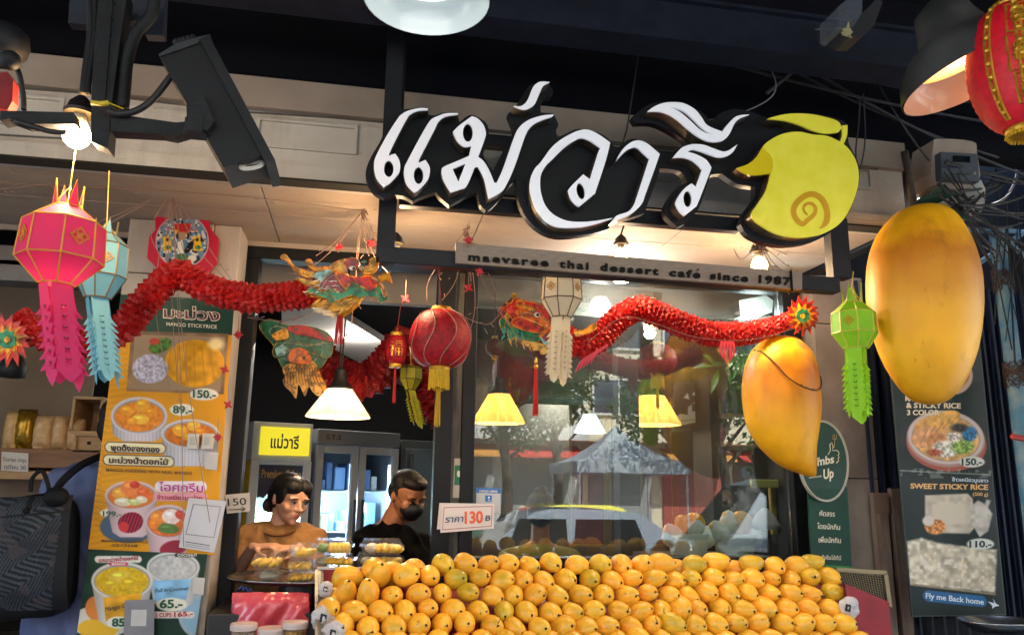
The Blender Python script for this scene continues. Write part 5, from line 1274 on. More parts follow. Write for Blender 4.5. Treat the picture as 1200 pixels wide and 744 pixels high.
def poster_up(c):
    X, Y = c.X, c.Y; c.c[:] = c.col('e09a14')
    c.shade(np.ones(X.shape), .93+.10*vnoise(X, Y, 30, 2)+.03*np.sin(Y*.9+X*.15)*(X < 150))
    for i in range(26):
        c.line([(112, 440+i*7), (122+5*math.sin(i), 443+i*7)], .8, 'a8741a')
    c.put((Y < 389+(X-157)*.03)*1.0, '1f3f33')
    # sticky rice picture
    pic = c.poly([(154, 388), (268, 391), (262, 462), (148, 458)], '8a6c50'); c.shade(pic, .75+.5*vnoise(X, Y, 14, 4))
    c.poly([(158, 392), (264, 395), (258, 459), (153, 455)], '9c8468')
    m = c.ellipse(228, 426, 35, 28, 'd99a16'); c.shade(m, .86+.28*vnoise(X, Y, 6, 8))
    for i in range(6): c.line([(200+i*9, 402+abs(i-3)*1.5), (196+i*11, 448-abs(i-3)*1.5)], .9, 'b87a10')
    c.ellipse(253, 403, 9, 7, 'f4e0a0', soft=5)
    r_ = c.ellipse(176, 432, 21, 17, 'c4bfd2'); c.shade(r_, .7+.5*vnoise(X, Y, 2.2, 11))
    l = c.ellipse(188, 405, 14, 8, '4f7a2c', -.4); c.shade(l, .6+.7*vnoise(X, Y, 2.6, 12)); c.ellipse(181, 400, 6, 4, 'b8402c')
    # puddings
    food_bowl(c, 163, 487, 33, 22, 517, 'cfc8d0', 'de821e', [(-14, -6, 8, 6, 'f0a028', .3), (4, -12, 9, 8, 'f0a832', 0), (14, -4, 7, 5, 'e8941c', .5), (2, 4, 10, 6, 'f8bc3c', .1), (-8, 6, 6, 4, 'f0a028', 0)], 21, .92, 1.5)
    food_bowl(c, 223, 508, 34, 17, 546, 'd2ccd2', 'd07018', [(-12, -4, 9, 7, 'f2ac30', .2), (4, -9, 8, 6, 'f6b43c', 0), (12, -2, 7, 5, 'e89420', .5), (-2, 4, 8, 4, 'f0a42c', .1)], 23, .9, 1.5)
    # text plates
    for (x0, x1, y) in ((129, 188, 524.5), (127, 198, 539.5)):
        for g_, col in ((7.0, '3a2430'), (6.0, 'f0e4b8')):
            c.put(np.clip(1.0*(g_-np.hypot(np.maximum(np.maximum(x0-X, X-x1), 0), Y-y-(X-160)*.03)), 0, 1), col)
    for (x, y, w_, h_, col) in ((239, 462, 17, 7, 'f4f0e4'), (213, 480, 14, 7, 'f4f0e4'), (131, 601, 14, 5.5, 'f4f0e4')): c.ellipse(x, y, w_, h_, col)
    # ice creams
    c.ellipse(150, 617, 33, 19, '4f6078')
    food_bowl(c, 154, 580, 31, 17, 629, 'dcbfc4', 'e0782c', [(-14, -2, 9, 7, 'f0a848', .2), (0, -8, 13, 10, 'f08848', 0), (14, -2, 8, 7, 'e86a3c', .5), (-10, 8, 10, 5, 'e8e0c0', .1), (4, 8, 8, 4, 'c8d090', .1), (12, 5, 7, 4, 'e8dcc0', .2), (4, -12, 6, 4, 'c83c2c', 0)], 31, .72)
    mg = c.ellipse(153, 612, 15, 12, '8c1e3a', -.3); c.shade(mg, .7+.6*(np.sin(X*1.6+Y*.6) > .1)); c.ellipse(145, 617, 6, 6, 'd83a3c')
    food_bowl(c, 197, 611, 27, 20, 660, 'dcbcc4', 'e87434', [(-12, -4, 9, 9, 'f09040', .2), (4, -6, 11, 9, 'f4dcd8', 0), (0, 8, 13, 6, '5c7c40', .1), (14, -8, 6, 5, 'd84a3c', .5), (-16, 3, 6, 5, 'f0882c', 0)], 37, .75)
    c.ellipse(203, 642, 16, 9, '9c2a40', -.2)
    c.put(np.clip(1.0*(5.2-np.hypot(np.maximum(np.maximum(184-X, X-238), 0), Y-582)), 0, 1), 'e8a0b0')
    c.put(np.clip(1.0*(7-np.hypot(np.maximum(np.maximum(188-X, X-236), 0), Y-570)), 0, 1), 'f4e2ea')
po = thing('menu_poster', 'tall yellow mango dessert menu poster with bowls and prices, on the stone column', 'poster', P(190, 500, YC-.012))
sheet('upper_print', [(141.5, 345), (275, 352), (251.5, 650), (103.5, 643)], YC-.012, .9, poster_up, po, pv)
def poster_low(c):
    X, Y = c.X, c.Y; c.c[:] = c.col('1c3a2c'); c.shade(np.ones(X.shape), .8+.4*vnoise(X, Y, 16, 2))
    c.ellipse(236, 720, 27, 28, 'a8b8c4'); c.ellipse(236, 722, 23, 22, '8fb4cc')
    food_bowl(c, 203, 664, 31, 18, 712, 'd8d8d6', 'c4c2c2', [], 5, .74)
    lb = c.poly([(178, 680), (224, 678), (218, 702), (182, 704)], '86b8dc'); c.shade(lb, .85+.3*vnoise(X, Y, 9, 3))
    c.ellipse(118, 728, 36, 19, 'd0ccc4'); c.ellipse(115, 736, 24, 12, 'e0b030')
    c.ellipse(112, 712, 12, 14, 'd8843c')
    food_bowl(c, 143, 680, 36, 22, 734, 'dcd8d2', 'e2b820', [(-2, -4, 14, 8, 'ecca48', 0), (10, 3, 12, 6, 'e6bc28', .3), (-12, 4, 10, 5, 'e8c034', 0)], 9, .76)
    lb = c.poly([(121, 700), (166, 694), (162, 724), (124, 728)], 'e8a828'); c.shade(lb, .85+.3*vnoise(X, Y, 9, 6))
    for (x, y, w_, h_, col) in ((201, 708, 18, 8, 'ecead8'), (139, 729, 14, 7, 'ecead8')): c.ellipse(x, y, w_, h_, col)
    for (x0, x1, y, h_, col) in ((115, 162, 655, 4.5, 'ece6e0'), (130, 148, 660.5, 2.6, 'd84868'), (207, 231, 650, 2.8, '2c3a30'), (183, 224, 720, 4.5, 'e6dcd8')):
        c.put(np.clip(1.0*(h_-np.hypot(np.maximum(np.maximum(x0-X, X-x1), 0), Y-y)), 0, 1), col)
sheet('lower_print', [(103.5, 643.6), (243, 649), (226, 765), (87, 765)], YC-.015, .9, poster_low, po, pv)
inkm = {k: mat('print ink '+k, k, .35) for k in ('6a1430', 'f0e8d0', '1f5a40', '3a1a2c', '5a3a10', 'b81e8c', 'f6eee8', 'b02030', '20303a', 'c02828', 'e0b070', '2c4a6c', 'd8e8f4', '151515', 'e8d8b8', '3c6aa8', 'e0602c')}
def txt(parent, body, x0, y0, x1, y1, h, Y, col, off=0, space=1.0, shear=0, fn=None, nm='lettering', th=.0008):
    q = MB(); text(q, body, x0, y0, x1, y1, h, Y, th=th, off=off, space=space, shear=shear, fn=fn); return q.build(nm, inkm[col], parent)
Yp = YC-.0165
txt(po, 'มะม่วง', 191, 372, 258, 376, 12.5, Yp, 'f0e8d0', .045); txt(po, 'มะม่วง', 192, 371.6, 257, 375.6, 12, Yp-.0015, '6a1430', .01)
txt(po, 'MANGO STICKYRICE', 195, 381.5, 254, 385, 4.2, Yp, 'f0e8d0', .01, 1.1)
txt(po, '150.-', 226, 465.5, 253, 466.5, 9.2, Yp, '1f5a40', .03); txt(po, '89.-', 202.5, 483.8, 225, 484.6, 9, Yp, '1f5a40', .03)
txt(po, 'พุดดิ้งสองทอง', 129.5, 527.5, 187, 530, 6.6, Yp, '3a1a2c', .035); txt(po, 'มะม่วงน้ำดอกไม้', 127.5, 542, 197, 544.5, 6.4, Yp, '3a1a2c', .035)
txt(po, 'MANGO PUDDING WITH REAL MANGO', 124.5, 552, 225, 556, 3.6, Yp, '5a3a10', .015, 1.1)
txt(po, 'ไอศกรีม', 186, 575, 238, 576.5, 9.6, Yp, 'b81e8c', .012); txt(po, 'ข้าวเหนียวมะม่วง', 184, 584.6, 237, 585.6, 4.6, Yp, 'b02030', .02)
txt(po, '199.-', 120.5, 604.5, 142, 605, 6.2, Yp, '1f5a40', .02)
txt(po, 'MANGO & STICKYRICE', 119, 635, 173, 636, 3.4, Yp, '5a3a10', .015, 1.1); txt(po, 'ICE-CREAM', 131, 640.2, 161, 640.8, 3.4, Yp, '5a3a10', .015, 1.1)
Yq = YC-.0175
txt(po, 'รสมะม่วงน้ำดอกไม้', 115.5, 658.5, 162, 655.5, 4.4, Yq, 'b02030', .02); txt(po, 'MANGO', 131, 662, 147, 661.8, 2.8, Yq, 'f6eee8', .02)
txt(po, 'COCONUT', 208, 651.5, 231, 651.5, 3, Yq, 'f6eee8', .02); txt(po, 'Full in Coconut', 182, 694, 220, 691, 5, Yq, '20303a', 0, shear=.15)
txt(po, 'Mango Gelato', 123, 716, 160, 709, 5.5, Yq, '20303a', 0, shear=.15); txt(po, '65.-', 187, 712, 214, 711.5, 9.8, Yq, '1f5a40', .035); txt(po, '85.-', 131, 733.5, 155, 733, 9.4, Yq, '1f5a40', .035)
txt(po, '3 CUPS', 182, 722.5, 201, 722, 4.6, Yq, 'c02828', .02); txt(po, '165.-', 204, 722.5, 226, 721, 5.8, Yq, 'c02828', .025)
paper = mat('white paper', 'cfcac6', .6, col2='bfbab6', scale=8)
lam = mat('laminated paper', 'c6c4ca', .25, coat=.4)
def card(name, label, cat, quad, Y, m, th=.002, tilt=None):
    t = thing(name, label, cat, P(*quad[0], Y)); q = MB(); q.plate([quad], Y, th); q.build('card', m, t); return t
t = card('payment_notice', 'white laminated payment notice tilted on the right of the yellow poster', 'notice', [(221, 583), (265.5, 587), (251, 647.5), (209.5, 641)], YC-.028, lam)
for i in range(3): q = MB(); q.plate([[(217+i*-.4, 634+i*2.4), (246-i*.3, 638.5+i*2.4), (245.8-i*.3, 639.3+i*2.4), (216.8-i*.4, 634.8+i*2.4)]], YC-.0285, .0005); q.build('printed_line', inkm['20303a'] if i == 0 else mat('grey ink', '8a8a92', .5), t)
q = MB(); q.plate([[(226, 590), (259, 593), (251, 630), (217, 626)], [(227.2, 591.3), (257.6, 594), (250.2, 628.8), (218.4, 625)]], YC-.0285, .0005); q.build('printed_frame', mat('grey ink', '8a8a92'), t)
t = card('payment_card', 'grey payment card standing at the foot of the lower green poster', 'card', [(146.5, 703), (181, 702), (180, 760), (144, 760)], YC-.05, mat('grey card', '8a888c', .5, col2='7c7a80', scale=9))
q = MB(); q.plate([[(154, 714), (172, 714), (171, 733), (153, 733)]], YC-.0505, .0005); q.build('white_square', paper, t)
for i, x in enumerate((219, 236)):
    t = thing('wall_switch', ('left' if i == 0 else 'right')+' one of the two small white switch boxes on the yellow poster', 'switch', P(x+8, 517, YC-.05))
    q = MB(); a, b = P(x, 526, YC-.04), P(x+15, 508, YC-.04); q.bbox((a.x, YC-.045, a.z), (b.x, YC-.018, b.z), .003); q.build('box', white_pl, t)
    q = MB(); a, b = P(x+4, 521, YC-.04), P(x+11, 512, YC-.04); q.bbox((a.x, YC-.050, a.z), (b.x, YC-.0455, b.z), .0015); q.build('rocker', mat('off white rocker', 'b8b2a8', .4), t)
card('paper_tag', 'small white paper tag stuck right below the two switch boxes', 'tag', [(241, 529), (256, 530), (254, 551), (239.5, 549)], YC-.025, paper)
card('paper_tag', 'small white paper tag beside the coconut cup picture on the lower poster', 'tag', [(227, 676), (240, 677), (238.5, 697), (225, 695)], YC-.025, paper)
t = card('price_card', 'handwritten 150 price card with an arrow, on the frame left of the woman', 'price card', [(264, 579.5), (292.5, 577), (293, 599), (266, 601.5)], -.08, paper)
txt(t, '150', 267, 592.5, 289, 591, 8.5, -.0815, '151515', .01, shear=-.1)
q = MB(); q.tube([P(268, 597, -.082), P(287, 596, -.082)], .0022, 4); q.tube([P(283, 593.5, -.082), P(287.5, 596, -.082), P(283.5, 598.5, -.082)], .0022, 4); q.build('arrow', inkm['151515'], t)
t = card('price_card', 'pink edged 130 baht price card taped across the window posts', 'price card', [(515, 589), (575, 590), (577, 616), (512, 620)], -.075, mat('pale pink card', 'd8ccca', .5))
q = MB(); q.plate([[(518, 591.5), (579.5, 590), (578.5, 619), (516, 624)]], -.080, .002); q.build('front_card', mat('pale pink card two', 'e0d4d2', .5), t)
q = MB(); q.plate([[(520, 594), (577, 592.5), (576.3, 616.5), (518.3, 620.8)], [(520.6, 594.8), (576.3, 593.3), (575.6, 615.7), (519, 619.9)]], -.0808, .0005); q.build('printed_border', mat('thin red border', 'a06060', .5), t)
txt(t, 'ราคา', 521.5, 612, 542.5, 611, 7.6, -.0815, '2c4a6c', .02, shear=.15); txt(t, '130', 544.5, 613, 566, 612, 14, -.0815, 'e0602c', .035); txt(t, 'B', 568.5, 610, 574.5, 609.5, 6.4, -.0815, '2c4a6c', .02, shear=.15)
q = MB(); q.tube([P(566.5, 607.5, -.0815), P(576, 606.6, -.0815)], .0006, 4); q.build('baht_bar', inkm['2c4a6c'], t)
t = card('window_sticker', 'white sticker with a blue header on the glass above the 130 price card', 'sticker', [(558, 571), (587, 572), (586, 601), (558, 600)], -.006, mat('sticker white', 'b8bcc4', .4), .001)
q = MB(); q.plate([[(558, 571), (587, 572), (586.8, 578), (558, 577)]], -.0068, .0006); q.build('blue_header', mat('sticker blue', '2a6ab0', .4), t)
q = MB(); q.plate([[(568.5, 580), (576.5, 580.3), (576.3, 588), (568.5, 587.6)]], -.0068, .0006); q.build('blue_symbol', mat('sticker blue', '2a6ab0'), t)
q = MB(); q.plate([ell(573, 582.6, 1.2, 1.2, n=8)], -.0074, .0005); q.tube([P(572.3, 584, -.0074), P(572.5, 586.3, -.0074), P(575, 586.5, -.0074)], .0012, 4); q.build('symbol_mark', inkm['f6eee8'], t)
txt(t, 'HOLD HERE', 562, 576.2, 583, 576.8, 2.4, -.0075, 'f6eee8', .01)
t = card('door_sticker', 'tall green and white sticker on the grey track between the window posts', 'sticker', [(532.5, 537), (541, 537), (539.5, 583), (530.5, 583)], -.0125, paper, .001)
q = MB(); q.plate([[(533, 545), (540.5, 545), (540, 568), (532.4, 568)]], -.0133, .0006); q.build('green_panel', mat('sticker green', '14784c', .4), t)
q = MB(); q.plate([ell(537.5, 555, 2, 4)], -.0139, .0005); q.build('white_oval', inkm['f6eee8'], t)
# ---- right poster
YR = -.34
def poster_r(c):
    X, Y = c.X, c.Y; c.c[:] = c.col('1f2b2a'); c.shade(np.ones(X.shape), .85+.3*vnoise(X, Y, 22, 2))
    c.ellipse(1118, 440, 22, 22, 'c8a898'); c.ellipse(1117, 438, 19, 17, '8c6a50')
    c.ellipse(1109, 520, 47, 32, 'a8584a', .12); c.ellipse(1108.5, 514, 46, 33, 'b08a84', .12); c.ellipse(1108.5, 512.5, 44.5, 31, 'cfc0be', .12); c.ellipse(1108.5, 513, 40, 27, '8e7a74', .12)
    a = c.ellipse(1108.5, 513, 39, 26.5, 'd8a86a', .12); c.shade(a, .8+.4*vnoise(X, Y, 5, 4))
    for (x, y, w_, h_, col) in ((1092, 498, 22, 11, 'e0a860'), (1106, 491, 20, 9, 'e4ae5c'), (1085, 512, 18, 12, 'e2a878'), (1098, 517, 12, 10, 'c88858')):
        b = c.ellipse(x, y, w_, h_, col, -.3); c.shade(b, .85+.3*vnoise(X, Y, 4, 6))
    for k, (x, y, w_, h_, col) in enumerate(((1108, 526, 16, 10, 'd8d4c8'), (1128, 523, 13, 9, '8fae5c'), (1136, 508, 9, 9, '3c78a8'), (1124, 501, 10, 5, '3c3a34'), (1095, 530, 8, 4, '9c4a34'), (1118, 512, 9, 6, 'cfc8bc'))):
        b = c.ellipse(x, y, w_, h_, col, soft=3); c.shade(b, .6+.8*vnoise(X, Y, 2.0, 14+k))
    for k in range(5): c.line([(1078+k*9, 520-k*6), (1087+k*9, 503-k*4)], .8, 'a86838')
    c.line([(1053, 551), (1160, 556)], 1.2, '8f9894'); c.put(((Y > 549) & (Y < 560) & (vnoise(X, Y, 4, 33) > .7))*.5, '9aa4a0')
    c.ellipse(1139, 541, 15, 6.5, 'd8dcd4')
    b = c.poly([(1084, 580), (1134, 578), (1140, 584), (1142, 618), (1136, 625), (1090, 624), (1084, 618)], 'c9bfae', 2); c.shade(b, .85+.25*vnoise(X, Y, 5, 5))
    c.poly([(1092, 590), (1132, 589), (1133, 614), (1092, 615)], 'd2c8b6', 4)
    b = c.poly([(1139, 592), (1146, 586), (1154, 590), (1156, 585), (1161, 586), (1158, 594), (1163, 602), (1158, 622), (1148, 629), (1138, 612)], 'c8c4bc', 2); c.shade(b, .85+.25*vnoise(X, Y, 5, 8))
    b = c.ellipse(1096, 617, 12, 9, 'd08a50', soft=2); c.shade(b, .6+.8*vnoise(X, Y, 2.2, 9)); c.ellipse(1088, 610, 7, 6, 'd8cfc4', soft=2)
    pts = [(1063, 634), (1080, 630), (1100, 636), (1130, 640), (1168, 644), (1166, 694), (1066, 684)]
    b = c.poly(pts, 'd6cbb4', 3); c.shade(b, .66+.3*vnoise(X, Y, 5.0, 10)+.25*vnoise(X, Y, 12, 11)); c.line([(1064, 684), (1166, 696)], 2, '9a8a70')
    c.put(b*(vnoise(X, Y, 4.2, 40) > .78)*.45, 'b89c70'); c.put(b*np.clip(vnoise(X, Y, 4.0, 41)*3-1.6, 0, 1)*.8, 'f4eede')
    c.ellipse(1149, 637, 16, 6.5, 'd8dcd4')
    c.put(np.clip(1.0*(7-np.hypot(np.maximum(np.maximum(1088-X, X-1150), 0), Y-701-(X-1119)*.10)), 0, 1), '2f6aa0')
pr = thing('menu_poster', 'dark green sticky rice menu poster hanging in front of the gate below the taller mango', 'poster', P(1110, 560, YR))
sheet('print', [(1040, 385), (1146, 385), (1178, 719), (1070, 721)], YR, .9, poster_r, pr, pv)
q = MB(); q.plate([[(1039, 384), (1147, 384), (1179.5, 720.5), (1069, 722.5)]], YR+.001, .008); q.build('backing_board', mat('dark board edge', '3a4442', .5), pr)
Yt = YR-.0015
for (b, x0, y0, x1, y1, h_, col, o_) in (('MANGO', 1061, 469.5, 1086, 470.5, 5.8, 'e8d8b8', .03), ('& STICKY RICE', 1062, 477.6, 1126, 478.2, 6, 'e8d8b8', .03), ('3 COLOR', 1063, 486, 1101, 486, 6, 'e8d8b8', .03), ('150.-', 1127, 545, 1151, 544.4, 8, '20303a', .03),
        ('ข้าวเหนียวมูนขาว', 1116, 563.5, 1158, 565, 4.2, 'd8e8f4', .01), ('SWEET STICKY RICE', 1067, 572, 1158, 573.5, 6, 'e0b070', .035), ('(500 g)', 1140, 580.5, 1158, 580.8, 4, 'e0b070', .01), ('110.-', 1136, 641, 1162, 640.6, 7.6, '20303a', .03), ('Fly me Back home', 1085, 700.5, 1153, 708, 6.6, 'd8e8f4', .02)):
    txt(pr, b, x0, y0, x1, y1, h_, Yt, col, o_)
q = MB(); q.plate([zc(1000, 430, 2.37, [(374, 650), (392, 655), (388, 642), (396, 656), (406, 662), (394, 664), (386, 670), (386, 662)])], Yt, .0006); q.build('plane_mark', inkm['d8e8f4'], pr)
# ---- round green sign and its upright board
YG = -.22
gs = thing('round_sign', 'round dark green Thumbs Up sign with white rim, half hidden behind the shorter giant mango', 'sign', P(966, 540, YG))
grn = mat('deep green sign enamel', '0c4434', .4, col2='0a3a2c', scale=6, coat=.1, spec=.3)
q = MB(); q.plate([ell(966, 540, 29, 48, -.10, 40)], YG, .02); q.build('rim', mat('cream rim', 'b8b4a4', .5), gs)
q = MB(); q.plate([ell(965.6, 540, 26.5, 45.5, -.10, 40)], YG-.003, .004); q.build('face', grn, gs)
for (b, x0, y0, x1, y1, h_, o_) in (('th', 946, 546, 953, 545, 11, .02), ('mbs', 958, 545.5, 977.5, 542, 10, .025), ('Up', 965, 561, 977, 559, 11.5, .03), ('to', 955, 539, 960.5, 538, 4, .01), ('sandwich', 948, 560.5, 963, 558.5, 2.6, .0)):
    if b == 'th': continue
    txt(gs, b, x0, y0, x1, y1, h_, YG-.0038, 'f0e8d0', o_)
q = MB(); hd = zc(930, 480, 3.72, [(150, 195), (160, 178), (158, 150), (166, 142), (172, 160), (170, 178), (185, 176), (196, 182), (198, 192), (194, 198), (198, 206), (194, 214), (196, 222), (186, 232)])
q.tube([P(x, y, YG-.004) for x, y in hd], .0022, 4); q.build('hand_outline', inkm['f0e8d0'], gs)
q = MB()
for i in range(3): x, y = 976.2+i*1.9, 509; q.tube([P(x, y, YG-.004), P(x-.2, y+5, YG-.004)], .0014, 4)
q.tube([P(975.8, 514.5, YG-.004), P(980.2, 514.3, YG-.004)], .0018, 4); q.tube([P(978, 515, YG-.004), P(977.6, 524, YG-.004)], .0020, 4); q.build('fork_mark', mat('gold ink', 'b8a060', .4), gs)
gb = thing('upright_banner', 'narrow green upright board with four lines of Thai writing, below the round sign', 'banner', P(972, 620, YG+.03))
q = MB(); q.plate([[(947, 570), (993, 570), (998.5, 669), (951.5, 665)]], YG+.03, .012); q.build('board', grn, gb)
q = MB(); q.plate([[(951.3, 660.5), (998.2, 663.5), (998.5, 669), (951.5, 665)]], YG+.027, .0026); q.build('bottom_strip', mat('bright green strip', '1f8a3a', .5), gb)
for (b, x0, y0, x1, y1, h_) in (('คัดสรร', 960.5, 604, 978.5, 605, 6), ('โดยนักกิน', 958, 619, 984.5, 620.5, 6), ('เพื่อนักกิน', 959.5, 635, 985.5, 636, 6), ('สั่งซื้อได้ที่นี่', 962.5, 655, 985.5, 656, 4.6)):
    txt(gb, b, x0, y0, x1, y1, h_, YG+.028, 'f0e8d0', .008)
# ---- dark Thai sign behind the window
ts = thing('hanging_board', 'dark brown Thai and English name board hanging behind the top of the window', 'sign', P(725, 355, .1))
q = MB(); q.plate([[(650, 330), (776, 343), (773, 378), (650, 367)]], .1, .015); q.build('board', mat('brushed dark bronze board', '5f5650', .4, .3, col2='544b46', scale=20, stretch=(1, 1, 6)), ts)
txt(ts, 'ข้าวเหนียวมะม่วง แม่วารี', 655, 352, 766, 361, 7.4, .098, '151515', .01); txt(ts, 'KHAO NIAO MAMUANG MAEVAREE', 606+52, 363.5, 766, 372, 5, .098, '151515', .01)
q = MB(); q.tube([P(650, 354.8, .098), P(774, 364.5, .098)], .001, 4); q.build('divider', inkm['151515'], ts)
# ================================================================== MANGO DISPLAY
def mango_mesh(seed, L=.055, R=.0405):
    r_ = np.random.default_rng(seed); q = MB(); n, m_ = 18, 12; vs = []
    bend = .006+.004*r_.random(); s1 = 1+.06*r_.normal(); tip = .10+.1*r_.random()
    for i in range(m_+1):
        t = PI*i/m_; x = -L*math.cos(t); rr = math.sin(t)**.92*(1-tip*(x/L))
        for k in range(n):
            a = 2*PI*k/n; vs.append((R*s1*rr*math.cos(a), x*-1, R*.93*rr*math.sin(a)-bend*(x/L)**2))
    fs = [(i*n+k, i*n+(k+1) % n, (i+1)*n+(k+1) % n, (i+1)*n+k) for i in range(m_) for k in range(n)]
    q.add(vs, fs); return q
def make_mango_mat(name, c1, c2, g):
    m = mat(name, c1, .42, col2=c2, scale=22, detail=5, rnd=.10, coat=.12, bump=.04, bscale=220, lo=.3, hi=.75)
    N = m.node_tree.nodes; L = m.node_tree.links; b = N['Principled BSDF']; src = b.inputs['Base Color'].links[0].from_socket
    tc = [n for n in N if n.type == 'TEX_COORD'][0]; oi = N.new('ShaderNodeObjectInfo')
    va = N.new('ShaderNodeVectorMath'); va.operation = 'ADD'; L.new(tc.outputs['Object'], va.inputs[0]); L.new(oi.outputs['Location'], va.inputs[1])
    n2 = N.new('ShaderNodeTexNoise'); n2.inputs['Scale'].default_value = 14; n2.inputs['Detail'].default_value = 2; L.new(va.outputs[0], n2.inputs[0])
    rp = N.new('ShaderNodeValToRGB'); rp.color_ramp.elements[0].position = .52-g; rp.color_ramp.elements[1].position = .80-g; L.new(n2.outputs[0], rp.inputs[0])
    mx = N.new('ShaderNodeMix'); mx.data_type = 'RGBA'; L.new(rp.outputs[0], mx.inputs[0]); L.new(src, mx.inputs[6]); mx.inputs[7].default_value = (*lin('b39a1e'), 1)
    # small freckles and scars
    n3 = N.new('ShaderNodeTexNoise'); n3.inputs['Scale'].default_value = 75; n3.inputs['Detail'].default_value = 3; L.new(va.outputs[0], n3.inputs[0])
    r3 = N.new('ShaderNodeValToRGB'); r3.color_ramp.elements[0].position = .66; r3.color_ramp.elements[0].color = (1, 1, 1, 1); r3.color_ramp.elements[1].position = .74; r3.color_ramp.elements[1].color = (*lin('8a5a24'), 1); L.new(n3.outputs[0], r3.inputs[0])
    m3 = N.new('ShaderNodeMix'); m3.data_type = 'RGBA'; m3.blend_type = 'MULTIPLY'; m3.inputs[0].default_value = .8; L.new(mx.outputs[2], m3.inputs[6]); L.new(r3.outputs[0], m3.inputs[7])
    L.new(m3.outputs[2], b.inputs['Base Color']); b.inputs['Subsurface Weight'].default_value = .12; b.inputs['Subsurface Radius'].default_value = (.01, .005, .002); b.inputs['Subsurface Scale'].default_value = .6
    return m
mg_y = make_mango_mat('ripe mango skin', 'f6be3c', 'eeaa28', -.04); mg_g = make_mango_mat('greenish mango skin', 'e6bc34', 'dab230', .05)
mg_meshes = {}
for gk, gm_ in (('y', mg_y), ('g', mg_g)):
    for s in range(6):
        o = mango_mesh(100+s, L=.0485+.0025*(s % 3), R=.0375+.0010*(s % 4)).build('fruit', gm_, None, smooth=True); mg_meshes[gk, s] = o.data; bpy.data.objects.remove(o)
stems = []
for s in range(4):
    q = MB(); r_ = np.random.default_rng(s)
    q.lathe([(.0052, -.002), (.0045, .002), (.0025, .0035), (.0, .004)], 8)
    if s > 0:
        q.tube([(0, 0, .001), (r_.normal()*.003, r_.normal()*.003, .006), (r_.normal()*.010, r_.normal()*.006, .008+.004*s)], [.0016, .0014, .001], 5)
    o = q.build('stem', mat('dark mango stem', '2c2012', .8), None); stems.append(o.data); bpy.data.objects.remove(o)
ORD = ['first', 'second', 'third', 'fourth', 'fifth', 'sixth', 'seventh', 'eighth', 'ninth', 'tenth', 'eleventh', 'twelfth', 'thirteenth', 'fourteenth', 'fifteenth', 'sixteenth', 'seventeenth', 'eighteenth', 'nineteenth', 'twentieth', 'twenty-first', 'twenty-second', 'twenty-third', 'twenty-fourth', 'twenty-fifth', 'twenty-sixth', 'twenty-seventh']
mr = np.random.default_rng(11)
def mango(px, py, Y, kind, label, yawd=None, sc=1.0, pitch_=None, roll_=None):
    c = P(px, py, Y); yw = math.radians(yawd if yawd is not None else mr.normal()*9+22)
    o = bpy.data.objects.new('mango', None); C.objects.link(o)
    ms = mg_meshes[kind, int(mr.integers(6))]
    # the skin itself is the top-level mesh's child so that stem and skin stay parts of one fruit
    R_ = Matrix.Rotation(yw, 3, 'Z') @ Matrix.Rotation((pitch_ if pitch_ is not None else mr.normal()*.12-.05), 3, 'X') @ Matrix.Rotation(mr.random()*6.28, 3, 'Y')
    o.location = c; o.rotation_euler = R_.to_euler(); o.scale = (sc,)*3
    f = bpy.data.objects.new('fruit', ms); C.objects.link(f); f.parent = o
    s = bpy.data.objects.new('stem', stems[int(mr.integers(4))]); C.objects.link(s); s.parent = o
    zmin = min(v.co.y for v in ms.vertices); s.location = (0, zmin+.0015, -.004); s.rotation_euler = (PI/2, 0, mr.random()*6)
    tag(o, label, 'mango', 'mangoes piled on the fruit display')
    return o
rows = []
Y0 = -.46; dY = -.040
def row_positions(r):
    xs_ = []
    if r == 0: base = [(521, 661, 'g'), (547, 660), (573, 661), (597, 662), (621, 663), (647, 660), (677, 661), (705, 661, 'g'), (729, 663), (752, 663), (775, 661), (814, 661, 'g'), (840, 660), (882, 661, 'g'), (908, 662), (933, 662), (953, 659, 'g')]
    elif r == 1: base = [(476, 674), (504, 675), (534, 678, 'g'), (562, 677), (588, 680), (611, 681), (636, 680), (663, 678), (692, 680, 'g'), (716, 680), (740, 678), (765, 677), (790, 680), (812, 678, 'g'), (835, 677), (858, 680), (881, 679), (904, 679), (927, 680), (950, 676, 'g'), (972, 675)]
    elif r == 2: base = [(461, 697), (490, 695), (517, 694), (550, 695, 'g'), (576, 697), (602, 698), (627, 697), (653, 698), (679, 697), (709, 697), (734, 697), (758, 695), (784, 697), (806, 697), (829, 696), (853, 695), (876, 695), (902, 696), (925, 697), (948, 696), (975, 695, 'g')]
    elif r == 3: base = [(388, 714), (417, 717), (447, 716), (475, 716), (503, 713), (532, 714), (562, 715), (591, 717, 'g'), (617, 717), (643, 718), (669, 717), (696, 714), (724, 715), (750, 715), (773, 715), (796, 714), (818, 714), (844, 714), (869, 714), (895, 713), (920, 714), (946, 713), (971, 712)]
    elif r == 4: base = [(402, 734), (433, 735), (462, 734), (490, 733), (518, 732), (546, 731), (577, 735), (604, 737), (632, 736), (660, 734), (686, 734), (711, 734), (738, 733), (764, 733), (789, 731, 'g'), (813, 731), (838, 731), (863, 730), (889, 731), (915, 731), (940, 731), (965, 731), (988, 731)]
    elif r == 5: base = [(387+i*25.8, 753-.10*i) for i in range(25)]
    return base
rn = ['topmost row', 'second row', 'third row', 'fourth row', 'fifth row', 'lowest visible row']
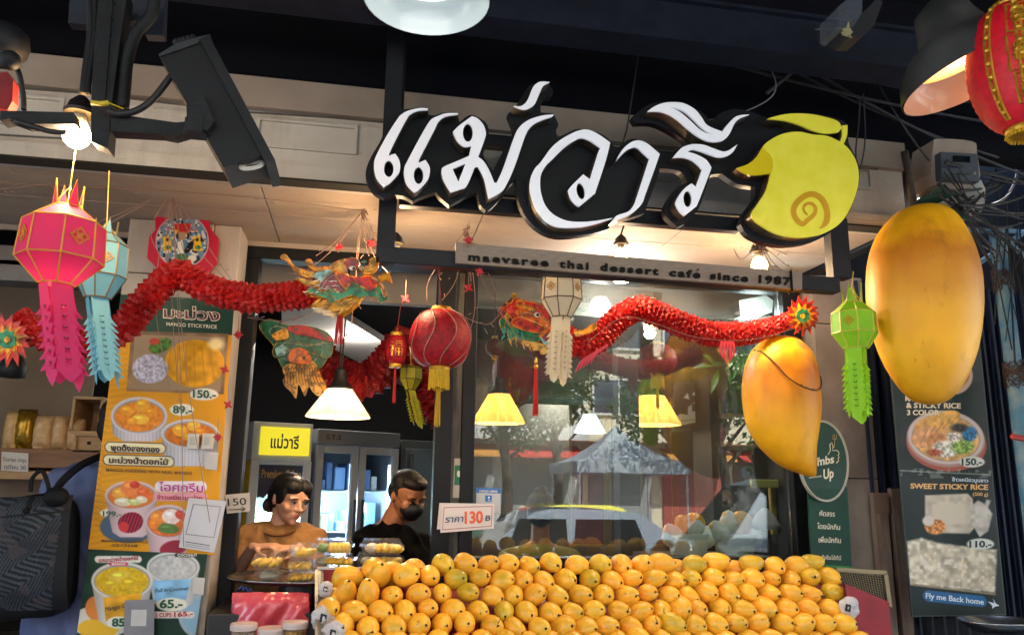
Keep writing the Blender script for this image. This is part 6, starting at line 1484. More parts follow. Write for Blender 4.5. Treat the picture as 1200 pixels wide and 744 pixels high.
for r in range(6):
    pos = row_positions(r)
    for i, p in enumerate(pos):
        kind = p[2] if len(p) > 2 else 'y'
        where = (ORD[i]+' from the left' if i < len(pos)-1 else 'last at the right end') if i else 'leftmost fruit'
        yd = None
        if r == 0 and i in (6, 10, 11, 13, 15, 16): yd = 62+mr.normal()*6
        if r == 1 and i == 19: yd = -10
        if r == 2 and i == 20: yd = 66
        jit = (mr.normal()*.8, mr.normal()*.7)
        mango(p[0]+jit[0], p[1]+jit[1], Y0+dY*r+mr.normal()*.004, kind, ('greenish' if kind == 'g' else 'ripe yellow')+' mango, '+where+' in the '+rn[r]+' of the pile', yd, 1.0+mr.normal()*.045)
extra = [(461, 672, -.42, 60, 'partly hidden mango peeking out behind the left end of the top row', 0), (437, 666, -.40, 10, 'mango behind the tall leaning one near the left end of the pile', 0),
         (408, 676, -.40, 82, 'long mango lying sideways at the back left corner of the red tray', 0), (406, 694, -.50, 15, 'upright leaning mango second from the left side of the tray', 1.15), (432, 694, -.54, 8, 'upright mango right beside the leaning ones at the left of the pile', 1.2), (446, 673, -.46, 12, 'tall mango leaning on top near the left end of the pile', 1.0),
         (396, 703, -.48, 40, 'mango tucked behind the crumpled label at the left edge of the tray', 0), (860, 668, -.40, 60, 'mango peeking up behind the gap of the top row at the right', 0), (792, 667, -.40, 60, 'mango peeking up behind the gap of the top row near its middle', 0),
         (487, 668, -.40, 35, 'mango at the back just left of the big greenish one', 0)]
for (x, y, Y, yd, lb, pt) in extra: mango(x, y, Y, 'y', lb, yd, 1.08, pitch_=-pt*.8 if pt else None)
# tray, red lining, counter under the pile
tray = thing('display_tray', 'sloping fruit display tray lined with red sheet under the mango pile', 'display tray', P(690, 700, -.6))
xa, xb = X_(373, 700, -.55), X_(1030, 700, -.55)
red_l = mat('red lining sheet', 'a01828', .5, col2='84101e', scale=9, bump=.15)
zt, zb_ = Z_(690, 672, -.40)-.02, Z_(690, 760, -.70)-.05
q = MB(); q.prism([[(-.36, zt-.03), (-.72, zb_-.03), (-.72, zb_-.28), (-.36, zb_-.28)]], lambda y, z: Vector((xa+.01, y, z)), lambda y, z: Vector((xb-.03, y, z))); q.build('sloped_base', red_l, tray)
q = MB(); q.prism([[(-.33, Z_(380, 666, -.33)), (-.345, Z_(380, 666, -.33)), (-.345, zt-.2), (-.33, zt-.2)]], lambda y, z: Vector((X_(378, 668, -.34), y, z)), lambda y, z: Vector((X_(470, 668, -.34), y, z))); q.build('back_lining', red_l, tray)
galv = mat('galvanised sheet', '8c8a86', .4, .5, col2='75736f', scale=14)
q = MB(); q.add([P(369, 668, -.36), P(376, 664, -.34), P(376, 764, -.75), P(369, 764, -.78), P(372.5, 668, -.36), P(379, 666, -.34), P(379, 764, -.75), P(372.5, 764, -.78)], [(0, 1, 2, 3), (4, 7, 6, 5), (0, 4, 5, 1), (0, 3, 7, 4)]); q.build('left_side', galv, tray)
q = MB(); q.plate([[(372, 664), (470, 664.5), (470, 667), (372, 667)]], -.352, .006); q.build('rim', mat('white plastic rim', 'c0b8b4', .4), tray)
q = MB(); q.prism([[(990, 683), (1042, 705), (1047, 780), (1000, 780)]], lambda x, y: P(x, y, -.60), lambda x, y: P(x, y, -.40)); q.build('right_side', red_l, tray)
q = MB(); q.bbox((xa+.02, -.70, 0), (xb-.04, -.10, zb_-.29), .004); tag(q.build('display_counter', mat('dark counter laminate', '2a2624', .5)), 'dark counter carrying the mango display, mostly below the frame', 'counter')
# wire mesh basket right
mb_ = thing('wire_basket', 'brass coloured wire mesh panel with a rim, standing behind the right end of the mangoes', 'wire basket', P(1015, 680, -.42))
bm2 = mat('brass wire', '8f8262', .4, .6)
B0, B1, B2, B3 = (982, 668), (1037, 672), (1043, 710), (990, 690)
q = MB()
def bl(u, v): 
    return (B0[0]*(1-u)*(1-v)+B1[0]*u*(1-v)+B2[0]*u*v+B3[0]*(1-u)*v, B0[1]*(1-u)*(1-v)+B1[1]*u*(1-v)+B2[1]*u*v+B3[1]*(1-u)*v)
for i in range(19): q.tube([P(*bl(i/18, 0), -.42), P(*bl(i/18, 1), -.42)], .0011, 3)
for i in range(13): q.tube([P(*bl(0, i/12), -.421), P(*bl(1, i/12), -.421)], .0011, 3)
o = q.build('wire_mesh', bm2, mb_); o['kind'] = 'stuff'
q = MB(); q.plate([[(980, 664.5), (1039, 668.5), (1040, 673), (981, 669)]], -.427, .012); q.build('rim', bm2, mb_)
q = MB(); q.plate([[(1036, 672), (1040.5, 672), (1046, 712), (1041, 709)]], -.427, .012); q.build('rim', bm2, mb_)
q = MB(); q.plate([[(985, 670), (1036, 674), (1041, 712), (990, 705)]], -.34, .004); q.build('dark_content', mat('dark mesh content', '1c1a18', .8), mb_)
# crumpled printed wrappers
def crumple(px, py, s, Y, label):
    c = P(px, py, Y); bm = bmesh.new(); bmesh.ops.create_icosphere(bm, subdivisions=3, radius=s*mpp(px, py, Y))
    r_ = np.random.default_rng(int(px)); k1 = r_.normal(size=(6, 3))
    for v in bm.verts:
        n_ = v.co.normalized(); d = sum(.10*abs(math.sin(6*n_.dot(Vector(k))+i)) for i, k in enumerate(k1)); v.co = c+Vector((n_.x, n_.y*.7, n_.z))*(.75+d)*s*mpp(px, py, Y)
    q = MB(); q.bm(bm); t = thing('crumpled_wrapper', label, 'wrapper', c); q.build('wrapper', mat('white tissue wrapper', 'c9c4c4', .5, col2='b8b2b4', scale=20), t)
    q = MB(); k = mpp(px, py, Y); yy = Y-s*k*.80
    q.plate([[(px-s*.3, py-s*.45), (px+s*.25, py-s*.3), (px+s*.15, py+s*.45), (px-s*.45, py+s*.3)], [(px-s*.12, py-s*.2), (px+s*.08, py-s*.12), (px+s*.02, py+.18*s), (px-s*.2, py+s*.12)]], yy, .002); q.build('printed_logo', inkm['151515'], t)
crumple(382, 690, 8, -.50, 'small crumpled white wrapper with black print in the left corner of the tray')
crumple(380, 724, 13, -.60, 'larger crumpled white wrapper with black square print at the left edge of the tray')
crumple(391, 742, 12, -.66, 'torn white wrapper at the bottom left corner of the mango pile')
crumple(995, 712, 11, -.62, 'crumpled white wrapper with black print at the right end of the mango rows')
# ================================================================== COUNTER WITH TRAY, BOXES, JARS
ct = mat('pale counter laminate', '4a4642', .5)
cnt = thing('service_counter', 'dark low counter in the opening left of the mangoes, under the steel tray', 'counter', P(330, 740, -.1))
q = MB(); q.bbox((X_(262, 700, -.1), -.42, 0), (X_(505, 700, -.1), .42, Z_(365, 696, -.1)-.02), .006); q.build('cabinet', mat('black laminate', '1c1b1d', .45), cnt)
stl = mat('polished steel', 'a8a8a8', .18, .95)
tr = thing('steel_tray', 'round polished steel tray carrying the clear mango boxes', 'tray', P(360, 676, -.12))
c = P(362, 678, -.12); k = mpp(362, 678, -.12)
q = MB(); q.lathe([(0, 0), (.26, .0), (.30, .012), (.305, .016), (.302, .010), (.26, -.004), (0, -.004)], 48, c, sy=.8); q.build('tray_dish', stl, tr, smooth=True)
q = MB(); q.tube([c+Vector((0, 0, -.005)), Vector((c.x, c.y, Z_(365, 696, -.1)-.03))], .11, 20); q.build('tray_stand', mat('dark tray stand', '1a1a1c', .5), tr)
clear = glass_mat('clear plastic box', 'ffffff', .10, .35, haze=.09)
fr_y = mat('cut mango flesh', 'fcc420', .35, col2='fcd244', scale=30, coat=.4)
rice = mat('sticky rice white', 'd8d2c4', .6, col2='c8c2b2', scale=60, bump=.4, bscale=300)
def box_clear(px, py, w_, h_, Y, label, fill, dep=.075):
    """px,py = bottom centre; w_,h_ px"""
    k = mpp(px, py, Y); b = P(px, py, Y); W, H_ = w_*k/2, h_*k
    t = thing('clear_food_box', label, 'food box', b)
    q = MB(); q.prism([[(-W*.82, 0), (W*.82, 0), (W, H_*.55), (W*1.06, H_*.58), (W*.96, H_*.62), (W*.86, H_), (-W*.86, H_), (-W*.96, H_*.62), (-W*1.06, H_*.58), (-W, H_*.55)]], lambda x, z: b+Vector((x, -dep, z)), lambda x, z: b+Vector((x, dep, z))); q.build('plastic_shell', clear, t)
    q = MB(); q.box((b.x-W*1.07, b.y-dep-.004, b.z+H_*.555), (b.x+W*1.07, b.y+dep+.004, b.z+H_*.59)); q.build('lid_flange', clear, t)
    r_ = np.random.default_rng(int(px+py*7)); q = MB()
    if fill == 'mango' or fill == 'both':
        x0 = -W*.7 if fill == 'mango' else -W*.15
        for i in range(9):
            x = x0+(W*.72-x0)*i/8; q.ball((0, 0, 0), (W*.11+.006, dep*.75, H_*.34), 12, 6, Matrix.Translation((b.x+x, b.y-dep*.25+r_.normal()*.006, b.z+H_*.40+r_.normal()*.002)) @ Matrix.Rotation(r_.normal()*.25, 4, 'Z') @ Matrix.Rotation(.5+r_.normal()*.2, 4, 'Y'))
        q.build('mango_slices', fr_y, t, smooth=True)
    if fill in ('rice', 'both', 'mix'):
        q = MB(); x = -W*.45 if fill == 'both' else 0; ww = W*.36 if fill == 'both' else W*.75
        q.ball((b.x+x, b.y-dep*.1, b.z+H_*.38), (ww, dep*.8, H_*.36), 16, 8); q.build('sticky_rice', rice, t, smooth=True)
    if fill == 'green':
        q = MB(); q.ball((b.x-W*.5, b.y-dep*.2, b.z+H_*.4), (W*.3, dep*.7, H_*.34), 12, 8); q.build('pandan_rice', mat('green pandan rice', '6f9a3c', .6, col2='5c8430', scale=60), t, smooth=True)
        q = MB()
        for i in range(5): q.ball((b.x+W*(-.1+.2*i), b.y-dep*.4, b.z+H_*.42), (W*.20, dep*.6, H_*.42), 10, 6)
        q.build('mango_slices', fr_y, t, smooth=True)
    return t
k_ = 1
box_clear(315, 679, 30, 14, -.14, 'low clear box of white sticky rice at the left of the steel tray', 'rice')
box_clear(315, 665, 33, 17, -.14, 'clear box of mango slices on top of the rice box, tray left', 'mango')
box_clear(352, 681, 26, 14, -.16, 'bottom clear box of mango pieces in the stack of three on the tray', 'mango')
box_clear(352, 667, 27, 13, -.16, 'middle clear box in the stack of three on the tray', 'mango')
box_clear(353, 653, 28, 16, -.16, 'top clear box with white rice in the stack of three on the tray', 'both')
box_clear(392, 676, 56, 14, -.06, 'lowest wide clear box behind the left corner of the mango tray', 'both')
box_clear(390, 662, 50, 13, -.08, 'middle wide clear box of rice and mango left of the man', 'both')
box_clear(390, 648, 46, 16, -.08, 'top wide clear box with green pandan rice and mango', 'green')
box_clear(444, 663, 54, 15, -.06, 'lower wide clear box of rice and mango in front of the man', 'both')
box_clear(447, 648, 48, 16, -.06, 'upper wide clear box of rice and mango in front of the man', 'both')
# pink wrapped crate and jars
pk = thing('pink_bag', 'pink plastic bag stretched shiny over a crate below the steel tray', 'bag', P(318, 720, -.42))
pkm = mat('pink plastic film', 'dc5866', .22, col2='cc4858', scale=5, coat=.6, bump=.9, bscale=14)
q = MB(); n = 26; vs = []; fs = []
for j in range(12):
    for i in range(n):
        u, v = i/(n-1), j/11; x = 268+92*u+(2*math.sin(v*5) if u in (0, 1) else 0); y = 698+60*v-(2.5*math.sin(u*PI)*(1-v))
        vs.append(P(x, y, -.44)+Vector((0, .03*(abs(u-.5)*2)**4+.012*math.sin(u*9+v*4)+.008*math.sin(u*23+v*11)+(.05*(1-v*6)**2 if v < .17 else 0), 0)))
fs = [(j*n+i, j*n+i+1, (j+1)*n+i+1, (j+1)*n+i) for j in range(11) for i in range(n-1)]
q.add(vs, fs); q.build('film', pkm, pk, smooth=True)
a, b = P(271, 703, -.38), P(360, 760, -.38); q = MB(); q.bbox((a.x, -.38, b.z), (b.x, -.18, a.z-.004), .01); q.build('crate', mat('red crate', 'a02838', .5), pk)
q = MB(); 
for i in range(3): c = P(280+i*5, 690+i*1.5, -.35); q.tube([c, c+Vector((.01, -.01, .012)), c+Vector((.016, 0, -.004))], .003, 5)
q.build('blue_tie', mat('blue cord', '2a4a9a', .5), pk)
for (x, y, w_, lb, colr) in ((286, 732, 30, 'clear jar of pale flakes at the lower left, in front of the pink bag', 'c8b090'), (318, 737, 31, 'clear jar of golden crumbs in the middle of the three jars', 'c89030'), (346, 730, 29, 'clear jar of golden grains, rightmost and tallest of the three jars', 'c8962c')):
    Yj = -.58; k = mpp(x, y, Yj); c = P(x, y, Yj); r_ = w_*k/2
    t = thing('clear_jar', lb, 'jar', c)
    q = MB(); q.lathe([(r_*.9, -.10), (r_*.95, -.012), (r_*.9, -.004), (r_*.85, 0)], 28, c, cap=False); q.build('glass_body', clear, t, smooth=True)
    q = MB(); q.lathe([(0, -.099), (r_*.86, -.099), (r_*.88, -.02), (0, -.016)], 24, c); q.build('contents', mat('grains '+colr, colr, .7, col2='8a5c28', scale=160, bump=.8, bscale=300), t, smooth=True, ang=40)
    q = MB(); q.lathe([(r_*1.02, -.014), (r_*1.04, .0), (r_*1.0, .006), (0, .007)], 28, c); q.build('lid', mat('translucent pink lid', 'c8b4ac', .35), t)
q = MB(); c = P(1170, 737, -.5); q.lathe([(0, 0), (.10, 0), (.16, .035), (.165, .037), (.155, .03), (.1, -.006), (0, -.006)], 36, c, sy=.7); tag(q.build('steel_bowl', stl, None, smooth=True), 'shiny steel bowl edge at the bottom right corner below the dark poster', 'bowl')
q = MB()
for i in range(30):
    for s in (0, 1):
        x = 1082+i*2.6; q.tube([P(x, 724, -.2), P(x+(14 if s else -14), 748, -.2)], .0012, 3)
o = q.build('steel_grille', mat('dark grille', '2c2e33', .5, .5), None); tag(o, 'dark expanded metal grille below the dark green poster', 'grille')
# ================================================================== FRIDGES
def frame_px(xl, Yl, xr, Yr, yref):
    A, B = P(xl, yref, Yl), P(xr, yref, Yr); A.z = B.z = .15
    d = B-A; return A, d.length, math.atan2(d.y, d.x)
wfr = mat('fridge white enamel', 'c0c4c8', .35); gfr = mat('fridge steel grey', '70757b', .4, .1, col2='666b70', scale=3)
led = mat('fridge led strip', 'ffffff', .4, emit=2.2, ecol='cfe8ff')
inn_ = mat('fridge interior', '8aa0ac', .4)
A, W, rz = frame_px(293, 1.75, 364, 1.88, 560); Ht = Z_(293, 493, 1.75)-.15
fg = thing('gelato_fridge', 'white gelato display fridge with a lit yellow header, behind the woman', 'fridge', A, rz)
H_ = Ht; hz = H_-.235; D_p = .55
fgl = glass_mat('fridge glass', 'eef4f8', .0, .4)
def lb(q, a, b, r=.004): q.bbox(a, b, r); return q
lb(MB(), (0, .02, hz), (W, D_p, H_)).local('header_box', wfr, fg)
lb(MB(), (.045, .006, hz+.03), (W-.02, .019, H_-.03), .002).local('lit_panel', mat('lit yellow panel', 'd8c838', .4, emit=.12, ecol='f0e030', col2='c8b820', scale=3), fg)
lb(MB(), (0, .03, 0), (.03, D_p, hz-.002)).local('side_panel', mat('yellow side panel', 'c8a820', .5), fg)
lb(MB(), (W-.03, .03, 0), (W, D_p, hz-.002)).local('side_panel', wfr, fg)
lb(MB(), (.031, D_p-.03, 0), (W-.031, D_p, hz-.002)).local('back_panel', inn_, fg)
door = MB(); t_ = .05
for a, b in (((0, 0, .05), (t_, .028, hz-.004)), ((W-t_, 0, .05), (W, .028, hz-.004)), ((t_+.0005, 0, hz-.028), (W-t_-.0005, .028, hz-.004)), ((t_+.0005, 0, .05), (W-t_-.0005, .028, .12))): door.bbox(a, b, .003)
dr_ = door.local('door_frame', wfr, fg)
q = MB(); q.box((t_, .012, .12), (W-t_, .016, hz-.028)); q.local('door_glass', fgl, fg)
zp = hz-.032
q = MB(); pts = [(t_+.002, zp), (W-t_-.002, zp), (W-t_-.002, zp-.24)]+[(W-t_-.002-(W-2*t_)*i/12, zp-.16-(.05*abs(math.sin(i*1.3+.6)))) for i in range(1, 12)]+[(t_+.002, zp-.20)]
q.prism([pts], lambda x, z: Vector((x, .008, z)), lambda x, z: Vector((x, .011, z))); q.local('printed_banner', mat('deep purple print', '171338', .4), fg)
def ltxt(parent, body, x0, x1, z, h, y, m, off=.02, nm='lettering'):
    v, f, bd = glyphs(body, off); lo = min(a for a, b in v); hi = max(a for a, b in v); k = h/.72; q = MB()
    vs = [Vector((x0+(a-lo)/(hi-lo)*(x1-x0), y, z+b*k)) for a, b in v]; n = len(vs)
    q.add(vs+[p+Vector((0, .002, 0)) for p in vs], [tuple(p) for p in f]+[(a, b, b+n, a+n) for a, b in bd]); q.local(nm, m, parent)
ltxt(fg, 'แม่วารี', .11, W-.09, hz+.075, .075, .003, mat('dark purple ink', '221a3c', .4))
ltxt(fg, 'Premium Gelato', t_+.02, W-t_-.01, zp-.078, .052, .005, mat('gold ink fridge', 'b08a48', .4))
for i in range(5):
    z = .35+i*.27
    q = MB(); q.bbox((.035, .05, z), (W-.035, D_p-.04, z+.008), .002); q.local('shelf', mat('white wire shelf', 'b8c0c4', .4), fg)
for i in range(4):
    for j in range(3):
        z = .359+i*.27+0; x = .07+j*(W-.18)/2.6
        q = MB(); q.lathe([(.035, 0), (.05, .09), (.052, .1), (.0, .1)], 14, (x+.04, .18+.05*(j % 2), z)); o = q.local('gelato_tub', mat('tub %d' % ((i+j) % 3), ('c8dcd8', 'd8d8a0', '9cc8c4')[(i+j) % 3], .5), fg)
for x in (.045, W-.055): q = MB(); q.box((x, .04, .15), (x+.01, .05, hz-.07)); q.local('light_strip', led, fg)
o = bpy.data.lights.new('fridge_light', 'POINT'); o.energy = 5.5; o.color = (.7, .95, 1); o.shadow_soft_size = .1; ob = bpy.data.objects.new('fridge_light', o); C.objects.link(ob); ob.parent = fg; ob.location = (W/2, .15, 1.25)
A, W2, rz = frame_px(369, 1.98, 467, 2.28, 560); H2 = Z_(369, 502, 1.98)-.15
tf = thing('upright_fridge', 'tall grey two door glass fridge full of boxes behind the man', 'fridge', A, rz)
lb(MB(), (0, .0, H2-.10), (W2, .6, H2)).local('header', gfr, tf)
for x in (0, W2-.04): lb(MB(), (x, .03, .0), (x+.04, .6, H2-.102)).local('side_panel', gfr, tf)
lb(MB(), (.041, .56, 0), (W2-.041, .6, H2-.102)).local('back_panel', mat('fridge dim interior', 'a8bccc', .4), tf)
hw = W2/2
for d_ in (0, 1):
    x0 = d_*hw+.004; x1 = x0+hw-.008; q = MB(); t_ = .05
    for a, b in (((x0, 0, .1), (x0+t_, .028, H2-.106)), ((x1-t_, 0, .1), (x1, .028, H2-.106)), ((x0+t_+.0005, 0, H2-.155), (x1-t_-.0005, .028, H2-.106)), ((x0+t_+.0005, 0, .1), (x1-t_-.0005, .028, .17))): q.bbox(a, b, .003)
    dd = q.local('door_frame', mat('fridge door grey', '9a9fa4', .35, .1), tf)
    q = MB(); q.box((x0+t_, .012, .17), (x1-t_, .016, H2-.155)); q.local('door_glass', fgl, tf)
    q = MB(); q.tube([(x1-.025 if d_ == 0 else x0+.025, -.03, .9), (x1-.025 if d_ == 0 else x0+.025, -.03, 1.35)], .01, 8); q.local('handle', steel, tf)
lr = np.random.default_rng(4)
for i in range(5):
    z = .32+i*.27
    q = MB(); q.bbox((.045, .05, z), (W2-.045, .54, z+.01), .002); q.local('shelf', mat('white wire shelf', 'b8c0c4'), tf)
    x = .07
    while x < W2-.12 and z < H2-.25:
        ww = .03+.05*lr.random(); hh = .06+.13*lr.random()
        if lr.random() > .15:
            q = MB(); q.bbox((x, .12+.05*lr.random(), z+.011), (x+ww, .3, z+.011+hh), .006); q.local('packed_box', mat('pack %d' % int(lr.integers(5)), ('90a8c0', '6890b8', 'b8b8ac', '506c94', 'a8a078')[int(lr.integers(5))], .4), tf)
        x += ww+.015
for x in (hw-.045, .05, W2-.06): q = MB(); q.box((x, .035, .2), (x+.012, .045, H2-.22)); q.local('light_strip', led, tf)
o = bpy.data.lights.new('fridge_light', 'POINT'); o.energy = 5.5; o.color = (.6, .8, 1); o.shadow_soft_size = .1; ob = bpy.data.objects.new('fridge_light', o); C.objects.link(ob); ob.parent = tf; ob.location = (W2/2, .12, 1.3)
ltxt(tf, 'S.T.S', .06, .17, H2-.065, .03, -.003, inkm['151515'])
A, W3, rz = frame_px(469, 2.32, 512, 2.45, 560); H3 = Z_(469, 515, 2.32)-.15
cb_ = thing('steel_cabinet', 'plain dark steel upright cabinet at the right end of the fridges', 'cabinet', A, rz)
lb(MB(), (0, .0, 0), (W3+.1, .6, H3)).local('body', mat('dark cabinet steel', '484c4e', .4, .2, col2='404446', scale=3), cb_)
lb(MB(), (.03, -.018, .1), (W3+.06, -.001, H3-.06)).local('door', mat('dark cabinet door', '505558', .4, .2, col2='484c4e', scale=3), cb_)
q = MB(); q.tube([(.06, -.05, H3-.1), (.06, -.05, H3-.35)], .012, 8); q.local('handle', mat('black handle', '101112', .4), cb_)
# ================================================================== PEOPLE
skin_w = mat('light tan skin', 'd9a78e', .5, col2='cf9c80', scale=30); skin_m = mat('brown skin', '9a6444', .5, col2='8c5a3c', scale=30)
for m in (skin_w, skin_m): m.node_tree.nodes['Principled BSDF'].inputs['Subsurface Weight'].default_value = .05
from mathutils import noise as mno
def remesh(q, name, m, parent, vox=.006, sm=6, fold=0):
    o = q.build(name, m, None); md = o.modifiers.new('r', 'REMESH'); md.mode = 'VOXEL'; md.voxel_size = vox
    s = o.modifiers.new('s', 'SMOOTH'); s.iterations = sm; s.factor = .5
    dg = bpy.context.evaluated_depsgraph_get(); dg.update(); me = bpy.data.meshes.new_from_object(o.evaluated_get(dg))
    bpy.data.objects.remove(o); me.name = name
    if fold:                                # cloth folds: ridges running down and across the body
        ns = [v.normal.copy() for v in me.vertices]
        for v, n_ in zip(me.vertices, ns):
            c_ = v.co; a = mno.noise(Vector((c_.x*14+c_.z*9, c_.y*12, c_.z*5-c_.x*7))); b = mno.noise(Vector((c_.x*30, c_.y*30, c_.z*14)))
            v.co = c_+n_*fold*((1-abs(a)*2.6)*1.0+b*.45)
    me.transform(rel(parent)); me.polygons.foreach_set('use_smooth', [True]*len(me.polygons))
    me.materials.clear(); me.materials.append(m)
    n = bpy.data.objects.new(name, me); C.objects.link(n); n.parent = parent; return n
def cap(q, a, b, ra, rb, n=14):
    a, b = Vector(a), Vector(b); d = b-a; L = d.length or 1e-4; R = d.to_track_quat('Z', 'Y').to_matrix().to_4x4(); M = Matrix.Translation(a) @ R
    prof = []
    for i in range(6): t = -PI/2+PI/2*i/5; prof.append((max(ra*math.cos(t), .0), ra*math.sin(t)))
    for i in range(6): t = PI/2*i/5; prof.append((max(rb*math.cos(t), .0), L+rb*math.sin(t)))
    q.lathe(prof, n, M=M, cap=False)
def head_prims(q, M, s=1.0, female=False):
    def E(c, r, n=20, m_=14): q.ball((c[0]*s, c[1]*s, c[2]*s), tuple(x*s for x in r), n, m_, M)
    E((0, .012, .030), (.074, .094, .084)); E((0, -.012, -.018), (.064, .070, .070)); E((0, -.030, -.052), (.048 if female else .054, .052, .048))
    E((0, -.062, -.086), (.022, .020, .016)); E((.036, -.052, -.022), (.026, .026, .026)); E((-.036, -.052, -.022), (.026, .026, .026))
    E((.030, -.070, .022), (.026, .014, .009)); E((-.030, -.070, .022), (.026, .014, .009))
    for i, (y, z, r) in enumerate(((-.080, .010, .0075), (-.087, .0, .008), (-.094, -.012, .0095), (-.098, -.022, .0115))): E((0, y, z), (r, r, r), 10, 8)
    E((.011, -.086, -.026), (.008, .009, .007), 10, 8); E((-.011, -.086, -.026), (.008, .009, .007), 10, 8)
    E((0, -.080, -.047), (.022, .012, .0065), 12, 8); E((0, -.079, -.057), (.019, .012, .007), 12, 8)
    for sx in (-1, 1): E((sx*.074, .012, -.004), (.009, .018, .030), 10, 8)
def hand(q, wrist, dirv, normal, r=1.0, curl=.5, spread=1, thumb=1):
    w_ = Vector(wrist); d = Vector(dirv).normalized(); n_ = Vector(normal).normalized(); s = d.cross(n_).normalized()
    for i in (-1.3, -.45, .45, 1.3): cap(q, w_+s*i*.010, w_+d*.085+s*i*.019, .013, .010, 8)
    for i, (o_, L) in enumerate(((-1.5, .062), (-.5, .075), (.5, .070), (1.5, .055))):
        b = w_+d*.088+s*o_*.018*spread; c_ = curl*(1+.15*i); d1 = (d*math.cos(c_)-n_*math.sin(c_)); d2 = (d*math.cos(c_*1.9)-n_*math.sin(c_*1.9))
        p1 = b+d1*L*.5; p2 = p1+d2*L*.32; p3 = p2+(d2-n_*.3).normalized()*L*.25
        cap(q, b, p1, .0088, .0082, 8); cap(q, p1, p2, .0082, .0074, 8); cap(q, p2, p3, .0074, .0062, 8)
    t0 = w_+d*.025-s*.024*thumb; t1 = t0+(d*.6-s*.75*thumb-n_*.35).normalized()*.042; t2 = t1+(d*.9-s*.2*thumb-n_*.3).normalized()*.032
    cap(q, t0, t1, .013, .0095, 8); cap(q, t1, t2, .0095, .0078, 8)
def face_bits(t, M, s, skin, brow='1a1210', lip=None, eyes_open=.6):
    def pl(c, r, m, nm):
        q = MB(); q.ball((c[0]*s, c[1]*s, c[2]*s), tuple(x*s for x in r), 12, 8, M); q.build(nm, m, t, smooth=True)
    blk_ = mat('dark brow hair', brow, .6)
    for sx in (-1, 1):
        pl((sx*.030, -.0790, .004), (.0125, .0055, .0055*eyes_open), mat('eye white', 'c8c0b8', .3), 'eye')
        pl((sx*.030, -.0835, .004), (.0058, .0025, .0052*eyes_open), mat('dark iris', '14100e', .2), 'pupil')
        pl((sx*.030, -.0815, .0085), (.0150, .0055, .0022), blk_, 'eyelash')
        pl((sx*.031, -.0830, .0245), (.0170, .0050, .0030), blk_, 'eyebrow')
    if lip: pl((0, -.0895, -.0490), (.0180, .0050, .0042), lip, 'upper_lip'); pl((0, -.0885, -.0560), (.0155, .0055, .0048), lip, 'lower_lip')
# --- woman
Yw = .42
hc = P(340, 585, Yw); sW = 1.0*mpp(340, 585, Yw)*54/.215/1.0
wt = thing('person', 'smiling woman with black hair tied back and a tan t-shirt, packing food behind the tray', 'person', (hc.x-.06, Yw+.05, .15))
MW = Matrix.Translation(hc) @ Matrix.Rotation(math.radians(38), 4, 'Z') @ Matrix.Rotation(math.radians(15), 4, 'X') @ Matrix.Rotation(math.radians(4), 4, 'Y')
q = MB(); head_prims(q, MW, sW, True)
nk = MW @ Vector((0, .035, -.06)); nb = P(327, 622, Yw+.04); cap(q, nk, nb, .046, .050); 
shL, shR = P(290, 633, Yw+.05), P(366, 634, Yw+.10); chest = P(326, 655, Yw+.06); 
cap(q, nb, shL+Vector((0, 0, -.01)), .044, .040); cap(q, nb, shR+Vector((0, 0, -.01)), .044, .040)
hip = Vector((chest.x-.01, Yw+.08, .95)); cap(q, chest+Vector((-.06, 0, 0)), hip+Vector((-.06, 0, 0)), .10, .10); cap(q, chest+Vector((.06, 0, 0)), hip+Vector((.06, 0, 0)), .10, .10)
for s_ in (-1, 1): cap(q, hip+Vector((s_*.07, 0, -.02)), hip+Vector((s_*.08, 0, -.42)), .085, .055); cap(q, hip+Vector((s_*.08, 0, -.42)), Vector((hip.x+s_*.09, Yw+.08, .2)), .05, .035); cap(q, Vector((hip.x+s_*.09, Yw+.08, .18)), Vector((hip.x+s_*.09, Yw-.05, .17)), .035, .028)
elL = P(276, 674, Yw-.02); wrL = P(296, 641, Yw-.20); elR = P(372, 672, Yw-.02); wrR = P(350, 642, Yw-.20)
cap(q, shL, elL, .042, .034); cap(q, elL, wrL, .034, .022); cap(q, shR, elR, .042, .034); cap(q, elR, wrR, .034, .022)
hand(q, wrL, (.95, -.25, .08), (.1, -.2, 1), curl=.35, thumb=-1); hand(q, wrR, (-.9, -.4, .0), (-.1, -.3, 1), curl=.55, thumb=1)
remesh(q, 'body', skin_w, wt, .0055, 3)
tan = mat('tan cotton', 'a47a50', .9, col2='946c44', scale=40, bump=.5, bscale=16, spec=.15)
q = MB(); cap(q, nb+Vector((0, 0, -.022)), shL, .072, .068); cap(q, nb+Vector((0, 0, -.022)), shR, .072, .068)
for dx in (-.075, .0, .075): cap(q, chest+Vector((dx, -.005, .02)), hip+Vector((dx, 0, 0)), .112, .112)
cap(q, nb+Vector((0, .0, -.05)), chest, .085, .11)
cap(q, shL, shL.lerp(elL, .5), .066, .060); cap(q, shR, shR.lerp(elR, .5), .066, .060)
remesh(q, 'tshirt', tan, wt, .007, 5, .009)
q = MB(); cq = nb+Vector((0, -.006, .018)); q.tube([cq+Vector((.078*math.cos(a), .074*math.sin(a)-.004, .030*math.sin(a)-.002)) for a in np.linspace(0, 2*PI, 25)[:-1]], .006, 6, closed=True); q.build('collar', mat('tan rib collar', '7c4f2a', .9), wt, smooth=True)
hair = mat('black hair', '0c0a0a', .55, col2='171212', scale=60, stretch=(1, 1, .2), spec=.35, bump=.5, bscale=140)
q = MB()
def EW(c, r): q.ball(tuple(x*sW for x in c), tuple(x*sW for x in r), 18, 12, MW)
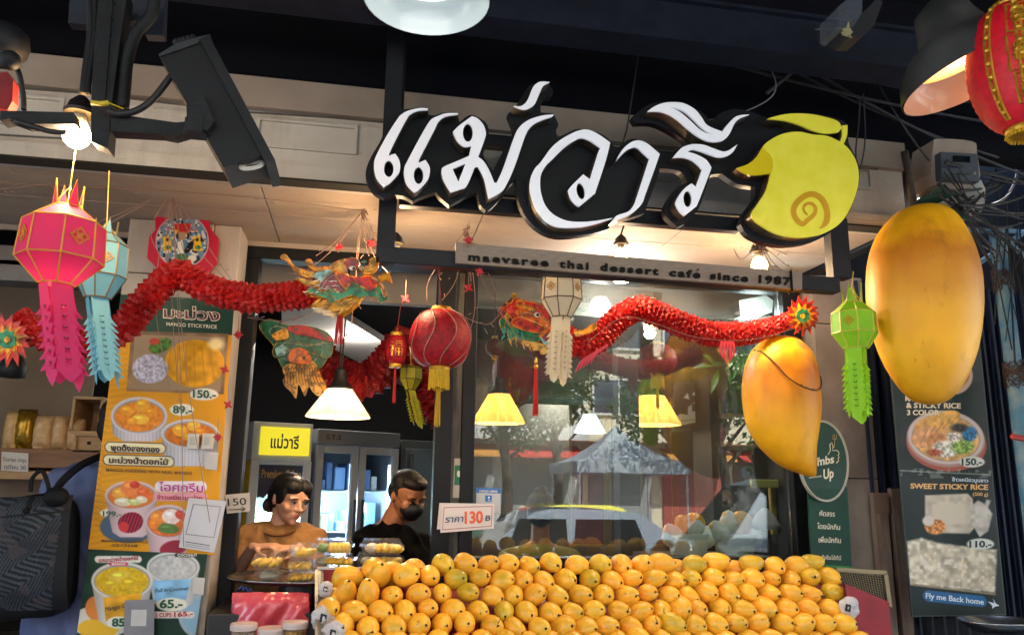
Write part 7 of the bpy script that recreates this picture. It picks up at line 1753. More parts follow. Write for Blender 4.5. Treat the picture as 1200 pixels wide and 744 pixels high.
EW((0, .034, .038), (.079, .091, .082)); EW((0, .060, .0), (.076, .070, .072)); EW((.0, .105, -.050), (.034, .034, .036)); EW((.026, -.026, .068), (.050, .058, .042)); EW((-.026, -.026, .068), (.050, .058, .042)); EW((.068, -.006, .028), (.013, .050, .052)); EW((-.068, -.006, .028), (.013, .050, .052)); EW((0, .10, -.02), (.03, .03, .04))
remesh(q, 'hair', hair, wt, .005, 4)
q = MB(); q.ball(tuple(x*sW for x in (0, .140, -.066)), tuple(x*sW for x in (.040, .034, .038)), 16, 10, MW); q.build('hair_bun', mat('brown dyed hair', '3f2418', .45), wt, smooth=True)
face_bits(wt, MW, sW, skin_w, lip=mat('rosy lips', 'b0685e', .4), eyes_open=.75)
# --- man in black mask
Yn = .52
hc = P(478, 582, Yn); sM = mpp(478, 580, Yn)*56/.225
mt = thing('person', 'man with short black hair, black face mask and black t-shirt looking down to the right', 'person', (hc.x, Yn+.05, .15))
MN = Matrix.Translation(hc) @ Matrix.Rotation(math.radians(32), 4, 'Z') @ Matrix.Rotation(math.radians(21), 4, 'X')
q = MB(); head_prims(q, MN, sM)
nk = MN @ Vector((0, .035, -.06)); nb = P(457, 618, Yn+.06); cap(q, nk, nb, .056, .060)
shL, shR = P(428, 637, Yn+.08), P(492, 642, Yn+.13); chest = P(458, 668, Yn+.1); hip = Vector((chest.x, Yn+.12, .95))
cap(q, nb, shL, .055, .055); cap(q, nb, shR, .055, .055)
for s_ in (-.07, .07): cap(q, chest+Vector((s_, 0, 0)), hip+Vector((s_, 0, 0)), .11, .11)
for s_ in (-1, 1): cap(q, hip+Vector((s_*.08, 0, 0)), hip+Vector((s_*.09, 0, -.42)), .09, .06); cap(q, hip+Vector((s_*.09, 0, -.42)), Vector((hip.x+s_*.1, Yn+.1, .2)), .055, .04); cap(q, Vector((hip.x+s_*.1, Yn+.1, .19)), Vector((hip.x+s_*.1, Yn-.05, .18)), .038, .03)
elL = P(418, 700, Yn+.0); elR = P(505, 700, Yn+.02); wL, wR = P(440, 690, Yn-.2), P(490, 692, Yn-.2)
cap(q, shL, elL, .05, .038); cap(q, elL, wL, .038, .026); cap(q, shR, elR, .05, .038); cap(q, elR, wR, .038, .026)
hand(q, wL, (.8, -.5, 0), (0, -.2, 1), thumb=-1); hand(q, wR, (-.6, -.6, 0), (0, -.2, 1), thumb=1)
remesh(q, 'body', skin_m, mt, .006, 3)
bk = mat('black cotton', '050506', .9, col2='08080a', scale=20, spec=.08, bump=.4, bscale=12)
q = MB(); cap(q, nb+Vector((0, 0, -.03)), shL, .075, .074); cap(q, nb+Vector((0, 0, -.03)), shR, .075, .07)
for dx in (-.085, 0, .085): cap(q, chest+Vector((dx, 0, .02)), hip+Vector((dx, 0, 0)), .125, .12)
cap(q, nb+Vector((0, 0, -.06)), chest, .10, .12); cap(q, shL, shL.lerp(elL, .6), .070, .066); cap(q, shR, shR.lerp(elR, .6), .070, .066)
remesh(q, 'tshirt', bk, mt, .008, 5, .009)
q = MB()
def EM(c, r): q.ball(tuple(x*sM for x in c), tuple(x*sM for x in r), 18, 12, MN)
EM((0, .024, .050), (.0775, .092, .073)); EM((0, .060, .012), (.074, .056, .064)); EM((0, -.022, .078), (.066, .064, .036)); EM((.064, .012, .02), (.014, .03, .03)); EM((-.064, .012, .02), (.014, .03, .03))
remesh(q, 'hair', hair, mt, .005, 3)
q = MB()
EM((0, -.050, -.038), (.060, .056, .046)); EM((0, -.078, -.030), (.032, .034, .034)); EM((0, -.050, -.068), (.044, .044, .026))
remesh(q, 'face_mask', mat('black mask fabric', '0a0a0c', .6), mt, .005, 4)
q = MB()
for sx in (-1, 1): q.tube([MN @ (Vector(p)*sM) for p in ((sx*.055, -.055, -.02), (sx*.072, -.01, .012), (sx*.078, .02, .016))], .0018, 4)
q.build('ear_loop', mat('black mask fabric', '0a0a0c'), mt)
face_bits(mt, MN, sM, skin_m, eyes_open=.35)
# --- customer with backpack at the left
Yc = -.02
ctm = thing('person', 'customer seen from behind in a blue grey t-shirt, face hidden by the yellow poster', 'person', (P(100, 600, Yc).x, Yc, 0))
q = MB(); hd = P(150, 500, Yc); MC = Matrix.Translation(hd) @ Matrix.Rotation(math.radians(150), 4, 'Z'); head_prims(q, MC, 1.0)
nb = P(128, 548, Yc+.01); cap(q, hd+Vector((0, 0, -.08)), nb, .058, .062)
shL, shR = P(78, 572, Yc), P(176, 570, Yc+.05); ch = P(120, 640, Yc); hip = Vector((ch.x+.02, Yc, 1.0))
cap(q, nb, shL, .06, .06); cap(q, nb, shR, .06, .06)
for s_ in (-.08, .08): cap(q, ch+Vector((s_, 0, 0)), hip+Vector((s_, 0, 0)), .12, .12); cap(q, hip+Vector((s_, 0, 0)), Vector((hip.x+s_*1.1, Yc, .5)), .09, .06); cap(q, Vector((hip.x+s_*1.1, Yc, .5)), Vector((hip.x+s_*1.2, Yc, .08)), .055, .04); cap(q, Vector((hip.x+s_*1.2, Yc, .05)), Vector((hip.x+s_*1.2, Yc+.16, .04)), .04, .03)
eL = P(52, 690, Yc); cap(q, shL, eL, .05, .04); cap(q, eL, eL+Vector((.05, .22, .05)), .038, .028); hand(q, eL+Vector((.05, .24, .05)), (.2, .9, .1), (0, 0, 1)); eR = P(190, 690, Yc); cap(q, shR, eR, .05, .04); cap(q, eR, eR+Vector((-.05, .22, .05)), .038, .028); hand(q, eR+Vector((-.05, .24, .05)), (-.2, .9, .1), (0, 0, 1), thumb=-1)
remesh(q, 'body', skin_m, ctm, .009, 3)
bl_ = mat('blue grey cotton', '5f6a94', .85, col2='545e86', scale=9, bump=.3, bscale=14)
q = MB(); cap(q, nb+Vector((0, 0, -.05)), shL, .085, .082); cap(q, nb+Vector((0, 0, -.05)), shR, .085, .08)
for dx in (-.11, 0, .11): cap(q, ch+Vector((dx, 0, .06)), hip+Vector((dx, 0, -.06)), .135, .14)
cap(q, shL, shL.lerp(eL, .55), .078, .072); cap(q, shR, shR.lerp(eR, .5), .078, .072); cap(q, nb+Vector((0, 0, -.08)), ch, .13, .14)
remesh(q, 'tshirt', bl_, ctm, .010, 6, .012)
q = MB(); q.ball((0, .025, .045), (.083, .098, .082), 18, 12, MC); q.ball((0, .06, -.01), (.075, .06, .07), 18, 12, MC); remesh(q, 'hair', hair, ctm, .008, 3)
Yb = -.36
bp_ = thing('backpack', 'big black backpack with a pale zigzag leaf pattern worn by the customer at the left', 'backpack', P(40, 640, Yb))
def pack(c):
    X, Y = c.X, c.Y; c.c[:] = c.col('15171c')
    a = ((X < 70-(Y-600)*.12)*1.0); u = (X*.8+np.abs(((Y*.5+X*.35) % 26)-13)*1.6); st = (np.sin(u*1.15+vnoise(X, Y, 18, 3)*5) > .05)*1.0
    c.put(a*st*(.45+.5*vnoise(X, Y, 20, 6)), '414a56'); c.put(a*(vnoise(X, Y, 15, 8) > .72)*.5, '4c4044')
    c.line([(0, 606), (84, 598)], 2.5, '0c0d10'); c.line([(36, 568), (30, 600)], 7, '0c0d10')
q = MB(); c0 = P(30, 651, Yb+.11); k = mpp(30, 645, Yb)
bm = bmesh.new(); bmesh.ops.create_cube(bm, size=1); bmesh.ops.subdivide_edges(bm, edges=bm.edges[:], cuts=9, use_grid_fill=True)
for v in bm.verts:
    p = v.co*2; e = 5; l = (abs(p.x)**e+abs(p.y)**e+abs(p.z)**e)**(1/e); p = p/l*max(abs(p.x), abs(p.y), abs(p.z)); v.co = c0+Vector((p.x*54*k*(1-.10*p.z)-.0*p.z, p.y*.115, p.z*72*k+.008*math.sin(p.x*4)))
q.bm(bm); q.build('pack_body', mat('black nylon', '0b0c0f', .7, spec=.2, col2='101216', scale=14, bump=.3, bscale=20), bp_, smooth=True)
sheet('patterned_panel', [(-22, 583), (78, 580), (72, 716), (-22, 718)], Yb-.030, 1.2, pack, bp_, vcol_mat('printed nylon', .6), bulge=lambda U, V: .035*(abs(U*2-1)**4+abs(V*2-1)**4))
def cz(pts): return [P(x, y, Yb+.02) for x, y in pts]
q = MB(); q.tube(spline([P(60, 585, -.2), P(72, 565, -.24), P(95, 545, -.20), P(124, 532, -.12), P(140, 528, -.06)], 6), [.014]*25, 8); q.build('strap', mat('black nylon', '131418'), bp_, smooth=True)
q = MB(); q.tube(spline([P(36, 576, Yb), P(38, 560, Yb), P(50, 552, Yb), P(58, 574, Yb)], 5), .008, 6); q.build('grab_handle', mat('black nylon', '131418'), bp_, smooth=True)
q = MB(); q.ball(P(66, 582, Yb-.0), (.04, .04, .035), 14, 10); q.ball(P(30, 598, Yb-.02), (.012, .01, .01), 8, 6); q.build('side_pocket', mat('black nylon', '131418'), bp_, smooth=True)
# ================================================================== LEFT SHOP SHELVES
wd = mat('brown shelf wood', '8a6244', .6, col2='6e4c34', scale=5, stretch=(1, 1, 8)); wd2 = mat('pale crate wood', 'b8946a', .6, col2='a08058', scale=6, stretch=(1, 1, 6))
Ys = .75
sh_ = thing('wall_shelf', 'brown wooden wall shelf carrying snack bags at the left behind the customer', 'shelf', P(45, 530, Ys))
q = MB(); a, b = P(-60, 546, Ys), P(118, 527, Ys); q.bbox((a.x, Ys, a.z), (b.x, Ys+.34, b.z), .003); q.build('shelf_board', wd, sh_)
q = MB(); a, b = P(-60, 560, Ys), P(118, 553, Ys); q.bbox((a.x, Ys+.01, a.z), (b.x, Ys+.34, b.z), .003); q.build('lower_board', wd2, sh_)
q = MB(); a, b = P(-80, 640, Ys+.4), P(130, 300, Ys+.4); q.box((a.x, Ys+.38, a.z), (b.x, Ys+.40, b.z)); struct('wood_panel_wall', q, mat('dim brown wall panel', '8a7866', .7, col2='74634f', scale=2.5, stretch=(1, 1, .4)))
zb2 = P(45, 527, Ys).z+.002
bagc = [('f', 'e0bc80', 3, 22), ('g', 'b8902c', 16, 38), ('k', 'e4c090', 38, 60), ('k', 'dcb484', 60, 78), ('k', 'd4ac80', 78, 97)]
lbs = ['tan snack bag at the far left end of the shelf', 'shiny gold foil snack bag on the left shelf', 'tall tan snack bag right of the gold foil one', 'tan snack bag third after the gold foil one, in the middle of the shelf', 'rightmost tan snack bag on the shelf, next to the wooden crates']
for i, (kk, col, xa_, xb_) in enumerate(bagc):
    yT = (482, 480, 487, 487, 490)[i]; t = thing('snack_bag', lbs[i], 'snack bag', P((xa_+xb_)/2, 526, Ys+.1))
    bm = bmesh.new(); bmesh.ops.create_cube(bm, size=1); bmesh.ops.subdivide_edges(bm, edges=bm.edges[:], cuts=6, use_grid_fill=True)
    ctr = P((xa_+xb_)/2, 526, Ys+.06); w_ = (xb_-xa_)*mpp(50, 510, Ys)/2*1.0; h_ = (P(50, yT, Ys+.06).z-zb2)/2; r_ = np.random.default_rng(i)
    for v in bm.verts:
        p = v.co*2; d_ = .05*(1-abs(p.z)**4)+.002; v.co = Vector((ctr.x+p.x*w_*(1-.10*abs(p.z))+r_.normal()*.0012, ctr.y+p.y*d_*(1-abs(p.x)**3*.7)+r_.normal()*.0022, zb2+h_+p.z*h_))
    q = MB(); q.bm(bm); q.build('bag_film', mat('bag '+col+kk, col, .25 if kk == 'g' else .4, .6 if kk == 'g' else 0, col2=('8a6a18' if kk == 'g' else 'c09c70'), scale=35, bump=.3, bscale=40), t, smooth=True)
t = card('shelf_label', 'white handwritten label hanging from the shelf edge, reading Durian chips', 'label', [(2, 529), (33.5, 531), (33, 553), (1, 551)], Ys-.006, paper)
txt(t, 'Durian chips', 4, 540, 31, 541.5, 4.8, Ys-.0072, '20303a', .0); txt(t, 'ทุเรียน 30', 5, 549, 30, 550, 4.6, Ys-.0072, '20303a', .005)
for (x0, x1, y0, y1, lb2) in ((80, 122, 465, 508, 'open pale wooden crate, upper one right of the snack bags'), (84, 122, 508, 530, 'pale wooden drawer box under the open crate')):
    t = thing('wooden_crate', lb2, 'crate', P(x0, y1, Ys)); A0, B0_ = P(x0, y1, Ys), P(x1, y0, Ys); x_0, x_1, z_0, z_1 = A0.x, B0_.x, A0.z+.002, B0_.z; w_ = .014
    for a, b in (((x_0, Ys, z_0), (x_1, Ys+.3, z_0+w_)), ((x_0, Ys, z_1-w_), (x_1, Ys+.3, z_1)), ((x_0, Ys, z_0+w_+.001), (x_0+w_, Ys+.3, z_1-w_-.001)), ((x_1-w_, Ys, z_0+w_+.001), (x_1, Ys+.3, z_1-w_-.001))):
        q = MB(); q.bbox(a, b, .002); q.build('plank', wd2, t)
    q = MB(); q.box((x_0+w_+.001, Ys+(.02 if y0 > 500 else .27), z_0+w_+.001), (x_1-w_-.001, Ys+(.03 if y0 > 500 else .28), z_1-w_-.001)); q.build('panel', wd2, t)
    if y0 > 500:
        q = MB(); q.ball(((x_0+x_1)/2, Ys+.012, (z_0+z_1)/2), .009, 10, 8); q.build('knob', mat('dark knob', '1c1814', .4), t)
for (y0, y1, lb2) in ((312, 326, 'grey steel shutter box edge at the left behind the pink lantern'), (296, 308, 'upper grey steel rail behind the pink lantern')):
    q = MB(); a, b = P(-40, y1, -.1), P(148, y0, -.1); q.bbox((a.x, -.1, a.z), (b.x, .02, b.z), .004); tag(q.build('shutter_rail', mat('grey shutter rail', '6a6664', .5, .3, col2='5a5654', scale=9)), lb2, 'rail')
q = MB(); c = P(15, 430, .3)
for s_ in (-1,): q.lathe([(0, -.05), (.05, -.045), (.055, .0), (.03, .05), (0, .055)], 20, c)
tag(q.build('wall_speaker', mat('matt black speaker', '0e0e10', .6), None, smooth=True), 'small round black speaker in the dark below the left dragon tail', 'speaker')
# ================================================================== THINGS INSIDE THE WINDOW
Yi = .9
def box_px(name, x0, y0, x1, y1, Y, d_, m, parent=None, r=.004):
    a, b = P(x0, y1, Y), P(x1, y0, Y); q = MB(); q.bbox((a.x, Y, a.z), (b.x, Y+d_, b.z), r); return q.build(name, m, parent)
t = thing('interior_pillar', 'dark square pillar inside the shop, seen through the middle of the window', 'pillar', P(739, 500, .45))
box_px('shaft', 730, 372, 747, 840, .45, .10, mat('dark pillar paint', '16171b', .6), t)
t = thing('air_conditioner', 'large grey air conditioner unit hanging deep inside above the blue lamp', 'air conditioner', P(680, 445, 1.9))
box_px('casing', 622, 424, 733, 466, 1.9, .4, mat('dim grey casing', '6a6a6a', .5, col2='5c5c5c', scale=4), t)
for i in range(5): box_px('louver', 626, 450+i*3, 730, 451.5+i*3, 1.885, .012, mat('dim louver', '4a4a4a', .5), t, .001)
for (x0, x1, lb2) in ((668, 711, 'gold framed maroon cloth picture deep inside, left of the pair'), (713, 734, 'narrow gold framed maroon picture beside the pillar'), (749, 792, 'maroon cabinet with gold edges behind the right pendant lamp')):
    t = thing('framed_panel', lb2, 'picture', P(x0, 600, 2.6)); y0, y1 = 466, 640
    box_px('maroon_cloth', x0+2, y0+2, x1-2, y1-2, 2.62, .02, mat('maroon cloth', '6a1c24', .7, col2='521418', scale=6), t, .001)
    for a in ((x0, y0, x1, y0+2.4), (x0, y1-2.4, x1, y1), (x0, y0+2.5, x0+2.4, y1-2.5), (x1-2.4, y0+2.5, x1, y1-2.5)): box_px('frame_bar', *a, 2.6, .03, mat('dull gold frame', '8c6a34', .4, .6), t, .003)
q = MB(); a, b = P(548, 700, 4.6), P(960, 380, 4.6); q.box((a.x, 4.6, .15), (b.x, 4.65, b.z)); struct('inner_wall', q, mat('dim taupe wall', '57504a', .8, col2='48423d', scale=1.5))
# Thai-style picture of a tram
def tram(c):
    X, Y = c.X, c.Y; c.c[:] = c.col('20262c'); c.poly([(790, 490), (825, 462), (828, 492), (792, 500)], 'b8c0c8'); c.poly([(794, 484), (806, 472), (806, 486)], '1c2228'); c.poly([(811, 473), (818, 472), (818, 481), (811, 482)], '1c2228'); c.poly([(821, 471), (826, 470), (826, 479), (821, 480)], '1c2228')
    c.poly([(801, 466), (806, 460), (808, 468)], 'd0d8dc'); c.poly([(811, 462), (816, 456), (818, 466)], 'd0d8dc'); c.line([(792, 494), (828, 490)], 1, '6a7880')
t = thing('tram_picture', 'dark poster of a white tram inside the window, right of the lamp', 'picture', P(810, 480, .9))
sheet('print', [(790, 450), (830, 448), (830, 502), (790, 503)], .9, .6, tram, t, pv)
q = MB(); q.plate([[(789, 449), (831, 447), (831, 503.5), (789, 504.5)]], .902, .012); q.build('board', mat('dark board edge', '3a4442'), t)
# plant
t = thing('hanging_plant', 'green leafy plant hanging inside the window behind the shorter giant mango', 'plant', P(860, 420, .45))
gl = mat('fresh green leaf', '3f6a26', .45, col2='2c5220', scale=10, translucent=.25)
lr = np.random.default_rng(8)
for (a, b) in (((846, 425), (810, 432)), ((842, 432), (832, 462)), ((850, 430), (856, 452)), ((866, 415), (858, 446)), ((872, 410), (868, 440)), ((880, 405), (874, 445)), ((862, 412), (850, 436)), ((886, 408), (884, 450)), ((838, 428), (822, 415))):
    q = MB(); leaf(q, P(*a, .45+lr.random()*.1), P(*b, .35+lr.random()*.1), .018, .015); q.build('leaf', gl, t, recalc=False)
q = MB(); q.tube(spline([P(890, 385, .45), P(870, 405, .45), P(850, 425, .45), P(840, 430, .42)], 5), .004, 6); q.build('stem', mat('green stem', '3c4a24', .6), t)
# clutter on a shelf right
t = thing('display_shelf', 'small dim shelf of souvenirs inside the window at the right', 'shelf', P(870, 540, .7))
for y in (487, 520): box_px('shelf_board', 838, y, 935, y+3, .7, .25, wd, t, .002)
for x in (838, 933): box_px('upright', x, 440, x+3, 640, .7, .25, mat('dark shelf wood', '2c2018', .6), t, .002)
for (x, yb, w_, h_, col, nm, lb2) in ((851, 487, 7, 30, '7a5a9c', 'bottle', 'purple bottle on the souvenir shelf'), (862, 487, 6, 34, '8a6cb0', 'bottle', 'lilac bottle on the souvenir shelf, the taller one'), (845, 520, 9, 24, '8a2830', 'pouch', 'red cloth pouch on the lower souvenir shelf'), (858, 520, 14, 18, '2c2c2c', 'basket', 'black woven basket on the lower souvenir shelf'), (843, 487, 5, 20, 'b8a060', 'bottle', 'small golden bottle on the souvenir shelf')):
    c = P(x, yb, .78); k = mpp(x, yb, .78); q = MB(); q.lathe([(w_*k*.45, 0), (w_*k*.5, h_*k*.3), (w_*k*.42, h_*k*.7), (w_*k*.18, h_*k*.85), (w_*k*.2, h_*k), (0, h_*k)], 14, c); tag(q.build(nm, mat('souvenir '+col, col, .4), None, smooth=True), lb2, nm)
# white tram-like spotted cloth & yellow arm
t = thing('yellow_bracket', 'yellow angled metal bracket inside the right edge of the window', 'bracket', P(912, 580, .3))
ym = mat('yellow painted metal', 'b8a428', .5, col2='9c8a20', scale=9)
box_px('upright', 906, 566, 920, 626, .3, .03, ym, t); box_px('arm', 882, 562, 919, 571, .27, .03, mat('pale yellow metal', 'c0b85c', .5), t)
q = MB(); c = P(897, 620, .22)
for s_ in range(1): q.lathe([(.085, 0), (.07, .03), (.04, .075), (.012, .10), (0, .102)], 24, c, sy=.7)
tag(q.build('white_hat', mat('white cloth hat', 'c0b4ac', .8), None, smooth=True), 'white cloth hat shape beside the yellow bracket inside the window', 'hat')
q = MB()
for i in range(5): q.tube([P(880+4*i, 602-(0), .25)+Vector((0, .01*i, 0)), P(890+2*i, 584-i, .25), P(900, 590, .25)], .0015, 4)
tag(q.build('wire_whisk', mat('steel wire', '8c8c8c', .3, .8)), 'wire whisk above the white hat inside the window', 'whisk')
# baskets of netted mangoes on the sill
sl = thing('window_shelf', 'dim brown shelf just inside the glass carrying the netted mango baskets', 'shelf', P(830, 656, .1))
a, b = P(770, 660, .07), P(905, 652, .07); q = MB(); q.bbox((a.x, .07, a.z), (b.x, .40, b.z), .003); q.build('shelf_board', mat('dim shelf laminate', '4a4440', .5), sl)
net = mat('white foam net', 'fbf8f2', .6, col2='efe9e0', scale=40)
for bi, (x0, x1, lb2) in enumerate(((782, 832, 'left white net basket of mangoes on the shelf behind the glass'), (836, 888, 'right white net basket of mangoes on the shelf behind the glass'))):
    t = thing('net_basket', lb2, 'basket', P((x0+x1)/2, 650, .16)); c = P((x0+x1)/2, 651.5, .2); k = mpp((x0+x1)/2, 650, .2); W = (x1-x0)*k/2
    q = MB(); q.lathe([(W*.8, 0), (W*.9, .04), (W, .10), (W*1.0, .104), (W*.97, .1)], 36, c, sy=.75, cap=False); q.build('basket_wall', net, t, smooth=True)
    q = MB()
    for j in range(5): q.tube([c+Vector((W*(.82+.04*j)*1.02*math.cos(a_), W*.76*(.82+.04*j)*math.sin(a_), .005+.022*j)) for a_ in np.linspace(0, 2*PI, 30)[:-1]], .0018, 4, closed=True)
    q.build('basket_rib', net, t)
    for j in range(4):
        x = x0+6+(x1-x0-12)*j/3; hh = (616, 606, 604, 618)[j] if bi == 0 else (612, 601, 602, 618)[j]
        o = bpy.data.objects.new('mango', None); C.objects.link(o); o.location = P(x, hh+12, .2+.02*(j % 2)); o.rotation_euler = (PI/2+.15, (j-1.5)*.28, 0); o.scale = (1.15,)*3
        f = bpy.data.objects.new('fruit', mg_meshes['y', j]); C.objects.link(f); f.parent = o
        tag(o, (('foam netted' if j != 1+bi else 'bare')+' mango standing in the '+('left' if bi == 0 else 'right')+' basket behind the glass, '+('leftmost', 'second from left', 'third from left', 'rightmost')[j]), 'mango', 'mangoes standing in the net baskets')
        if j != 1+bi:
            q = MB(); q.lathe([(.0425*math.sin(PI*i/12)**.9+.0015+.001*(i % 2), -.056+.112*i/12) for i in range(0, 12)], 24, (0, 0, 0), cap=False); n_ = q.build('foam_net', net, None, smooth=True); n_.parent = o; n_.rotation_euler = (PI/2, 0, 0)
# people seen through the glass
def bust(px, py, hpx, Y, yaw_, skin, hairm, shirtm, label, bun=False, mask=False, cap_=False):
    s = mpp(px, py, Y)*hpx/.225; hc_ = P(px, py, Y); t = thing('person', label, 'person', (hc_.x, Y, .15)); M = Matrix.Translation(hc_) @ Matrix.Rotation(math.radians(yaw_), 4, 'Z')
    q = MB(); head_prims(q, M, s); nb_ = hc_+Vector((0, .02, -.19*s)); cap(q, hc_+Vector((0, .02, -.07)), nb_, .05, .055); sl_, sr_ = nb_+Vector((-.17, 0, -.07)), nb_+Vector((.17, 0, -.07)); ch_ = nb_+Vector((0, 0, -.25)); hp = Vector((hc_.x, Y, .98))
    cap(q, nb_, sl_, .05, .05); cap(q, nb_, sr_, .05, .05)
    for d_ in (-.07, .07): cap(q, ch_+Vector((d_, 0, 0)), hp+Vector((d_, 0, 0)), .1, .1); cap(q, hp+Vector((d_, 0, 0)), Vector((hc_.x+d_*1.2, Y, .6)), .08, .055); cap(q, Vector((hc_.x+d_*1.2, Y, .6)), Vector((hc_.x+d_*1.3, Y, .2)), .05, .038); cap(q, Vector((hc_.x+d_*1.3, Y, .19)), Vector((hc_.x+d_*1.3, Y-.12, .18)), .035, .03)
    for sg, sh2 in ((-1, sl_), (1, sr_)): e_ = sh2+Vector((sg*.06, 0, -.27)); cap(q, sh2, e_, .045, .036); w2 = e_+Vector((-sg*.06, -.2, .03)); cap(q, e_, w2, .035, .024); hand(q, w2, (-sg*.3, -.9, .1), (0, 0, 1), thumb=sg)
    remesh(q, 'body', skin, t, .009, 3)
    q = MB(); cap(q, nb_+Vector((0, 0, -.04)), sl_, .072, .068); cap(q, nb_+Vector((0, 0, -.04)), sr_, .072, .068)
    for d_ in (-.08, .08): cap(q, ch_+Vector((d_, 0, .05)), hp+Vector((d_, 0, 0)), .115, .115)
    cap(q, nb_+Vector((0, 0, -.06)), ch_, .1, .12)
    for sg, sh2 in ((-1, sl_), (1, sr_)): cap(q, sh2, sh2+Vector((sg*.035, 0, -.15)), .062, .058)
    remesh(q, 'shirt', shirtm, t, .011, 5)
    q = MB()
    for c_, r_ in (((0, .028, .048), (.083, .095, .078)), ((0, .06, .0), (.078, .062, .075)))+((((0, .04, .12), (.04, .04, .035)),) if bun else ()): q.ball(tuple(x*s for x in c_), tuple(x*s for x in r_), 18, 12, M)
    remesh(q, 'hair', hairm, t, .007, 3)
    if mask: q = MB(); q.ball((0, -.052*s, -.04*s), (.062*s, .054*s, .048*s), 18, 12, M); q.build('face_mask', mat('black mask fabric', '0a0a0c'), t, smooth=True)
    face_bits(t, M, s, skin, eyes_open=.6)
    return t
bust(634, 601, 46, .9, 165, skin_m, hair, mat('olive shirt', '7a7434', .8), 'customer with dark bun and olive shirt seen from behind through the window glass', bun=True)
bust(846, 592, 44, .95, 8, skin_m, hair, mat('charcoal shirt', '26282c', .8), 'staff member with black mask seen through the glass above the netted mangoes', mask=True)
# ================================================================== STREET BEHIND THE CAMERA (seen in the glass)
def car(x, y, h, label, body, roofc=None, L=4.4, W=1.75, H=1.45, van=False, head=0):
    t = thing('parked_car', label, 'van' if van else 'car', (x, y, -.14), h, 'cars in the street in front of the shop')
    bmt = mat('car paint '+body, body, .25, .3, coat=1); gm = mat('car window', '0e1418', .05, spec=.8)
    hl = L/2
    if van: low = [(-hl, .35), (-hl, .95), (-hl*.98, 1.0), (hl*.75, 1.0), (hl*.98, .9), (hl, .35)]; top = [(-hl*.97, 1.0), (-hl*.94, H*1.28), (-hl*.85, H*1.33), (hl*.25, H*1.33), (hl*.42, H*1.25), (hl*.72, 1.0)]
    else: low = [(-hl, .35), (-hl*.99, .85), (-hl*.9, .93), (-hl*.5, .95), (hl*.4, .93), (hl*.9, .78), (hl, .6), (hl, .35)]; top = [(-hl*.82, .93), (-hl*.5, H*.97), (-hl*.3, H), (hl*.08, H), (hl*.18, H*.97), (hl*.48, .93)]
    def pr(pts, w0, w1, zr=None):
        q = MB(); n = 6; vs = []
        q.prism([pts], lambda a, b: Vector((a, -w0+(w0-w1)*max(0, (b-.95))/(H-.9), b)), lambda a, b: Vector((a, w0-(w0-w1)*max(0, (b-.95))/(H-.9), b)))
        return q
    q = pr(low, W/2, W/2); o = q.local('body', bmt, t)
    q = pr(top, W/2-.03, W/2-.2); q.local('cabin', mat('car paint '+roofc, roofc, .25, .3, coat=1) if roofc else bmt, t)
    zt = H*1.25 if van else H*.94
    for sg in (-1, 1):
        spans = ((-.78, -.42), (-.38, -.02), (.02, .36)) if van else ((-.52, -.06), (-.02, .30))
        for a, b in spans:
            yy = sg*(W/2-.05); q = MB(); z0_, z1_ = 1.02 if van else .98, zt-.04
            iy = sg*(W/2-.03-(.17)*(z1_-.95)/(H-.9)+.004*1); oy = sg*(W/2-.03-(.17)*(z0_-.95)/(H-.9)+.006)
            q.add([(a*hl, oy, z0_), (b*hl+(.10 if b > .25 else 0), oy, z0_), (b*hl-.05, iy+sg*.004, z1_), (a*hl+(.12 if a < -.4 else .0), iy+sg*.004, z1_)], [(0, 1, 2, 3)]); q.local('side_window', gm, t)
    q = MB(); a, b = (hl*.71, 1.03), (hl*.43, zt) 
    if not van: a, b = (hl*.46, .96), (hl*.2, zt)
    q.add([(a[0]+.012, -W/2+.12, a[1]), (a[0]+.012, W/2-.12, a[1]), (b[0]+.012, W/2-.25, b[1]), (b[0]+.012, -W/2+.25, b[1])], [(0, 1, 2, 3)]); q.local('windscreen', gm, t)
    for sx in (-.62, .62):
        for sg in (-1, 1):
            M = Matrix.Translation((sx*hl, sg*(W/2-.10), .31)) @ Matrix.Rotation(PI/2, 4, 'X'); q = MB(); q.lathe([(.2, -.10), (.30, -.10), (.315, -.06), (.315, .06), (.30, .10), (.2, .10)], 24, M=M, cap=False); w_ = q.local('tyre', mat('tyre rubber', '151515', .8), t)
            q = MB(); q.lathe([(0, -.09), (.2, -.09), (.2, .09), (0, .09)], 16, M=M, cap=False); q.local('rim', mat('alloy', '9a9a9a', .3, .8), t)
    for sg in (-1, 1):
        q = MB(); q.bbox((hl-.03, sg*.62-.16, .62), (hl+.012, sg*.62+.16, .76), .01); q.local('headlight', mat('headlight glass', 'd8dce0', .1), t)
        q = MB(); q.bbox((-hl-.012, sg*.66-.12, .65), (-hl+.03, sg*.66+.12, .85), .01); q.local('tail_light', mat('tail light', '9a1410', .2), t)
    return t
car(P(645, 600, 8.0).x, -8.0, PI, 'pale blue silver sedan parked at the kerb behind the photographer', '8a949e')
car(P(905, 600, 7.6).x+.6, -7.6, PI, 'light blue van parked behind the silver sedan along the kerb', '98a0a8', van=True, L=4.8)
car(P(690, 600, 10.8).x, -10.8, 0, 'yellow and green taxi passing in the middle of the street', '2f9a6c', roofc='d8cc3c')
car(P(800, 600, 12).x+4, -12, 0, 'white minivan on the far side of the street', 'd8dcdc', van=True, L=5)
car(-3.2, -7.5, PI, 'dark grey sedan parked at the kerb on the left side of the street', '3a3e44')
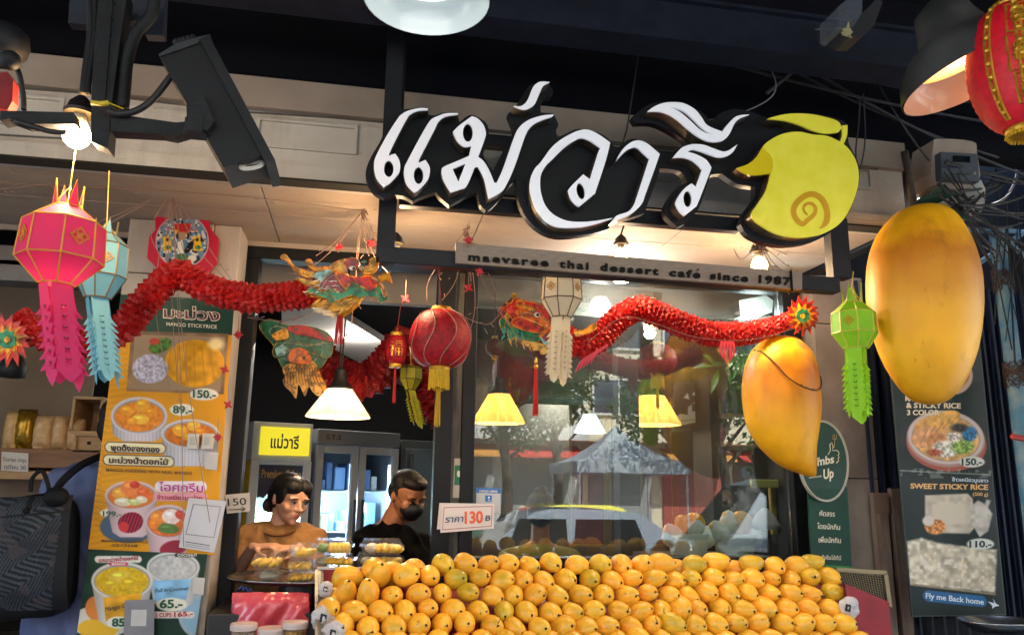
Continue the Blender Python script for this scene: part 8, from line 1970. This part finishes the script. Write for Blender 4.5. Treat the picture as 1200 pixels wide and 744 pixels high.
# market tent
def tent(x, y, label, w_=3.0):
    t = thing('market_tent', label, 'tent', (x, y, 0)); tm_ = mat('white tent cloth', '9ca4a8', .7, translucent=.2); h = 2.2; r_ = w_/2
    for sx in (-1, 1):
        for sy in (-1, 1): q = MB(); q.tube([(sx*r_, sy*r_, 0), (sx*r_, sy*r_, h)], .03, 8); q.local('pole', mat('white pole', 'b0b0b0', .4, .5), t)
    q = MB(); n = 24; vs = []
    ring = []
    for j in range(9):
        f = j/8; rr = r_*1.05*(1-f); z = h+.05+1.0*f**1.6
        ring.append([(sx*rr, sy*rr, z) for sx, sy in ((-1, -1), (0, -1), (1, -1), (1, 0), (1, 1), (0, 1), (-1, 1), (-1, 0))])
    for R in ring: vs += R
    q.add(vs, [(i*8+k, i*8+(k+1) % 8, (i+1)*8+(k+1) % 8, (i+1)*8+k) for i in range(8) for k in range(8)]); q.local('canopy', tm_, t)
    q = MB(); R = ring[0]; q.add([v for v in R]+[(v[0], v[1], v[2]-.28) for v in R], [(k, (k+1) % 8, (k+1) % 8+8, k+8) for k in range(8)]); q.local('valance', tm_, t)
    return t
tent(P(722, 560, 17).x, -17, 'white peaked market tent on the far pavement, straight across the street', 2.8); tent(P(722, 560, 17).x+6, -17.1, 'second white market tent further to the right across the street')
tent(-2.0, -15.0, 'white market tent to the left across the street')
# trees
def tree(x, y, h, label, seed, cr=1.8):
    r_ = np.random.default_rng(seed); t = thing('street_tree', label, 'tree', (x, y, 0), 0, 'trees across the street')
    q = MB(); q.tube(spline([(0, 0, 0), (.1, .05, h*.3), (-.05, .1, h*.55), (.1, 0, h*.75)], 5), [.16-.006*i for i in range(16)], 10); tr_ = q.local('trunk', mat('tree bark', '4a3c30', .9, col2='352b22', scale=12, bump=.8), t, smooth=True)
    q = MB()
    for i in range(9):
        a = i*2.4; b = Vector((.05, .03, h*(.42+.03*i))); e = Vector((math.cos(a)*cr*.7, math.sin(a)*cr*.7, h*(.6+.04*i))); q.tube([b, b.lerp(e, .5)+Vector((0, 0, .12)), e], [.06, .035, .012], 6)
    q.local('limb', mat('tree bark', '4a3c30'), t)
    cl = [Vector((r_.normal()*cr*.5, r_.normal()*cr*.5, h*.78+r_.normal()*h*.13)) for _ in range(26)]
    n = 5200; vs = []; fs = []
    for i in range(n):
        c_ = cl[int(r_.integers(26))]; d_ = Vector(r_.normal(size=3)); d_.normalize(); p = c_+d_*(.25+.42*r_.random()); u = Vector(r_.normal(size=3)).normalized(); v = u.orthogonal().normalized(); s_ = .06+.05*r_.random()
        k = len(vs); vs += [p-u*s_, p+v*s_*.45, p+u*s_, p-v*s_*.45]; fs.append((k, k+1, k+2, k+3))
    q = MB(); q.add(vs, fs); o = q.build('crown', mat('street tree leaf %d' % (seed % 3), ('4c6a2c', '3e5c2a', '5c7434')[seed % 3], .55, col2=('2f4a1c', '2c441e', '40561f')[seed % 3], scale=1.5, translucent=.3), None, recalc=False); o.parent = t
    return t
tree(P(590, 560, 15).x, -15, 5.2, 'bushy street tree across the road behind the silver sedan', 1); tree(P(650, 560, 19).x, -19, 6.0, 'tall street tree left of the first market tent', 2); tree(P(850, 560, 15).x, -15.2, 5.0, 'street tree between the two market tents', 3)
tree(11.8, -14.6, 5.6, 'street tree at the right end of the far pavement', 4); tree(-5.0, -14.6, 5.5, 'street tree far left across the road', 5)
# buildings
def building(x0, x1, y, h, label, col, floors, bays, seed, shop=True):
    t = thing('shophouse', label, 'building', ((x0+x1)/2, y, 0)); r_ = np.random.default_rng(seed); w_ = x1-x0; wm_ = mat('render '+col, col, .8, col2='6a665f', scale=.8, detail=8, lo=.5, hi=.95)
    q = MB(); q.box((-w_/2, -7, 0), (w_/2, 0, h)); q.local('wall', wm_, t)
    gl_ = mat('building window glass', '1c262e', .08, spec=.9); fh = (h-3.4)/floors
    q = MB(); q.bbox((-w_/2-.05, -.05, h), (w_/2+.05, .35, h+.35), .02); q.local('parapet', wm_, t)
    q = MB(); q.bbox((-w_/2-.02, -.02, 3.15), (w_/2+.02, .9, 3.35), .02); q.local('awning_slab', wm_, t)
    for f in range(floors):
        for b in range(bays):
            cx_ = -w_/2+w_*(b+.5)/bays; z = 3.5+f*fh+.7; ww = w_/bays*.34
            q = MB()
            for a, c_ in (((cx_-ww-.08, .002, z-.08), (cx_+ww+.08, .09, z)), ((cx_-ww-.08, .002, z+fh*.5), (cx_+ww+.08, .09, z+fh*.5+.08)), ((cx_-ww-.08, .002, z+.001), (cx_-ww, .07, z+fh*.5-.001)), ((cx_+ww, .002, z+.001), (cx_+ww+.08, .07, z+fh*.5-.001)), ((cx_-.025, .002, z+.001), (cx_+.025, .06, z+fh*.5-.001))): q.box(a, c_)
            wn = q.local('window', mat('window frame paint', 'b8b4a8', .5), t)
            q = MB(); q.box((cx_-ww, .003, z), (cx_+ww, .02, z+fh*.5)); q.local('pane', gl_, wn)
    for b in range(bays):
        cx_ = -w_/2+w_*(b+.5)/bays; q = MB(); q.bbox((cx_-w_/bays*.42, .003, .1), (cx_+w_/bays*.42, .06, 2.8), .01); q.local('shop_shutter', mat('shutter %d' % int(r_.integers(4)), ('6a5a4a', '3a3c40', '8a4030', '7c7c78')[int(r_.integers(4))], .5), t)
        q = MB(); q.prism([[(0, 2.95), (1.1, 2.55), (1.1, 2.60), (0, 3.02)]], lambda y_, z_: Vector((cx_-w_/bays*.45, y_+.05, z_)), lambda y_, z_: Vector((cx_+w_/bays*.45, y_+.05, z_))); q.local('awning', mat('awning %d' % int(r_.integers(4)), ('a83428', '2c5c4c', 'c8bca0', 'b07830')[int(r_.integers(4))], .7), t)
    return t
bx = [(-22, -14, 11, 'cream', 'c0bcb0'), (-14, -7, 13, 'grey', '9c9a94'), (-7, -1, 10, 'pale green', 'a4ac98'), (-1, 6, 12, 'white', 'bcb8b0'), (6, 12.5, 10.5, 'yellow ochre', 'c0b498'), (12.5, 20, 13, 'grey pink', 'b0a8a4'), (20, 29, 11, 'beige', 'b0a48c')]
for i, (a, b, h, nm, col) in enumerate(bx): building(a*1.25+.02, b*1.25-.02, -23.5, h, nm+' rendered shophouse across the street, '+('first', 'second', 'third', 'fourth', 'fifth', 'sixth', 'seventh')[i]+' in the terrace from the left', col, 3, 3, i)
